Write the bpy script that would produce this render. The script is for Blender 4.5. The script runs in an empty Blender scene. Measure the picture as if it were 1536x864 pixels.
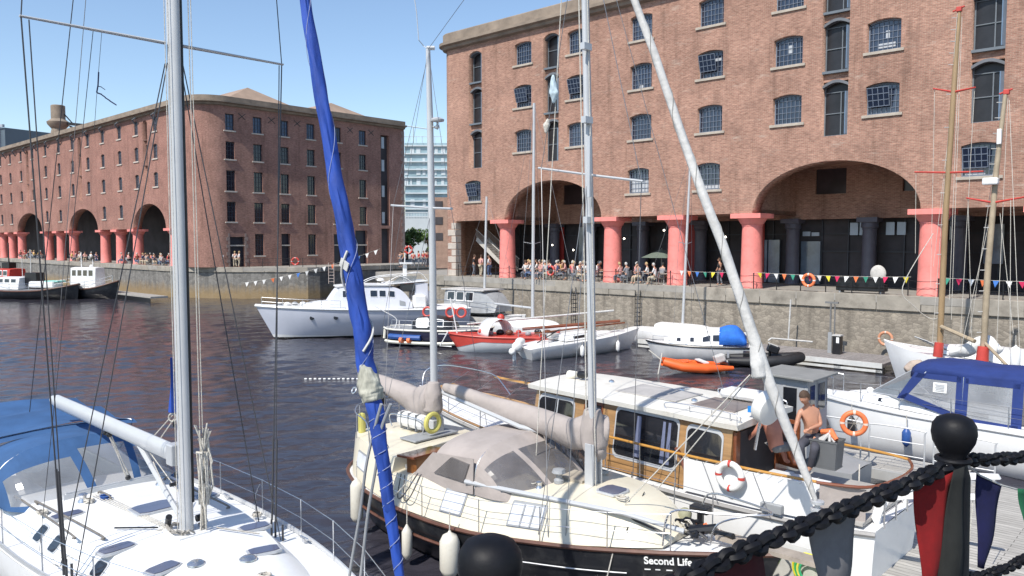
import bpy, math, random
from mathutils import Vector, Matrix
random.seed(7)
SC = bpy.context.scene
COL = SC.collection
# ---------------------------------------------------------------- camera, sky, sun, exposure
PITCH = math.atan(70 / 1170.0)
EYE = Vector((0, 0, 6.4))
cam = bpy.data.cameras.new('camera')
cam.sensor_width = 36.0
cam.lens = 36.0 * 1170.0 / 1536.0
cam.clip_start = 0.05
cam.clip_end = 4000
cam_o = bpy.data.objects.new('camera', cam)
COL.objects.link(cam_o)
cam_o.location = EYE
cam_o.rotation_euler = (math.pi / 2 - PITCH, 0, 0)
SC.camera = cam_o
SC.view_settings.view_transform = 'Standard'
SC.view_settings.look = 'None'
SC.view_settings.gamma = 1
SC.view_settings.exposure = 0.33
SUN_H = Vector((-0.60, -0.80, 0)).normalized()
SUN_EL = math.radians(50)
world = bpy.data.worlds.new('World')
SC.world = world
world.use_nodes = True
nt = world.node_tree
bg = nt.nodes['Background']
sky = nt.nodes.new('ShaderNodeTexSky')
sky.sky_type = 'NISHITA'
sky.sun_disc = False
sky.sun_elevation = SUN_EL
sky.sun_rotation = math.atan2(SUN_H.x, SUN_H.y)
sky.air_density = 1.0
sky.dust_density = 0.35
sky.ozone_density = 2.0
nt.links.new(sky.outputs[0], bg.inputs[0])
bg.inputs[1].default_value = 0.145
sun = bpy.data.lights.new('sun', 'SUN')
sun.energy = 4.2
sun.angle = math.radians(0.5)
sun.color = (1.0, 0.95, 0.87)
sun_o = bpy.data.objects.new('sun', sun)
COL.objects.link(sun_o)
sun_dir = Vector((SUN_H.x * math.cos(SUN_EL), SUN_H.y * math.cos(SUN_EL), math.sin(SUN_EL)))
sun_o.rotation_euler = (-sun_dir).to_track_quat('-Z', 'Y').to_euler()
sun_o.location = (0, 0, 60)

# ---------------------------------------------------------------- helpers
F_ = Vector((0, math.cos(PITCH), -math.sin(PITCH)))
U_ = Vector((0, math.sin(PITCH), math.cos(PITCH)))
def ray(x, y):
    return F_ + Vector((1, 0, 0)) * ((x - 768) / 1170.0) - U_ * ((y - 432) / 1170.0)
def at_z(x, y, z):
    r = ray(x, y); return EYE + r * ((z - EYE.z) / r.z)
def at_d(x, y, d):
    r = ray(x, y); return EYE + r * (d / r.y)

def empty(name, label, cat, loc=(0, 0, 0), rz=0, group=None):
    o = bpy.data.objects.new(name, None)
    o.empty_display_size = 0.3
    COL.objects.link(o)
    o.location = loc
    o.rotation_euler = (0, 0, math.radians(rz))
    o['label'] = label; o['category'] = cat
    if group: o['group'] = group
    return o
def tag(o, label=None, cat=None, group=None, kind=None):
    if label: o['label'] = label
    if cat: o['category'] = cat
    if group: o['group'] = group
    if kind: o['kind'] = kind
    return o
def copy_tree(o, parent=None):
    c = o.copy(); COL.objects.link(c)
    if parent is not None: c.parent = parent
    for ch in [x for x in KIDS.get(o.name, [])]:
        k = copy_tree(ch, c)
        KIDS.setdefault(c.name, []).append(k)
    return c
KIDS = {}
def child(o, parent):
    o.parent = parent
    KIDS.setdefault(parent.name, []).append(o)
def wrot(o):
    return Matrix.Translation(Vector(o.location)) @ Matrix.Rotation(o.rotation_euler[2], 4, 'Z')
def root_of(o):
    while o.parent: o = o.parent
    return o

class MB:
    def __init__(s): s.v = []; s.f = []; s.mi = []; s.cur = 0
    def add(s, vs, fs):
        b = len(s.v)
        s.v += [Vector(p) for p in vs]
        s.f += [tuple(i + b for i in f) for f in fs]
        s.mi += [s.cur] * len(fs)
        return s
    def b2(s, x0, x1, y0, y1, z0, z1):
        vs = [(x, y, z) for x in (x0, x1) for y in (y0, y1) for z in (z0, z1)]
        return s.add(vs, [(0, 1, 3, 2), (4, 6, 7, 5), (0, 4, 5, 1), (2, 3, 7, 6), (0, 2, 6, 4), (1, 5, 7, 3)])
    def box(s, c, d, M=None):
        vs = [Vector((x * d[0] / 2, y * d[1] / 2, z * d[2] / 2)) for x in (-1, 1) for y in (-1, 1) for z in (-1, 1)]
        if M is not None: vs = [M @ v for v in vs]
        vs = [v + Vector(c) for v in vs]
        return s.add(vs, [(0, 1, 3, 2), (4, 6, 7, 5), (0, 4, 5, 1), (2, 3, 7, 6), (0, 2, 6, 4), (1, 5, 7, 3)])
    def tube(s, pts, r, n=6, sy=1.0, cap=True):
        pts = [Vector(p) for p in pts]
        if not hasattr(r, '__len__'): r = [r] * len(pts)
        rings = []
        up = Vector((0, 0, 1))
        prev = None
        for i, p in enumerate(pts):
            a = pts[max(0, i - 1)]; b = pts[min(len(pts) - 1, i + 1)]
            t = (b - a)
            if t.length < 1e-9: t = Vector((0, 0, 1))
            t.normalize()
            if prev is None:
                q = up if abs(t.dot(up)) < 0.95 else Vector((1, 0, 0))
                e1 = t.cross(q).normalized()
            else:
                e1 = (prev - t * prev.dot(t))
                if e1.length < 1e-6: e1 = t.orthogonal()
                e1.normalize()
            prev = e1
            e2 = t.cross(e1)
            rings.append([p + (e1 * math.cos(2 * math.pi * k / n) + e2 * math.sin(2 * math.pi * k / n) * sy) * r[i] for k in range(n)])
        return s.loft(rings, cap=cap)
    def loft(s, rings, closed=True, cap=True, loop=False):
        n = len(rings[0]); vs = [p for rg in rings for p in rg]; fs = []
        m = len(rings)
        for i in range(m if loop else m - 1):
            j = (i + 1) % m
            for k in range(n if closed else n - 1):
                l = (k + 1) % n
                fs.append((i * n + k, i * n + l, j * n + l, j * n + k))
        if cap and closed and not loop:
            fs.append(tuple(range(n - 1, -1, -1))); fs.append(tuple((m - 1) * n + k for k in range(n)))
        return s.add(vs, fs)
    def lathe(s, prof, c=(0, 0, 0), n=16, M=None, cap=True):
        rings = []
        for r, z in prof:
            rg = [Vector((r * math.cos(2 * math.pi * k / n), r * math.sin(2 * math.pi * k / n), z)) for k in range(n)]
            if M is not None: rg = [M @ q for q in rg]
            rings.append([q + Vector(c) for q in rg])
        return s.loft(rings, cap=cap)
    def ball(s, c, r, n=10, m=6, sc=(1, 1, 1)):
        prof = [(math.sin(math.pi * i / m) * 1.0 + (1e-3 if i in (0, m) else 0), -math.cos(math.pi * i / m)) for i in range(m + 1)]
        rings = [[Vector((c[0] + r * sc[0] * a * math.cos(2 * math.pi * k / n), c[1] + r * sc[1] * a * math.sin(2 * math.pi * k / n), c[2] + r * sc[2] * z)) for k in range(n)] for a, z in prof]
        return s.loft(rings)
    def torus(s, c, R, r, M=None, n=20, m=8):
        rings = []
        for i in range(n):
            a = 2 * math.pi * i / n
            rg = []
            for k in range(m):
                b = 2 * math.pi * k / m
                q = Vector(((R + r * math.cos(b)) * math.cos(a), (R + r * math.cos(b)) * math.sin(a), r * math.sin(b)))
                if M is not None: q = M @ q
                rg.append(q + Vector(c))
            rings.append(rg)
        return s.loft(rings, loop=True)
    def poly(s, pts):
        return s.add(pts, [tuple(range(len(pts)))])
    def slab(s, pts, n):
        """polygon pts given thickness vector n"""
        pts = [Vector(p) for p in pts]; n = Vector(n); k = len(pts)
        fs = [tuple(range(k - 1, -1, -1)), tuple(range(k, 2 * k))] + [(i, (i + 1) % k, (i + 1) % k + k, i + k) for i in range(k)]
        return s.add(pts + [p + n for p in pts], fs)
    def build(s, name, mats, parent=None, smooth=False, world=False, bevel=0, label=None, sub=0):
        me = bpy.data.meshes.new(name)
        vs = s.v
        if world and parent is not None:
            inv = wrot(root_of(parent)).inverted()
            vs = [inv @ v for v in vs]
        me.from_pydata([tuple(v) for v in vs], [], s.f)
        if not isinstance(mats, (list, tuple)): mats = [mats]
        for m in mats: me.materials.append(m)
        if len(mats) > 1:
            me.polygons.foreach_set('material_index', s.mi)
        import bmesh
        bm = bmesh.new(); bm.from_mesh(me)
        bmesh.ops.recalc_face_normals(bm, faces=bm.faces)
        bm.to_mesh(me); bm.free()
        if smooth:
            me.polygons.foreach_set('use_smooth', [True] * len(me.polygons))
            if smooth != 2:
                try: me.set_sharp_from_angle(angle=math.radians(smooth if smooth > 3 else 38))
                except Exception: pass
        o = bpy.data.objects.new(name, me)
        COL.objects.link(o)
        if parent is not None: child(o, parent)
        if sub:
            md = o.modifiers.new('smooth', 'SUBSURF'); md.levels = sub; md.render_levels = sub
        if bevel:
            md = o.modifiers.new('bevel', 'BEVEL'); md.width = bevel; md.segments = 2; md.limit_method = 'ANGLE'
        if label: o['label'] = label
        return o

def RX(a): return Matrix.Rotation(math.radians(a), 3, 'X')
def RY(a): return Matrix.Rotation(math.radians(a), 3, 'Y')
def RZ(a): return Matrix.Rotation(math.radians(a), 3, 'Z')

def catenary(a, b, sag, n=10):
    a = Vector(a); b = Vector(b)
    return [a.lerp(b, i / n) - Vector((0, 0, sag * 4 * (i / n) * (1 - i / n))) for i in range(n + 1)]

# ---------------------------------------------------------------- materials
MATS = {}
def mat(name, col, rough=0.5, var=0.12, scale=3.0, bump=0.0, bscale=None, metal=0.0, spec=0.5, dirt=None, dscale=1.0, damt=0.35, stretch=None, alpha=None, emit=None, coat=0):
    if name in MATS: return MATS[name]
    m = bpy.data.materials.new(name); m.use_nodes = True
    t = m.node_tree; N = t.nodes; L = t.links
    b = N['Principled BSDF']
    b.inputs['Roughness'].default_value = rough
    b.inputs['Metallic'].default_value = metal
    b.inputs['Specular IOR Level'].default_value = spec
    if coat: b.inputs['Coat Weight'].default_value = coat
    tc = N.new('ShaderNodeTexCoord')
    src = tc.outputs['Object']
    if stretch:
        mp = N.new('ShaderNodeMapping'); mp.inputs['Scale'].default_value = stretch
        L.new(src, mp.inputs[0]); src = mp.outputs[0]
    nz = N.new('ShaderNodeTexNoise'); nz.inputs['Scale'].default_value = scale; nz.inputs['Detail'].default_value = 6; nz.inputs['Roughness'].default_value = 0.6
    L.new(src, nz.inputs['Vector'])
    cr = N.new('ShaderNodeValToRGB')
    cr.color_ramp.elements[0].position = 0.3; cr.color_ramp.elements[1].position = 0.7
    cr.color_ramp.elements[0].color = [max(0, c * (1 - var)) for c in col] + [1]
    cr.color_ramp.elements[1].color = [min(1, c * (1 + var)) for c in col] + [1]
    L.new(nz.outputs['Fac'], cr.inputs[0])
    out = cr.outputs[0]
    if dirt:
        n2 = N.new('ShaderNodeTexNoise'); n2.inputs['Scale'].default_value = dscale; n2.inputs['Detail'].default_value = 8; n2.inputs['Roughness'].default_value = 0.7
        L.new(tc.outputs['Object'], n2.inputs['Vector'])
        c2 = N.new('ShaderNodeValToRGB'); c2.color_ramp.elements[0].position = 0.5; c2.color_ramp.elements[1].position = 0.72
        c2.color_ramp.elements[1].color = (damt, damt, damt, 1); c2.color_ramp.elements[0].color = (0, 0, 0, 1)
        L.new(n2.outputs['Fac'], c2.inputs[0])
        mx = N.new('ShaderNodeMix'); mx.data_type = 'RGBA'
        L.new(c2.outputs[0], mx.inputs[0]); L.new(out, mx.inputs[6]); mx.inputs[7].default_value = list(dirt) + [1]
        out = mx.outputs[2]
    L.new(out, b.inputs['Base Color'])
    if bump:
        n3 = N.new('ShaderNodeTexNoise'); n3.inputs['Scale'].default_value = bscale or scale * 6; n3.inputs['Detail'].default_value = 4
        L.new(src, n3.inputs['Vector'])
        bp = N.new('ShaderNodeBump'); bp.inputs['Strength'].default_value = bump; bp.inputs['Distance'].default_value = 0.02
        L.new(n3.outputs['Fac'], bp.inputs['Height']); L.new(bp.outputs[0], b.inputs['Normal'])
    if alpha is not None: b.inputs['Alpha'].default_value = alpha
    if emit:
        b.inputs['Emission Color'].default_value = list(col) + [1]; b.inputs['Emission Strength'].default_value = emit
    MATS[name] = m
    return m

def brick_mat(name, c1, c2, mortar, pale=(0.42, 0.33, 0.27), pale_amt=0.5, big=0.18, soot=None):
    m = bpy.data.materials.new(name); m.use_nodes = True
    t = m.node_tree; N = t.nodes; L = t.links
    b = N['Principled BSDF']; b.inputs['Roughness'].default_value = 0.9; b.inputs['Specular IOR Level'].default_value = 0.2
    tc = N.new('ShaderNodeTexCoord'); sp = N.new('ShaderNodeSeparateXYZ'); L.new(tc.outputs['Object'], sp.inputs[0])
    ad = N.new('ShaderNodeMath'); ad.operation = 'ADD'; L.new(sp.outputs[0], ad.inputs[0]); L.new(sp.outputs[1], ad.inputs[1])
    cb = N.new('ShaderNodeCombineXYZ'); L.new(ad.outputs[0], cb.inputs[0]); L.new(sp.outputs[2], cb.inputs[1])
    br = N.new('ShaderNodeTexBrick')
    br.inputs['Scale'].default_value = 1; br.inputs['Brick Width'].default_value = 0.24; br.inputs['Row Height'].default_value = 0.085
    br.inputs['Mortar Size'].default_value = 0.007; br.inputs['Mortar Smooth'].default_value = 0.3
    br.inputs['Color1'].default_value = list(c1) + [1]; br.inputs['Color2'].default_value = list(c2) + [1]; br.inputs['Mortar'].default_value = list(mortar) + [1]
    L.new(cb.outputs[0], br.inputs['Vector'])
    # per-area noise at brick scale
    mp = N.new('ShaderNodeMapping'); mp.inputs['Scale'].default_value = (3.2, 12, 1); L.new(cb.outputs[0], mp.inputs[0])
    n1 = N.new('ShaderNodeTexNoise'); n1.inputs['Scale'].default_value = 1.0; n1.inputs['Detail'].default_value = 3; L.new(mp.outputs[0], n1.inputs['Vector'])
    h1 = N.new('ShaderNodeMapRange'); h1.inputs[1].default_value = 0.25; h1.inputs[2].default_value = 0.75; h1.inputs[3].default_value = 0.72; h1.inputs[4].default_value = 1.28
    L.new(n1.outputs['Fac'], h1.inputs[0])
    n2 = N.new('ShaderNodeTexNoise'); n2.inputs['Scale'].default_value = 0.32; n2.inputs['Detail'].default_value = 5; L.new(cb.outputs[0], n2.inputs['Vector'])
    h2 = N.new('ShaderNodeMapRange'); h2.inputs[1].default_value = 0.3; h2.inputs[2].default_value = 0.7; h2.inputs[3].default_value = 1 - big; h2.inputs[4].default_value = 1 + big
    L.new(n2.outputs['Fac'], h2.inputs[0])
    mu = N.new('ShaderNodeMath'); mu.operation = 'MULTIPLY'; L.new(h1.outputs[0], mu.inputs[0]); L.new(h2.outputs[0], mu.inputs[1])
    vm = N.new('ShaderNodeVectorMath'); vm.operation = 'SCALE'; L.new(br.outputs['Color'], vm.inputs[0]); L.new(mu.outputs[0], vm.inputs['Scale'])
    # pale efflorescence, ragged courses
    mp2 = N.new('ShaderNodeMapping'); mp2.inputs['Scale'].default_value = (0.45, 1.7, 1); L.new(cb.outputs[0], mp2.inputs[0])
    n3 = N.new('ShaderNodeTexNoise'); n3.inputs['Scale'].default_value = 1.0; n3.inputs['Detail'].default_value = 10; n3.inputs['Roughness'].default_value = 0.78; L.new(mp2.outputs[0], n3.inputs['Vector'])
    r3 = N.new('ShaderNodeMapRange'); r3.inputs[1].default_value = 0.575; r3.inputs[2].default_value = 0.68; r3.inputs[4].default_value = pale_amt
    L.new(n3.outputs['Fac'], r3.inputs[0])
    mx = N.new('ShaderNodeMix'); mx.data_type = 'RGBA'; L.new(r3.outputs[0], mx.inputs[0]); L.new(vm.outputs[0], mx.inputs[6]); mx.inputs[7].default_value = list(pale) + [1]
    out = mx.outputs[2]
    mps = N.new('ShaderNodeMapping'); mps.inputs['Scale'].default_value = (1.1, 0.09, 1); L.new(cb.outputs[0], mps.inputs[0])
    ns = N.new('ShaderNodeTexNoise'); ns.inputs['Scale'].default_value = 1.3; ns.inputs['Detail'].default_value = 6; ns.inputs['Roughness'].default_value = 0.65; L.new(mps.outputs[0], ns.inputs['Vector'])
    rs = N.new('ShaderNodeMapRange'); rs.inputs[1].default_value = 0.52; rs.inputs[2].default_value = 0.75; rs.inputs[3].default_value = 1.0; rs.inputs[4].default_value = 0.62; L.new(ns.outputs['Fac'], rs.inputs[0])
    vs = N.new('ShaderNodeVectorMath'); vs.operation = 'SCALE'; L.new(out, vs.inputs[0]); L.new(rs.outputs[0], vs.inputs['Scale']); out = vs.outputs[0]
    if soot:
        n4 = N.new('ShaderNodeTexNoise'); n4.inputs['Scale'].default_value = 0.7; n4.inputs['Detail'].default_value = 8; n4.inputs['Roughness'].default_value = 0.7; L.new(cb.outputs[0], n4.inputs['Vector'])
        r4 = N.new('ShaderNodeMapRange'); r4.inputs[1].default_value = 0.50; r4.inputs[2].default_value = 0.70; r4.inputs[4].default_value = 0.5
        L.new(n4.outputs['Fac'], r4.inputs[0])
        m4 = N.new('ShaderNodeMix'); m4.data_type = 'RGBA'; L.new(r4.outputs[0], m4.inputs[0]); L.new(out, m4.inputs[6]); m4.inputs[7].default_value = list(soot) + [1]
        out = m4.outputs[2]
    L.new(out, b.inputs['Base Color'])
    bp = N.new('ShaderNodeBump'); bp.inputs['Strength'].default_value = 0.6; bp.inputs['Distance'].default_value = 0.012
    L.new(br.outputs['Fac'], bp.inputs['Height']); bp.invert = True; L.new(bp.outputs[0], b.inputs['Normal'])
    MATS[name] = m
    return m

def rubble_mat(name, base, dark, pale, cell=1.6, tide=None, wallz=None):
    """irregular masonry: voronoi cells with dark joints, blotches, tide stain near the water"""
    m = bpy.data.materials.new(name); m.use_nodes = True
    t = m.node_tree; N = t.nodes; L = t.links
    b = N['Principled BSDF']; b.inputs['Roughness'].default_value = 0.92; b.inputs['Specular IOR Level'].default_value = 0.2
    tc = N.new('ShaderNodeTexCoord'); sp = N.new('ShaderNodeSeparateXYZ'); L.new(tc.outputs['Object'], sp.inputs[0])
    ad = N.new('ShaderNodeMath'); ad.operation = 'ADD'; L.new(sp.outputs[0], ad.inputs[0]); L.new(sp.outputs[1], ad.inputs[1])
    cb = N.new('ShaderNodeCombineXYZ'); L.new(ad.outputs[0], cb.inputs[0]); L.new(sp.outputs[2], cb.inputs[1])
    nw = N.new('ShaderNodeTexNoise'); nw.inputs['Scale'].default_value = 1.5; nw.inputs['Detail'].default_value = 3; L.new(cb.outputs[0], nw.inputs['Vector'])
    va = N.new('ShaderNodeMix'); va.data_type = 'RGBA'; va.inputs[0].default_value = 0.12; L.new(cb.outputs[0], va.inputs[6]); L.new(nw.outputs['Color'], va.inputs[7])
    mp = N.new('ShaderNodeMapping'); mp.inputs['Scale'].default_value = (cell, cell * 1.7, 1); L.new(va.outputs[2], mp.inputs[0])
    vo = N.new('ShaderNodeTexVoronoi'); vo.voronoi_dimensions = '2D'; vo.inputs['Scale'].default_value = 1.4; L.new(mp.outputs[0], vo.inputs['Vector'])
    vd = N.new('ShaderNodeTexVoronoi'); vd.voronoi_dimensions = '2D'; vd.feature = 'DISTANCE_TO_EDGE'; vd.inputs['Scale'].default_value = 1.4; L.new(mp.outputs[0], vd.inputs['Vector'])
    s2 = N.new('ShaderNodeSeparateXYZ'); L.new(vo.outputs['Color'], s2.inputs[0])
    cr = N.new('ShaderNodeValToRGB'); cr.color_ramp.elements[0].color = [c * 0.78 for c in base] + [1]; cr.color_ramp.elements[1].color = [c * 1.2 for c in base] + [1]
    L.new(s2.outputs[0], cr.inputs[0])
    n1 = N.new('ShaderNodeTexNoise'); n1.inputs['Scale'].default_value = 0.9; n1.inputs['Detail'].default_value = 9; n1.inputs['Roughness'].default_value = 0.72; L.new(cb.outputs[0], n1.inputs['Vector'])
    r1 = N.new('ShaderNodeMapRange'); r1.inputs[1].default_value = 0.5; r1.inputs[2].default_value = 0.72; r1.inputs[4].default_value = 0.75; L.new(n1.outputs['Fac'], r1.inputs[0])
    mx = N.new('ShaderNodeMix'); mx.data_type = 'RGBA'; L.new(r1.outputs[0], mx.inputs[0]); L.new(cr.outputs[0], mx.inputs[6]); mx.inputs[7].default_value = list(pale) + [1]
    # vertical streaks
    mp3 = N.new('ShaderNodeMapping'); mp3.inputs['Scale'].default_value = (1.3, 0.12, 1); L.new(cb.outputs[0], mp3.inputs[0])
    n3 = N.new('ShaderNodeTexNoise'); n3.inputs['Scale'].default_value = 1.6; n3.inputs['Detail'].default_value = 6; L.new(mp3.outputs[0], n3.inputs['Vector'])
    r3 = N.new('ShaderNodeMapRange'); r3.inputs[1].default_value = 0.5; r3.inputs[2].default_value = 0.7; r3.inputs[4].default_value = 0.6; L.new(n3.outputs['Fac'], r3.inputs[0])
    m3 = N.new('ShaderNodeMix'); m3.data_type = 'RGBA'; L.new(r3.outputs[0], m3.inputs[0]); L.new(mx.outputs[2], m3.inputs[6]); m3.inputs[7].default_value = [c for c in dark] + [1]
    re = N.new('ShaderNodeMapRange'); re.inputs[1].default_value = 0.0; re.inputs[2].default_value = 0.06; re.inputs[3].default_value = 0.5; re.inputs[4].default_value = 0.0; L.new(vd.outputs['Distance'], re.inputs[0])
    m4 = N.new('ShaderNodeMix'); m4.data_type = 'RGBA'; L.new(re.outputs[0], m4.inputs[0]); L.new(m3.outputs[2], m4.inputs[6]); m4.inputs[7].default_value = [c * 0.55 for c in dark] + [1]
    out = m4.outputs[2]
    if tide:
        nt_ = N.new('ShaderNodeMath'); nt_.operation = 'MULTIPLY_ADD'; L.new(n3.outputs['Fac'], nt_.inputs[0]); nt_.inputs[1].default_value = 1.6; L.new(sp.outputs[2], nt_.inputs[2])
        rt = N.new('ShaderNodeMapRange'); rt.inputs[1].default_value = 2.5; rt.inputs[2].default_value = 1.3; rt.inputs[4].default_value = 0.75; L.new(nt_.outputs[0], rt.inputs[0])
        m5 = N.new('ShaderNodeMix'); m5.data_type = 'RGBA'; L.new(rt.outputs[0], m5.inputs[0]); L.new(out, m5.inputs[6]); m5.inputs[7].default_value = list(tide) + [1]
        out = m5.outputs[2]
    L.new(out, b.inputs['Base Color'])
    bp = N.new('ShaderNodeBump'); bp.inputs['Strength'].default_value = 0.6; bp.inputs['Distance'].default_value = 0.025
    L.new(vd.outputs['Distance'], bp.inputs['Height']); L.new(bp.outputs[0], b.inputs['Normal'])
    MATS[name] = m
    return m

BRICK = brick_mat('brick_right', (0.395, 0.222, 0.165), (0.30, 0.162, 0.12), (0.45, 0.36, 0.28), pale=(0.50, 0.41, 0.34), pale_amt=0.7, soot=(0.19, 0.115, 0.09))
BRICKL = brick_mat('brick_left', (0.355, 0.178, 0.142), (0.27, 0.135, 0.108), (0.38, 0.28, 0.22), pale=(0.40, 0.29, 0.24), pale_amt=0.35, soot=(0.18, 0.10, 0.08))
STONE = mat('cornice_stone', (0.25, 0.20, 0.155), 0.9, 0.25, 0.9, 0.4, 8, dirt=(0.11, 0.09, 0.075), dscale=0.6, damt=0.6)
SILL = mat('sill_stone', (0.40, 0.35, 0.29), 0.85, 0.18, 2.5)
COPING = mat('coping_stone', (0.31, 0.28, 0.235), 0.92, 0.3, 0.7, 0.4, 7, dirt=(0.12, 0.105, 0.085), dscale=0.9, damt=0.7)
PAVE = mat('paving', (0.30, 0.28, 0.25), 0.9, 0.2, 1.5)
CORAL = mat('coral_paint', (0.80, 0.25, 0.215), 0.5, 0.08, 1.6, 0.15, 14, dirt=(0.50, 0.17, 0.14), dscale=2.2, damt=0.7)
DARKCOL = mat('dark_iron_column', (0.10, 0.10, 0.13), 0.5, 0.15, 2)

GLASSL = mat('window_glass_dark', (0.012, 0.016, 0.03), 0.08, 0.5, 0.7, spec=0.7)
def glass_var(name, c0, c1, rough=.06):
    m = mat(name, c0, rough, 0.5, 0.7, spec=1.0, bump=0.2, bscale=1.0); t = m.node_tree; N = t.nodes; L = t.links; b = N['Principled BSDF']
    oi = N.new('ShaderNodeObjectInfo'); rp = N.new('ShaderNodeValToRGB'); rp.color_ramp.elements[0].color = list(c0) + [1]; rp.color_ramp.elements[1].color = list(c1) + [1]; rp.color_ramp.elements[0].position = .35
    L.new(oi.outputs['Random'], rp.inputs[0]); src = b.inputs['Base Color'].links[0].from_socket; mx = N.new('ShaderNodeMix'); mx.data_type = 'RGBA'; mx.inputs[0].default_value = .65; L.new(src, mx.inputs[6]); L.new(rp.outputs[0], mx.inputs[7]); L.new(mx.outputs[2], b.inputs['Base Color']); return m
FRAMEB = mat('window_iron', (0.15, 0.18, 0.23), 0.5, 0.15, 4)
GLASSB = glass_var('window_glass', (0.010, 0.016, 0.035), (0.055, 0.07, 0.11))
FRAMED = mat('window_iron_dark', (0.05, 0.055, 0.07), 0.5, 0.15, 4)
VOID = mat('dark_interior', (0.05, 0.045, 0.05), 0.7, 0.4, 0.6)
BLACK = mat('black_paint', (0.012, 0.012, 0.014), 0.35, 0.3, 3)
ROOFM = mat('roof_slate', (0.33, 0.235, 0.17), 0.7, 0.15, 0.6, 0.3, 4)
LEAD = mat('grey_lead', (0.13, 0.14, 0.155), 0.6, 0.15, 1)
QUAYW = rubble_mat('quay_rubble', (0.28, 0.245, 0.20), (0.135, 0.118, 0.098), (0.40, 0.355, 0.285), cell=3.0)
QUAYL = rubble_mat('quay_ashlar', (0.20, 0.19, 0.175), (0.095, 0.09, 0.08), (0.30, 0.28, 0.25), cell=1.5, tide=(0.30, 0.205, 0.095))

def holed_wall(name, outer, holes, thick, m, parent, front=0.0, swap=None):
    """polygon with holes in the X-Z plane, front face at y=front, thickness towards +y"""
    cu = bpy.data.curves.new(name, 'CURVE'); cu.dimensions = '2D'; cu.fill_mode = 'BOTH'; cu.extrude = thick / 2
    for pl in [outer] + holes:
        sp = cu.splines.new('POLY'); sp.points.add(len(pl) - 1); sp.use_cyclic_u = True
        for i, (a, b) in enumerate(pl): sp.points[i].co = (a, b, 0, 1)
    tmp = bpy.data.objects.new('tmp', cu); COL.objects.link(tmp)
    dg = bpy.context.evaluated_depsgraph_get()
    me = bpy.data.meshes.new_from_object(tmp.evaluated_get(dg))
    bpy.data.objects.remove(tmp); bpy.data.curves.remove(cu)
    for v in me.vertices:
        a, b, c = v.co
        q = Vector((a, front + thick / 2 - c, b))
        if swap is not None: q = swap(q)
        v.co = q
    me.name = name
    me.materials.clear(); me.materials.append(m)
    import bmesh
    bm = bmesh.new(); bm.from_mesh(me); bmesh.ops.remove_doubles(bm, verts=bm.verts, dist=1e-5); bmesh.ops.recalc_face_normals(bm, faces=bm.faces); bm.to_mesh(me); bm.free()
    o = bpy.data.objects.new(name, me); COL.objects.link(o); child(o, parent)
    return o

def seg_top(x, w, z0, z1, rise=0.22, n=8):
    """window outline: rectangle with a segmental head"""
    p = [(x - w / 2, z0), (x + w / 2, z0)]
    for i in range(n + 1):
        t = i / n
        p.append((x + w / 2 - w * t, z1 - rise + rise * math.sin(math.pi * t) ** 0.8 if 0 < t < 1 else z1 - rise))
    return p
def rect(x0, x1, z0, z1): return [(x0, z0), (x1, z0), (x1, z1), (x0, z1)]

# ---------------------------------------------------------------- water and land
def water_mat():
    m = bpy.data.materials.new('dock_water'); m.use_nodes = True
    t = m.node_tree; N = t.nodes; L = t.links
    b = N['Principled BSDF']
    b.inputs['Base Color'].default_value = (0.042, 0.040, 0.052, 1); b.inputs['Roughness'].default_value = 0.09
    b.inputs['IOR'].default_value = 1.33; b.inputs['Specular IOR Level'].default_value = 1.0
    tc = N.new('ShaderNodeTexCoord')
    mp = N.new('ShaderNodeMapping'); mp.inputs['Rotation'].default_value = (0, 0, math.radians(24)); mp.inputs['Scale'].default_value = (0.55, 1.6, 1)
    L.new(tc.outputs['Object'], mp.inputs[0])
    n1 = N.new('ShaderNodeTexNoise'); n1.inputs['Scale'].default_value = 5.0; n1.inputs['Detail'].default_value = 5; n1.inputs['Roughness'].default_value = 0.55; n1.inputs['Distortion'].default_value = 0.6
    L.new(mp.outputs[0], n1.inputs['Vector'])
    n2 = N.new('ShaderNodeTexNoise'); n2.inputs['Scale'].default_value = 0.35; n2.inputs['Detail'].default_value = 3
    L.new(tc.outputs['Object'], n2.inputs['Vector'])
    r2 = N.new('ShaderNodeMapRange'); r2.inputs[1].default_value = 0.35; r2.inputs[2].default_value = 0.7; r2.inputs[3].default_value = 0.55; r2.inputs[4].default_value = 1.0
    L.new(n2.outputs['Fac'], r2.inputs[0])
    mu = N.new('ShaderNodeMath'); mu.operation = 'MULTIPLY'; L.new(n1.outputs['Fac'], mu.inputs[0]); L.new(r2.outputs[0], mu.inputs[1])
    bp = N.new('ShaderNodeBump'); bp.inputs['Strength'].default_value = 1.0; bp.inputs['Distance'].default_value = 0.022
    L.new(mu.outputs[0], bp.inputs['Height']); L.new(bp.outputs[0], b.inputs['Normal'])
    return m
WATER = water_mat()
w = MB(); w.poly([(-400, -30, -.16), (300, -30, -.16), (300, 500, -.16), (-400, 500, -.16)])
tag(w.build('dock_water', WATER), kind='structure')
import numpy as np
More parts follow.
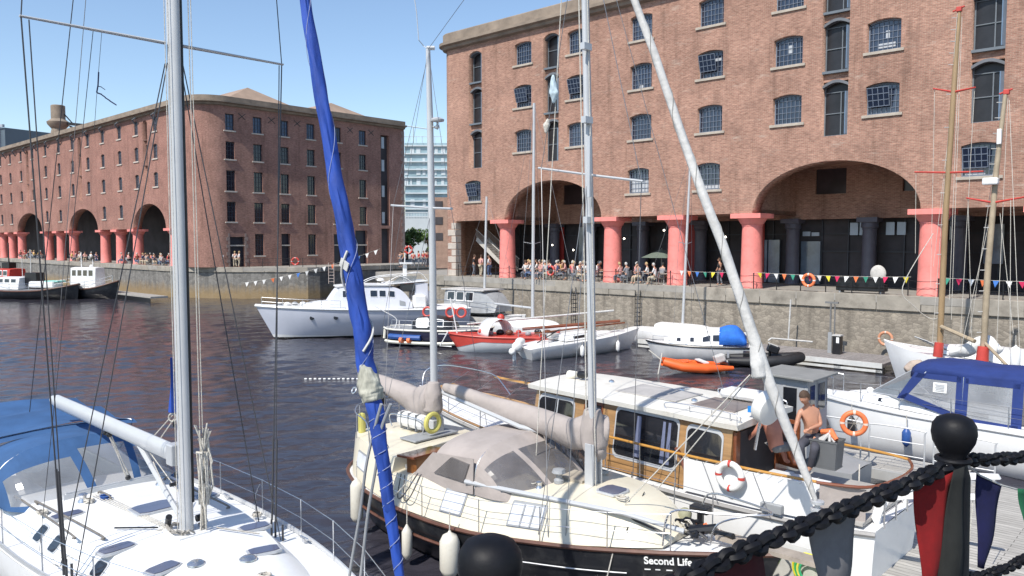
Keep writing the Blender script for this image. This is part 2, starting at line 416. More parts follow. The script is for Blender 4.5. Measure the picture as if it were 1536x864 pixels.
def wave_sheet():
    rs = np.random.RandomState(5); nr, nc = 760, 820
    rr = 5.5 * np.exp(np.linspace(0, math.log(150 / 5.5), nr)); an = np.radians(np.linspace(-52, 52, nc))
    R_, A_ = np.meshgrid(rr, an, indexing='ij'); X = R_ * np.sin(A_); Y = R_ * np.cos(A_); Z = np.zeros_like(X)
    cell = R_ * math.log(150 / 5.5) / nr
    gust = .55 + .45 * (np.sin(X * .11 + 1.3) * np.sin(Y * .07 + .4) + .5 * np.sin(X * .05 - Y * .09)) 
    gust = np.clip(gust, .35, 1.15)
    for i in range(64):
        lam = 0.22 * (2.6 / 0.22) ** rs.rand(); th = math.radians(118 + rs.randn() * 34); k = 2 * math.pi / lam
        steep = .043 * (1 if lam < 1.2 else .6); amp = steep / k; att = np.clip((lam / cell - 2.2) / 2.5, 0, 1)
        ph = k * (X * math.cos(th) + Y * math.sin(th)) + rs.rand() * 6.28; Z += amp * att * (np.sin(ph) + .25 * np.sin(2 * ph + .6))
    Z = Z * gust
    co = np.stack([X, Y, Z], -1).reshape(-1, 3).astype(np.float32); me = bpy.data.meshes.new('dock_water'); me.vertices.add(len(co)); me.vertices.foreach_set('co', co.ravel())
    i0 = (np.arange(nr - 1)[:, None] * nc + np.arange(nc - 1)[None, :]).ravel(); q = np.stack([i0, i0 + 1, i0 + nc + 1, i0 + nc], 1).astype(np.int32)
    me.loops.add(q.size); me.loops.foreach_set('vertex_index', q.ravel()); me.polygons.add(len(q)); me.polygons.foreach_set('loop_start', (np.arange(len(q)) * 4).astype(np.int32)); me.polygons.foreach_set('use_smooth', np.ones(len(q), dtype=bool))
    me.update(calc_edges=True); me.flip_normals(); me.materials.append(WATER); o = bpy.data.objects.new('dock_water', me); COL.objects.link(o); tag(o, kind='structure')
wave_sheet()
g = MB(); g.poly([(-3000, -500, -3), (3000, -500, -3), (3000, 3500, -3), (-3000, 3500, -3)])
tag(g.build('ground', mat('dock_bed', (0.1, 0.09, 0.08), 0.9)), kind='structure')

RW = empty('brick_warehouse', 'large brick warehouse at the right, with wide arches on coral columns', 'warehouse', (14.321, 47.786, 3.5), -42.85)
LW = empty('brick_warehouse', 'far brick warehouse with a rounded corner and low hipped roofs', 'warehouse', (-40.673, 91.857, 3.5), -42.85)
MR = wrot(RW); ML = wrot(LW)

def quay(name, label, edge, back, m, coping_h=0.75, setk='quay wall'):
    """edge: list of world (x,y) along the water; wall below, coping on top"""
    root = empty(name, label, setk, (edge[0][0], edge[0][1], 0), -42.85)
    n = len(edge)
    def off(pts, d):
        out = []
        for i, p in enumerate(pts):
            a = Vector(pts[max(0, i - 1)]); b = Vector(pts[min(n - 1, i + 1)]); t = (b - a).normalized()
            out.append((p[0] + t.y * d, p[1] - t.x * d))
        return out
    e1 = off(edge, 0.0); e2 = off(edge, -0.12); e3 = off(edge, -1.1)
    wl = MB(); wl.loft([[Vector((p[0], p[1], z)) for z in (-2.5, 3.5 - coping_h)] for p in e2], closed=False)
    wl.build('masonry', m, root, world=True)
    cp = MB()
    # individual coping stones
    for i in range(n - 1):
        a = Vector(e1[i]); b = Vector(e1[i + 1]); c = Vector(e3[i]); d = Vector(e3[i + 1])
        Ls = (b - a).length; k = max(1, int(Ls / 2.2)) if Ls > 2.5 else 1
        for j in range(k):
            g0 = 0.012 / max(Ls, .1) if k > 1 else 0
            t0 = j / k + g0; t1 = (j + 1) / k - g0
            jit = random.uniform(-0.02, 0.02)
            q = [a.lerp(b, t0), a.lerp(b, t1), c.lerp(d, t1), c.lerp(d, t0)]
            nrm = (a - c).normalized() * jit
            cp.slab([(v.x + nrm.x, v.y + nrm.y, 3.5 - coping_h) for v in q], (0, 0, coping_h + 0.012 + jit * 0.3))
    cp.build('coping', COPING, root, world=True, bevel=0.03)
    return root
def lw(x, y, z=0): v = ML @ Vector((x, y, z)); return v
def rw(x, y, z=0): v = MR @ Vector((x, y, z)); return v
pL = [lw(-160, -0.95), lw(-60, -0.95), lw(-20, -0.95), lw(2, -0.95)]
eL = [(p.x, p.y) for p in pL] + [(-36.6, 88.2), (-33.0, 87.2), (-30.0, 87.0), (-22.8, 87.0), (-21.6, 88.0), (-21.0, 90.0), (-8.0, 104.0)]
quay('quay_wall', 'dark stone dock wall below the far warehouse with a yellow tide stain', eL, None, QUAYL, 0.55)
eR0 = [rw(-37.6, 14), rw(-38.2, 2.0), rw(-37.6, 0.5), rw(-36, -0.38), rw(-27, -0.38), rw(-10, -0.38), rw(10, -0.38), rw(40, -0.38)]
eR = [(p.x, p.y) for p in eR0]
quay('quay_wall', 'long rubble stone dock wall with pale coping below the nearer warehouse', eR, None, QUAYW, 0.8)
def land(name, pts, z=3.49, m=PAVE):
    b = MB(); b.slab([(p[0], p[1], z - 0.4) for p in pts], (0, 0, 0.4)); return tag(b.build(name, m), kind='structure')
land('quay_ground', eL[:-1] + [(-12, 100), (60, 500), (-400, 500), (-400, 200)][0:4])
pr = [(p.x, p.y) for p in eR0]
land('quay_ground', [pr[0]] + pr[1:] + [(rw(40, 90).x, rw(40, 90).y), (150, 400), (0, 400), (rw(-30, 60).x, rw(-30, 60).y)])
far = MB(); far.poly([(-900, 300, 3.3), (900, 300, 3.3), (900, 1800, 3.3), (-900, 1800, 3.3)])
tag(far.build('far_ground', PAVE), kind='structure')

# ---------------------------------------------------------------- warehouse parts
def window_part(parent, w, h, rise, nv, nh, frame_m, glass_m, sill=True, bar=0.028, sill_m=None, rec=.26):
    """window at origin: x centre 0, z 0 = sill, facade plane y=0; glass recessed"""
    b = MB(); Y0, Y1 = rec, rec + .08
    b.b2(-w / 2, -w / 2 + 0.07, Y0, Y1, 0, h - rise); b.b2(w / 2 - 0.07, w / 2, Y0, Y1, 0, h - rise)
    b.b2(-w / 2 + 0.07, w / 2 - 0.07, Y0, Y1, 0, 0.08)
    n = 8
    for i in range(n):
        def top(t): return h - rise + rise * (math.sin(math.pi * t) ** 0.8 if 0 < t < 1 else 0)
        t0, t1 = i / n, (i + 1) / n
        x0, x1 = -w / 2 + w * t0, -w / 2 + w * t1
        q = [(x0, Y0, top(t0) - 0.10), (x1, Y0, top(t1) - 0.10), (x1, Y0, top(t1)), (x0, Y0, top(t0))]
        b.slab(q, (0, Y1 - Y0, 0))
    for i in range(1, nv):
        x = -w / 2 + w * i / nv; b.b2(x - bar / 2, x + bar / 2, Y0 + 0.01, Y1 - 0.02, 0.08, h - rise * 0.9)
    for i in range(1, nh):
        z = h * i / nh; b.b2(-w / 2 + 0.07, w / 2 - 0.07, Y0 + 0.016, Y1 - 0.026, z - bar / 2, z + bar / 2)
    f = b.build('window', frame_m, parent)
    p = MB(); p.slab([(x, Y1 - 0.015, z) for x, z in seg_top(0, w, 0, h, rise)], (0, 0.012, 0)); p.build('pane', glass_m, f)
    if sill:
        s = MB(); s.b2(-w / 2 - 0.18, w / 2 + 0.18, -0.10, rec - .02, -0.16, -0.003); s.build('window_sill', sill_m or SILL, f, bevel=0.015)
    return f
def place(proto, x, y, z, rz=0, first=False):
    o = proto if first else copy_tree(proto, proto.parent)
    if not first: KIDS.setdefault(proto.parent.name, []).append(o)
    o.location = (x, y, z); o.rotation_euler = (0, 0, math.radians(rz))
    return o

def column(parent, r0=0.66, r1=0.60, h=4.6, m=CORAL, y=0.78, cap=0.98, nm='column'):
    b = MB()
    prof = [(r0 + 0.02, 0), (r0 + 0.02, 0.12), (r0, 0.16), (r0 - 0.02, 1.5), (r1, h - 0.78), (r1 + 0.03, h - 0.76), (r1 + 0.03, h - 0.70), (r1, h - 0.68)]
    b.lathe(prof, (0, y, 0), 28)
    o = b.build(nm, m, parent, smooth=45)
    c = MB()
    c.lathe([(r1 + 0.02, h - 0.685), (r1 + 0.10, h - 0.6), (cap - 0.12, h - 0.34), (cap - 0.06, h - 0.29)], (0, y, 0), 28)
    c.b2(-cap, cap, y - cap, y + cap * 0.9, h - 0.29, h - 0.005)
    c.build('capital', m, o, smooth=30)
    return o

def loading_bay(parent, w, h, frame_m=FRAMEB, glass=GLASSB, leaf=True):
    b = MB(); Y = 0.55
    b.b2(-w / 2, -w / 2 + 0.07, Y, Y + .1, 0, h); b.b2(w / 2 - 0.07, w / 2, Y, Y + .1, 0, h); b.b2(-w / 2 + .07, w / 2 - .07, Y, Y + .1, 0, 0.08)
    b.b2(-w / 2 + .07, w / 2 - .07, Y, Y + .1, h * 0.43, h * 0.43 + 0.05); b.b2(-w / 2 + .07, w / 2 - .07, Y, Y + .1, h - 0.5, h - 0.45)
    b.b2(0.1 * w, 0.1 * w + 0.06, Y, Y + .1, 0.08, h - 0.5)
    b.b2(-w / 2 - 0.02, w / 2 + 0.02, 0.05, 0.6, -0.14, -0.003)
    f = b.build('loading_door', frame_m, parent)
    p = MB(); p.b2(-w / 2, w / 2, Y + 0.06, Y + 0.07, 0, h); p.build('pane', glass, f)
    if leaf:
        l = MB(); l.box((w / 2 - 0.12, 0.33, h * 0.42), (0.05, 0.42, h * 0.80), RZ(-24)); l.build('door_leaf', mat('door_leaf_blue', (0.17, 0.25, 0.35), 0.4, 0.1, 2), f)
    return f

def arch_pts(x0, x1, zs, zt, n=28):
    cx = (x0 + x1) / 2; a = (x1 - x0) / 2
    return [(cx - a * math.cos(math.pi * i / n), zs + (zt - zs) * math.sin(math.pi * i / n)) for i in range(n + 1)]

def rect_wall(name, x0, x1, z0, z1, holes, thick, m, parent, swap):
    hs = [(min(p[0] for p in h), max(p[0] for p in h), min(p[1] for p in h), max(p[1] for p in h)) for h in holes]
    xs = sorted(set([x0, x1] + [h[0] for h in hs] + [h[1] for h in hs]))
    b = MB()
    for a, c in zip(xs, xs[1:]):
        if c - a < 1e-4: continue
        mid = (a + c) / 2; cuts = sorted([(h[2], h[3]) for h in hs if h[0] < mid < h[1]])
        z = z0
        for u, v in cuts + [(z1, z1)]:
            if u > z + 1e-4: b.poly([swap(Vector(q)) for q in ((a, 0, z), (c, 0, z), (c, 0, u), (a, 0, u))])
            z = max(z, v)
    for (a, c, u, v) in hs:
        for q in (((a, u), (a, v)), ((a, v), (c, v)), ((c, v), (c, u)), ((c, u), (a, u))):
            b.poly([swap(Vector((q[0][0], 0, q[0][1]))), swap(Vector((q[1][0], 0, q[1][1]))), swap(Vector((q[1][0], thick, q[1][1]))), swap(Vector((q[0][0], thick, q[0][1])))])
    return b.build(name, m, parent)
# ---- nearer warehouse --------------------------------------------------------
H = 18.75
XE = 34.0
wx = [-18.4, -13.2, -7.75, -2.6, 2.4, 7.68, 17.9, 23.1, 28.3]
rows = [15.18 + 0.0, 12.02, 8.66, 5.12]          # sill heights
tops = [18.08 - 0.75, 14.2, 10.82, 7.16]
rows = [15.32, 12.15, 8.80, 6.2]
WH = 1.70
lcols = [-23.6, -15.62, 5.12, 12.58, 20.5]
lcell = [(8.83, 11.9), (12.45, 15.3), (15.75, 18.15)]
colx = [-20.75, -10.5, -5.25, 0.0, 10.15, 15.35, 20.6, 30.8]
outer = [(-26.6, 0), (-25.95, 0), (-25.95, 4.58)]
for a, b_ in ((-20.35, -10.95), (0.35, 9.75), (20.95, 30.4)): outer += arch_pts(a, b_, 4.6, 7.45)
outer += [(XE, 4.6), (XE, H), (-26.6, H)]
WW = 1.72
holes = []
wins = []
for x in wx:
    for z in (16.36, 13.13, 9.76): wins.append((x, z))
for x in (-23.85, -7.9, -2.7, 12.4, 17.8): wins.append((x, 6.16))
for x, z in wins: holes.append(seg_top(x, WW, z, z + WH, 0.16))
for x in lcols:
    holes.append(seg_top(x, 1.5, 8.83, 18.2, 0.3))
holed_wall('brick_facade', outer, holes, 1.2, BRICK, RW)
# loading shafts: brick spandrels between the openings, set back
for x in lcols:
    for z0, z1 in ((11.9, 12.42), (15.25, 15.72)):
        sp = MB(); sp.slab([(x - 0.76, 0.3, z0), (x + 0.76, 0.3, z0), (x + 0.76, 0.3, z1), (x - 0.76, 0.3, z1)], (0, 0.7, 0)); sp.build('shaft_spandrel', BRICK, RW)
for x in lcols:
    for z0, z1 in lcell:
        hd = MB()
        for i in range(8):
            t0, t1 = i / 8, (i + 1) / 8
            f0, f1 = math.sin(math.pi * t0) * 0.28, math.sin(math.pi * t1) * 0.28
            hd.slab([(x - .76 + 1.52 * t0, 0.18, z1 - .36 + f0), (x - .76 + 1.52 * t1, 0.18, z1 - .36 + f1), (x - .76 + 1.52 * t1, 0.18, z1 - .20 + f1), (x - .76 + 1.52 * t0, 0.18, z1 - .20 + f0)], (0, 0.4, 0))
        hd.build('shaft_lintel', LEAD, RW)
# rounded left corner and side
cn = MB()
arc = [(-26.6 - 1.0 * math.sin(math.radians(a)), 1.0 - 1.0 * math.cos(math.radians(a))) for a in range(0, 91, 10)] + [(-27.6, 18)]
cn.loft([[Vector((x, y, z)) for z in (0, H)] for x, y in arc], closed=False)
cn.build('corner_wall', BRICK, RW, smooth=True)
q = MB()
for i in range(8):
    z = 0.02 + i * 0.56; wq = 0.95 if i % 2 == 0 else 0.5
    q.b2(-25.95 - wq, -25.93, -0.035, 0.6, z, z + 0.5)
q.build('quoin', mat('quoin_stone', (0.48, 0.42, 0.36), 0.85, 0.15, 2), RW, bevel=0.02)
# inside
bk = MB(); bk.b2(-26.6, XE, 16, 16.3, 0, H); bk.b2(-26.6, XE, 1.2, 16, H - 0.2, H); bk.build('rear_wall', BRICK, RW)
fl = MB()
for (a, b_, z) in ((-26, -20.35, 4.62), (-10.95, 0.35, 4.62), (9.75, 20.95, 4.62), (30.4, XE, 4.62)): fl.b2(a, b_, 1.2, 6.4, z, z + 0.25)
for (a, b_) in ((-20.35, -10.95), (0.35, 9.75), (20.95, 30.4)): fl.b2(a, b_, 1.2, 6.4, 7.7, 7.95); fl.b2(a - .25, a, 1.2, 6.4, 4.62, 7.7); fl.b2(b_, b_ + .25, 1.2, 6.4, 4.62, 7.7)
fl.build('arcade_ceiling', BRICK, RW)
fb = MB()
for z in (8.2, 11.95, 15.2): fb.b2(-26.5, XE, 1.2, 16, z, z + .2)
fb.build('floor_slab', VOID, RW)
ih = []
for x, hw in ((-18.5, 1.2), (-13.4, .8), (2.6, 1.0), (-1.9, .6), (7.45, .5), (22.8, .8), (27.4, .8)): ih.append(rect(x - hw, x + hw, 5.96, 7.6))
holed_wall('inner_wall', rect(-26.5, XE, 4.35, 8.2), ih, 0.5, BRICK, RW, front=6.4)
iw = MB(); iw.b2(-26.5, XE, 6.65, 6.68, 5.9, 7.65); iw.build('inner_glazing', mat('inner_glass', (.055, .045, .05), .3, .3, 1), RW)
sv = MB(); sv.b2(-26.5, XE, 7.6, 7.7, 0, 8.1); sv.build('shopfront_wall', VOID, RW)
for i, x in enumerate((-20.7, -16.9, -11.8, -6.8, 0.1, 5.04, 10.1, 15.1, 20.1, 25.1)):
    if i == 0: dc = column(RW, 0.45, 0.42, 4.4, DARKCOL, 0.0, 0.62, 'inner_column'); dc.location = (x, 6.6, 0)
    else: place(dc, x, 6.6, 0)
# shopfront: mullions and pale panes
sf = MB()
x = -25.5
while x < XE:
    sf.b2(x, x + 0.07, 7.45, 7.58, 0, 4.4); x += 1.7
sf.b2(-26.5, XE, 7.4, 7.44, 2.2, 2.27); sf.b2(-26.5, XE, 7.4, 7.44, 3.35, 3.42)
sf.build('shopfront_frame', mat('shop_frame', (0.04, 0.045, 0.055), 0.5), RW)
PG = mat('shop_pane_pale', (0.16, 0.21, 0.27), 0.15, 0.3, 1.0, spec=0.8); PS = mat('painted_sky_pane', (.42, .50, .58), .3, .1, 1)  # the lighter panes carry a sky reflection in their colour
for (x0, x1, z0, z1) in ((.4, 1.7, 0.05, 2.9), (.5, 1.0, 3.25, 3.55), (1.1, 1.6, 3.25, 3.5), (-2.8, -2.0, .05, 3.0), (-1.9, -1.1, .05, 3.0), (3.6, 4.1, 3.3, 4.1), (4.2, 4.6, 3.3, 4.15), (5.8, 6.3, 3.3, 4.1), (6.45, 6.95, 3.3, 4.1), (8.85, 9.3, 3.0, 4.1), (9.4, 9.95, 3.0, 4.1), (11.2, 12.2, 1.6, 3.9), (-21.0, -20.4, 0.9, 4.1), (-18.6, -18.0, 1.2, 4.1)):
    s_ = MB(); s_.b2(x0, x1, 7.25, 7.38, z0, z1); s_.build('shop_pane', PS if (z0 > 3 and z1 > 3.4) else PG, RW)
for x0, x1 in ((-8.6, -6.9), (-3.7, -2.2), (-21.5, -20.2)):
    rd = MB(); rd.b2(x0, x1, 7.2, 7.29, 0, 4.3); rd.build('red_panel', mat('red_panel', (0.33, 0.035, 0.03), 0.6), RW)
# cornice swept along the front and round the corner
def sweep(path, prof, name, m, parent, smooth=False):
    b = MB(); rings = []
    n = len(path)
    for i, p in enumerate(path):
        a = Vector(path[max(0, i - 1)]); c = Vector(path[min(n - 1, i + 1)]); t = (c - a).normalized(); nx, ny = t.y, -t.x
        rings.append([Vector((p[0] + nx * o_, p[1] + ny * o_, z)) for o_, z in prof])
    b.loft(rings); return b.build(name, m, parent, smooth=smooth)
prof_c = [(0.02, 18.72), (0.30, 18.80), (0.38, 18.98), (0.62, 19.08), (0.62, 19.30), (0.30, 19.36), (0.30, 20.02), (0.22, 20.10), (-0.45, 20.10), (-0.45, 18.72)]
pathR = [(-27.6, 17)] + [(x, y) for x, y in arc[::-1]][1:] + [(XE, 0)]
sweep(pathR, prof_c, 'cornice', STONE, RW)
# windows
wp = window_part(RW, WW, WH, 0.16, 7, 5, FRAMEB, GLASSB)
for i, (x, z) in enumerate(wins): place(wp, x, 0, z, first=(i == 0))
PATCH = mat('pale_patch', (.42, .44, .46), .8, .15, 3)  # pale patches painted for curtains and for lights and reflections on panes
for x, z, h0, h1, w0, w1 in ((-7.9, 6.16, .1, .85, -.7, .7), (-2.7, 6.16, .1, .3, -.5, .7), (2.4, 13.13, .75, 1.2, -.1, .15), (7.68, 13.13, .2, .45, -.4, .5), (-2.6, 13.13, 1.0, 1.2, -.5, .6), (-7.75, 13.13, .1, .3, -.3, 0), (12.4, 6.16, .1, .5, -.7, .2), (7.68, 13.13, .7, 1.1, .0, .2)):
    b = MB(); b.b2(x + w0, x + w1, .31, .319, z + h0, z + h1); b.build('pane_patch', PATCH, RW)
cm = None
for k, (x, z) in enumerate(((-18.4, 13.13), (-13.2, 13.13), (-2.6, 13.13), (7.68, 9.76), (-23.85, 6.16), (12.4, 6.16))):
    if cm is None:
        b = MB()
        for xx in (-0.55, -0.28, 0, 0.28, 0.55): b.b2(xx - .018, xx + .018, -.02, .02, 0, 1.0)
        for zz in (0, 0.33, 0.66, 1.0): b.b2(-.57, .57, -.025, .025, zz - .02, zz + .02)
        cm = b.build('open_casement', FRAMEB, RW)
        pp = MB(); pp.b2(-.55, .55, -.004, .004, .02, .98); pp.build('pane', GLASSB, cm)
        c = cm
    else:
        c = copy_tree(cm, RW)
    c.location = (x - 0.2, 0.10, z + 0.45); c.rotation_euler = (math.radians(16), 0, 0)
ld = loading_bay(RW, 1.5, 2.95, mat('loading_frame', (.13, .15, .17), .5), mat('loading_void', (.02, .021, .025), .35, .5, .8, spec=.4))  # near-black pane colour stands in for the shaded recess
first = True
for x in lcols:
    for z0, z1 in lcell:
        place(ld, x, 0, z0 + .02, first=first); first = False
cp_ = column(RW)
for i, x in enumerate(colx): place(cp_, x, 0, 0, first=(i == 0))
# plinth beams over flat bays
st = MB()
# steel stair inside the left bay
for dy in (1.6, 2.9):
    st.slab([(-25.2, dy, 2.95), (-25.0, dy, 3.25), (-21.6, dy, 0.75), (-21.6, dy, 0.4)], (0, 0.06, 0))
    st.tube([(-25.2, dy, 3.95), (-21.4, dy, 1.45)], 0.03)
    for i in range(26): t = i / 25; st.b2(-25.15 + 3.6 * t - .012, -25.15 + 3.6 * t + .012, dy + .02, dy + .04, 3.1 - 2.4 * t, 3.9 - 2.4 * t)
for i in range(14): t = i / 13; st.b2(-25.1 + 3.5 * t, -24.85 + 3.5 * t, 1.66, 2.9, 3.0 - 2.4 * t, 3.05 - 2.4 * t)
st.build('staircase', mat('galvanised', (0.50, 0.47, 0.42), 0.5, 0.1, 3), RW)

# ---- far warehouse ------------------------------------------------------------
HL = 18.0
XL = -125.0
p = 5.41
wxL = [-2.35, -7.85, -13.15, -18.85, -24.3, -30.4, -36.05, -42.1, -48.3, -54.4, -60.3, -66.0, -71.8, -77.6, -83.4, -89.2, -95, -100.8]
lcL = [-5.15, -27.4, -51.0, -74.7]
outer = [(6.1, 0), (1.75, 0), (1.75, 4.42)]
al = [(-9.45, 0.1), (-32.6, -21.3), (-57.5, -44.7), (-81.5, -68.8)]
for a, b_ in al: outer += arch_pts(a, b_, 4.44, 7.45)[::-1]
outer += [(XL, 4.44), (XL, HL), (6.1, HL)]
rowsL = [15.95, 12.75, 9.42, 5.85]
winsL = []
holes = []
for i, x in enumerate(wxL):
    for z in rowsL[:3]: winsL.append((x, z))
for x in (-13.15, -18.85, -36.05, -42.1, -60.3, -66.0): winsL.append((x, 5.85))
for x, z in winsL: holes.append(seg_top(x, 1.25, z, z + 1.72, 0.2))
for x in lcL:
    if x > -76: holes.append(seg_top(x, 1.3, 8.6, 17.5, 0.3))
holed_wall('brick_facade', outer, holes, 1.1, BRICKL, LW)
wl_ = window_part(LW, 1.25, 1.72, 0.2, 3, 4, FRAMED, mat('far_glass', (0.10, 0.10, 0.13), 0.2, 0.5, 1.3, spec=0.6), bar=0.05, sill_m=mat('pale_sill', (0.5, 0.44, 0.38), 0.85), rec=.12)
for i, (x, z) in enumerate(winsL): place(wl_, x, 0, z, first=(i == 0))
for x in lcL:
    for z0, z1 in ((11.65, 12.15), (14.65, 15.2)):
        sp = MB(); sp.b2(x - .65, x + .65, 0.3, 1.0, z0, z1); sp.build('shaft_spandrel', BRICKL, LW)
l2 = loading_bay(LW, 1.3, 2.9, mat('loading_timber', (0.12, 0.06, 0.045), 0.6), VOID, leaf=False)
first = True
for x in lcL:
    for z in (8.62, 12.15, 15.2 - .6 + .6): place(l2, x, 0, z, first=first); first = False
cl = column(LW, 0.66, 0.60, 4.43)
for i, x in enumerate((0.75, -9.95, -15.45, -20.9, -33.1, -38.6, -44.2, -58.0, -63.4, -68.5, -82, -87.4, -92.8, -104)): place(cl, x, 0, 0, first=(i == 0))
ar = [(6.1 + 3 * math.sin(math.radians(a)), 3 - 3 * math.cos(math.radians(a))) for a in range(0, 91, 6)]
cn = MB(); cn.loft([[Vector((x, y, z)) for z in (0, HL)] for x, y in ar], closed=False); cn.build('corner_wall', BRICKL, LW, smooth=True)
# side face at x=9.1, y from 3 to 28.3 ; local coordinate v = y-2 (measured), mapped through swap
YE = 28.5
side_w = [3.5, 6.9, 10.35, 13.95, 17.8, 21.65]
holes = []; sw = []
for v in side_w:
    for z0, hh in ((15.3, 1.85), (12.1, 1.95), (8.55, 2.3), (5.1, 2.25)):
        sw.append((v, z0, hh)); holes.append(rect(v - .56, v + .56, z0, z0 + hh))
for v in (6.9, 13.95): sw.append((v, 1.25, 2.5)); holes.append(rect(v - .56, v + .56, 1.25, 3.75))
doors = [(4.15, 0.9, 3.4), (10.35, 0.6, 3.8), (17.8, 0.7, 3.8), (21.3, 0.95, 4.3)]
for v, hw, t in doors: holes.append(rect(v - hw, v + hw, 0.01, t))
holes.append(rect(24.55, 25.95, 5.0, 16.9)); holes.append(rect(24.55, 25.95, 0.01, 4.6))
def swp(q): return Vector((9.1 - q.y, q.x, q.z))
rect_wall('side_facade', 3, YE, 0, HL, holes, 0.9, BRICKL, LW, swp)
protos = {}
for v, z, hh in sw:
    if hh not in protos:
        f = window_part(LW, 1.12, hh, 0.0, 3, 4, FRAMED, GLASSL if z < 15 else mat('blue_glass', (0.05, 0.08, 0.15), 0.1, 0.3, 2), bar=0.04, sill_m=MATS['pale_sill'], rec=.2)
        protos[hh] = f; place(f, 9.1, v, z, 90, first=True)
    else: place(protos[hh], 9.1, v, z, 90)
for v, hw, t in doors:
    b = MB(); b.b2(8.55, 8.65, v - hw, v + hw, 0, t); d = b.build('door', mat('blue_black_door', (0.02, 0.025, 0.04), 0.4), LW)
    b = MB(); b.b2(8.9, 9.05, v - hw, v + hw, 2.35, 2.5); b.build('transom', MATS['pale_sill'], d)
DQ = mat('dark_quoin', (0.3, 0.22, 0.19), 0.85)
for sd in (-1, 1):
    b = MB()
    for i, z in enumerate([0.05 + .42 * k for k in range(9)]):
        wq = .42 if i % 2 else .22; b.b2(9.0, 9.13, 4.15 + sd * .9 - (wq if sd < 0 else 0), 4.15 + sd * .9 + (wq if sd > 0 else 0), z, z + .385)
    b.build('quoin', DQ, LW)
b = MB()
for i in range(40):
    z = 0.1 + i * .44; wq = .55 if i % 2 else .3
    b.b2(9.0, 9.125, YE - wq, YE + .02, z, z + .445)
b.build('quoin', DQ, LW)
b = MB(); b.b2(7.9, 8.6, 24.5, 26, 0, 17); b.build('dark_shaft', VOID, LW)
b = MB()
for z in (5.3, 8.8, 12.2, 15.2):
    b.b2(8.62, 8.68, 25.0, 25.45, z, z + 1.5)
b.build('shaft_window', mat('pale_pane', (0.45, 0.5, 0.55), 0.2), LW)
for v in (5.0, 8.7, 12.1, 19.7, 23.0):   # crossed iron straps under the cornice
    b = MB()
    for s in (-1, 1): b.box((9.12, v, 17.0), (0.03, 1.1, 0.07), RX(s * 38))
    b.build('wall_tie', BLACK, LW)
b = MB(); b.b2(XL, 6.1, 14, 14.3, 0, HL); b.b2(-XL * 0 + 6.1, 8.1, 14, 28, HL - .3, HL - .1); b.b2(XL, 6.1, 1.1, 28, HL - .25, HL - 0.05); b.b2(XL, XL + .5, 0, 28, 0, HL); b.b2(XL, 9.0, YE - .4, YE, 0, HL - .3)
b.build('rear_wall', BRICKL, LW)
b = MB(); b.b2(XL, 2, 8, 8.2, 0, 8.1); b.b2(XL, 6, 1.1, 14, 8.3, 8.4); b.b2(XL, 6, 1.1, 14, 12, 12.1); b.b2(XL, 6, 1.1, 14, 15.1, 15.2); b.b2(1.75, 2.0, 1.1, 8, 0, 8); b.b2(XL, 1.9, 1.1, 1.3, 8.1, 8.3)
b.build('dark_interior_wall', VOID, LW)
prof_l = [(0.02, 17.95), (0.26, 18.02), (0.32, 18.2), (0.72, 18.28), (0.72, 18.45), (0.32, 18.5), (0.32, 19.0), (-0.5, 19.12), (-0.5, 17.95)]
pathL = [(XL, 0)] + ar + [(9.1, YE)]
sweep(pathL, prof_l, 'cornice', STONE, LW)
b = MB()
for i in range(22):
    x = 3.4 - 2.75 * 2 * i / 1.0
    if x > XL: b = MB(); b.tube([(x, 0.0, 17.0), (x + .1, -0.5, 17.75), (x + .9, -0.45, 17.9)], 0.09, 5); b.build('gutter_bracket', LEAD, LW)
b = MB()
for (y0, y1, zt, xc) in ((3.5, 13.0, 21.3, 5.0), (15.5, 24.5, 21.0, 5.0)):
    ym = (y0 + y1) / 2
    vs = [(8.2, y0, 18.9), (8.2, y1, 18.9), (-2, y1, 18.9), (-2, y0, 18.9), (4.6, ym, zt), (-30, ym, zt), (-30, y0, 18.9), (-30, y1, 18.9)]
    b.add(vs, [(0, 1, 4), (1, 2, 7, 5, 4), (0, 4, 5, 6, 3)])
b.build('roof', ROOFM, LW)
# drum shaped turret with a dark gangway on the roof of the far end
tp = at_d(88, 196, 128)
tw = empty('roof_turret', 'round brown turret with a dark boom above the far warehouse roof', 'turret', (tp.x, tp.y, 23.4), 0)
b = MB(); b.lathe([(1.15, -3), (1.15, .6), (1.0, 1.2), (1.6, 1.9), (1.7, 2.3), (1.15, 2.7), (1.05, 2.8), (1.05, 4.9), (.95, 5.0)], (0, 0, 0), 14); b.build('drum', STONE, tw, smooth=30)
b = MB(); b.box((3.2, 0, 1.9), (3.6, .7, .4), RY(6)); b.box((2.6, 0, 1.3), (1.6, .4, .25), RY(25)); b.tube([(1.0, 0, 3.6), (2.4, 0, 2.0)], .1); b.build('boom', BLACK, tw)
# far office block with vertical fins, behind the far warehouse roof
o1 = at_d(-10, 212, 230); o2 = at_d(104, 184, 230)
ob = empty('office_block', 'grey slab office block with vertical fins seen over the far warehouse roof', 'office building', (-185, 235, 2.4), -30)
b = MB(); b.b2(-40, 62, 0, 25, 0, 33.4); b.build('wall', mat('office_grey', (0.10, 0.13, 0.16), 0.5, 0.1, .2), ob)
b = MB()
for i in range(34): b.b2(-40 + i * 3.0, -40 + i * 3.0 + .9, -0.6, -.003, 24, 33.5)
b.b2(-40, 62, -0.55, -.005, 33.5, 34.2)
b.build('fins', mat('office_fin', (0.33, 0.37, 0.42), 0.5), ob)
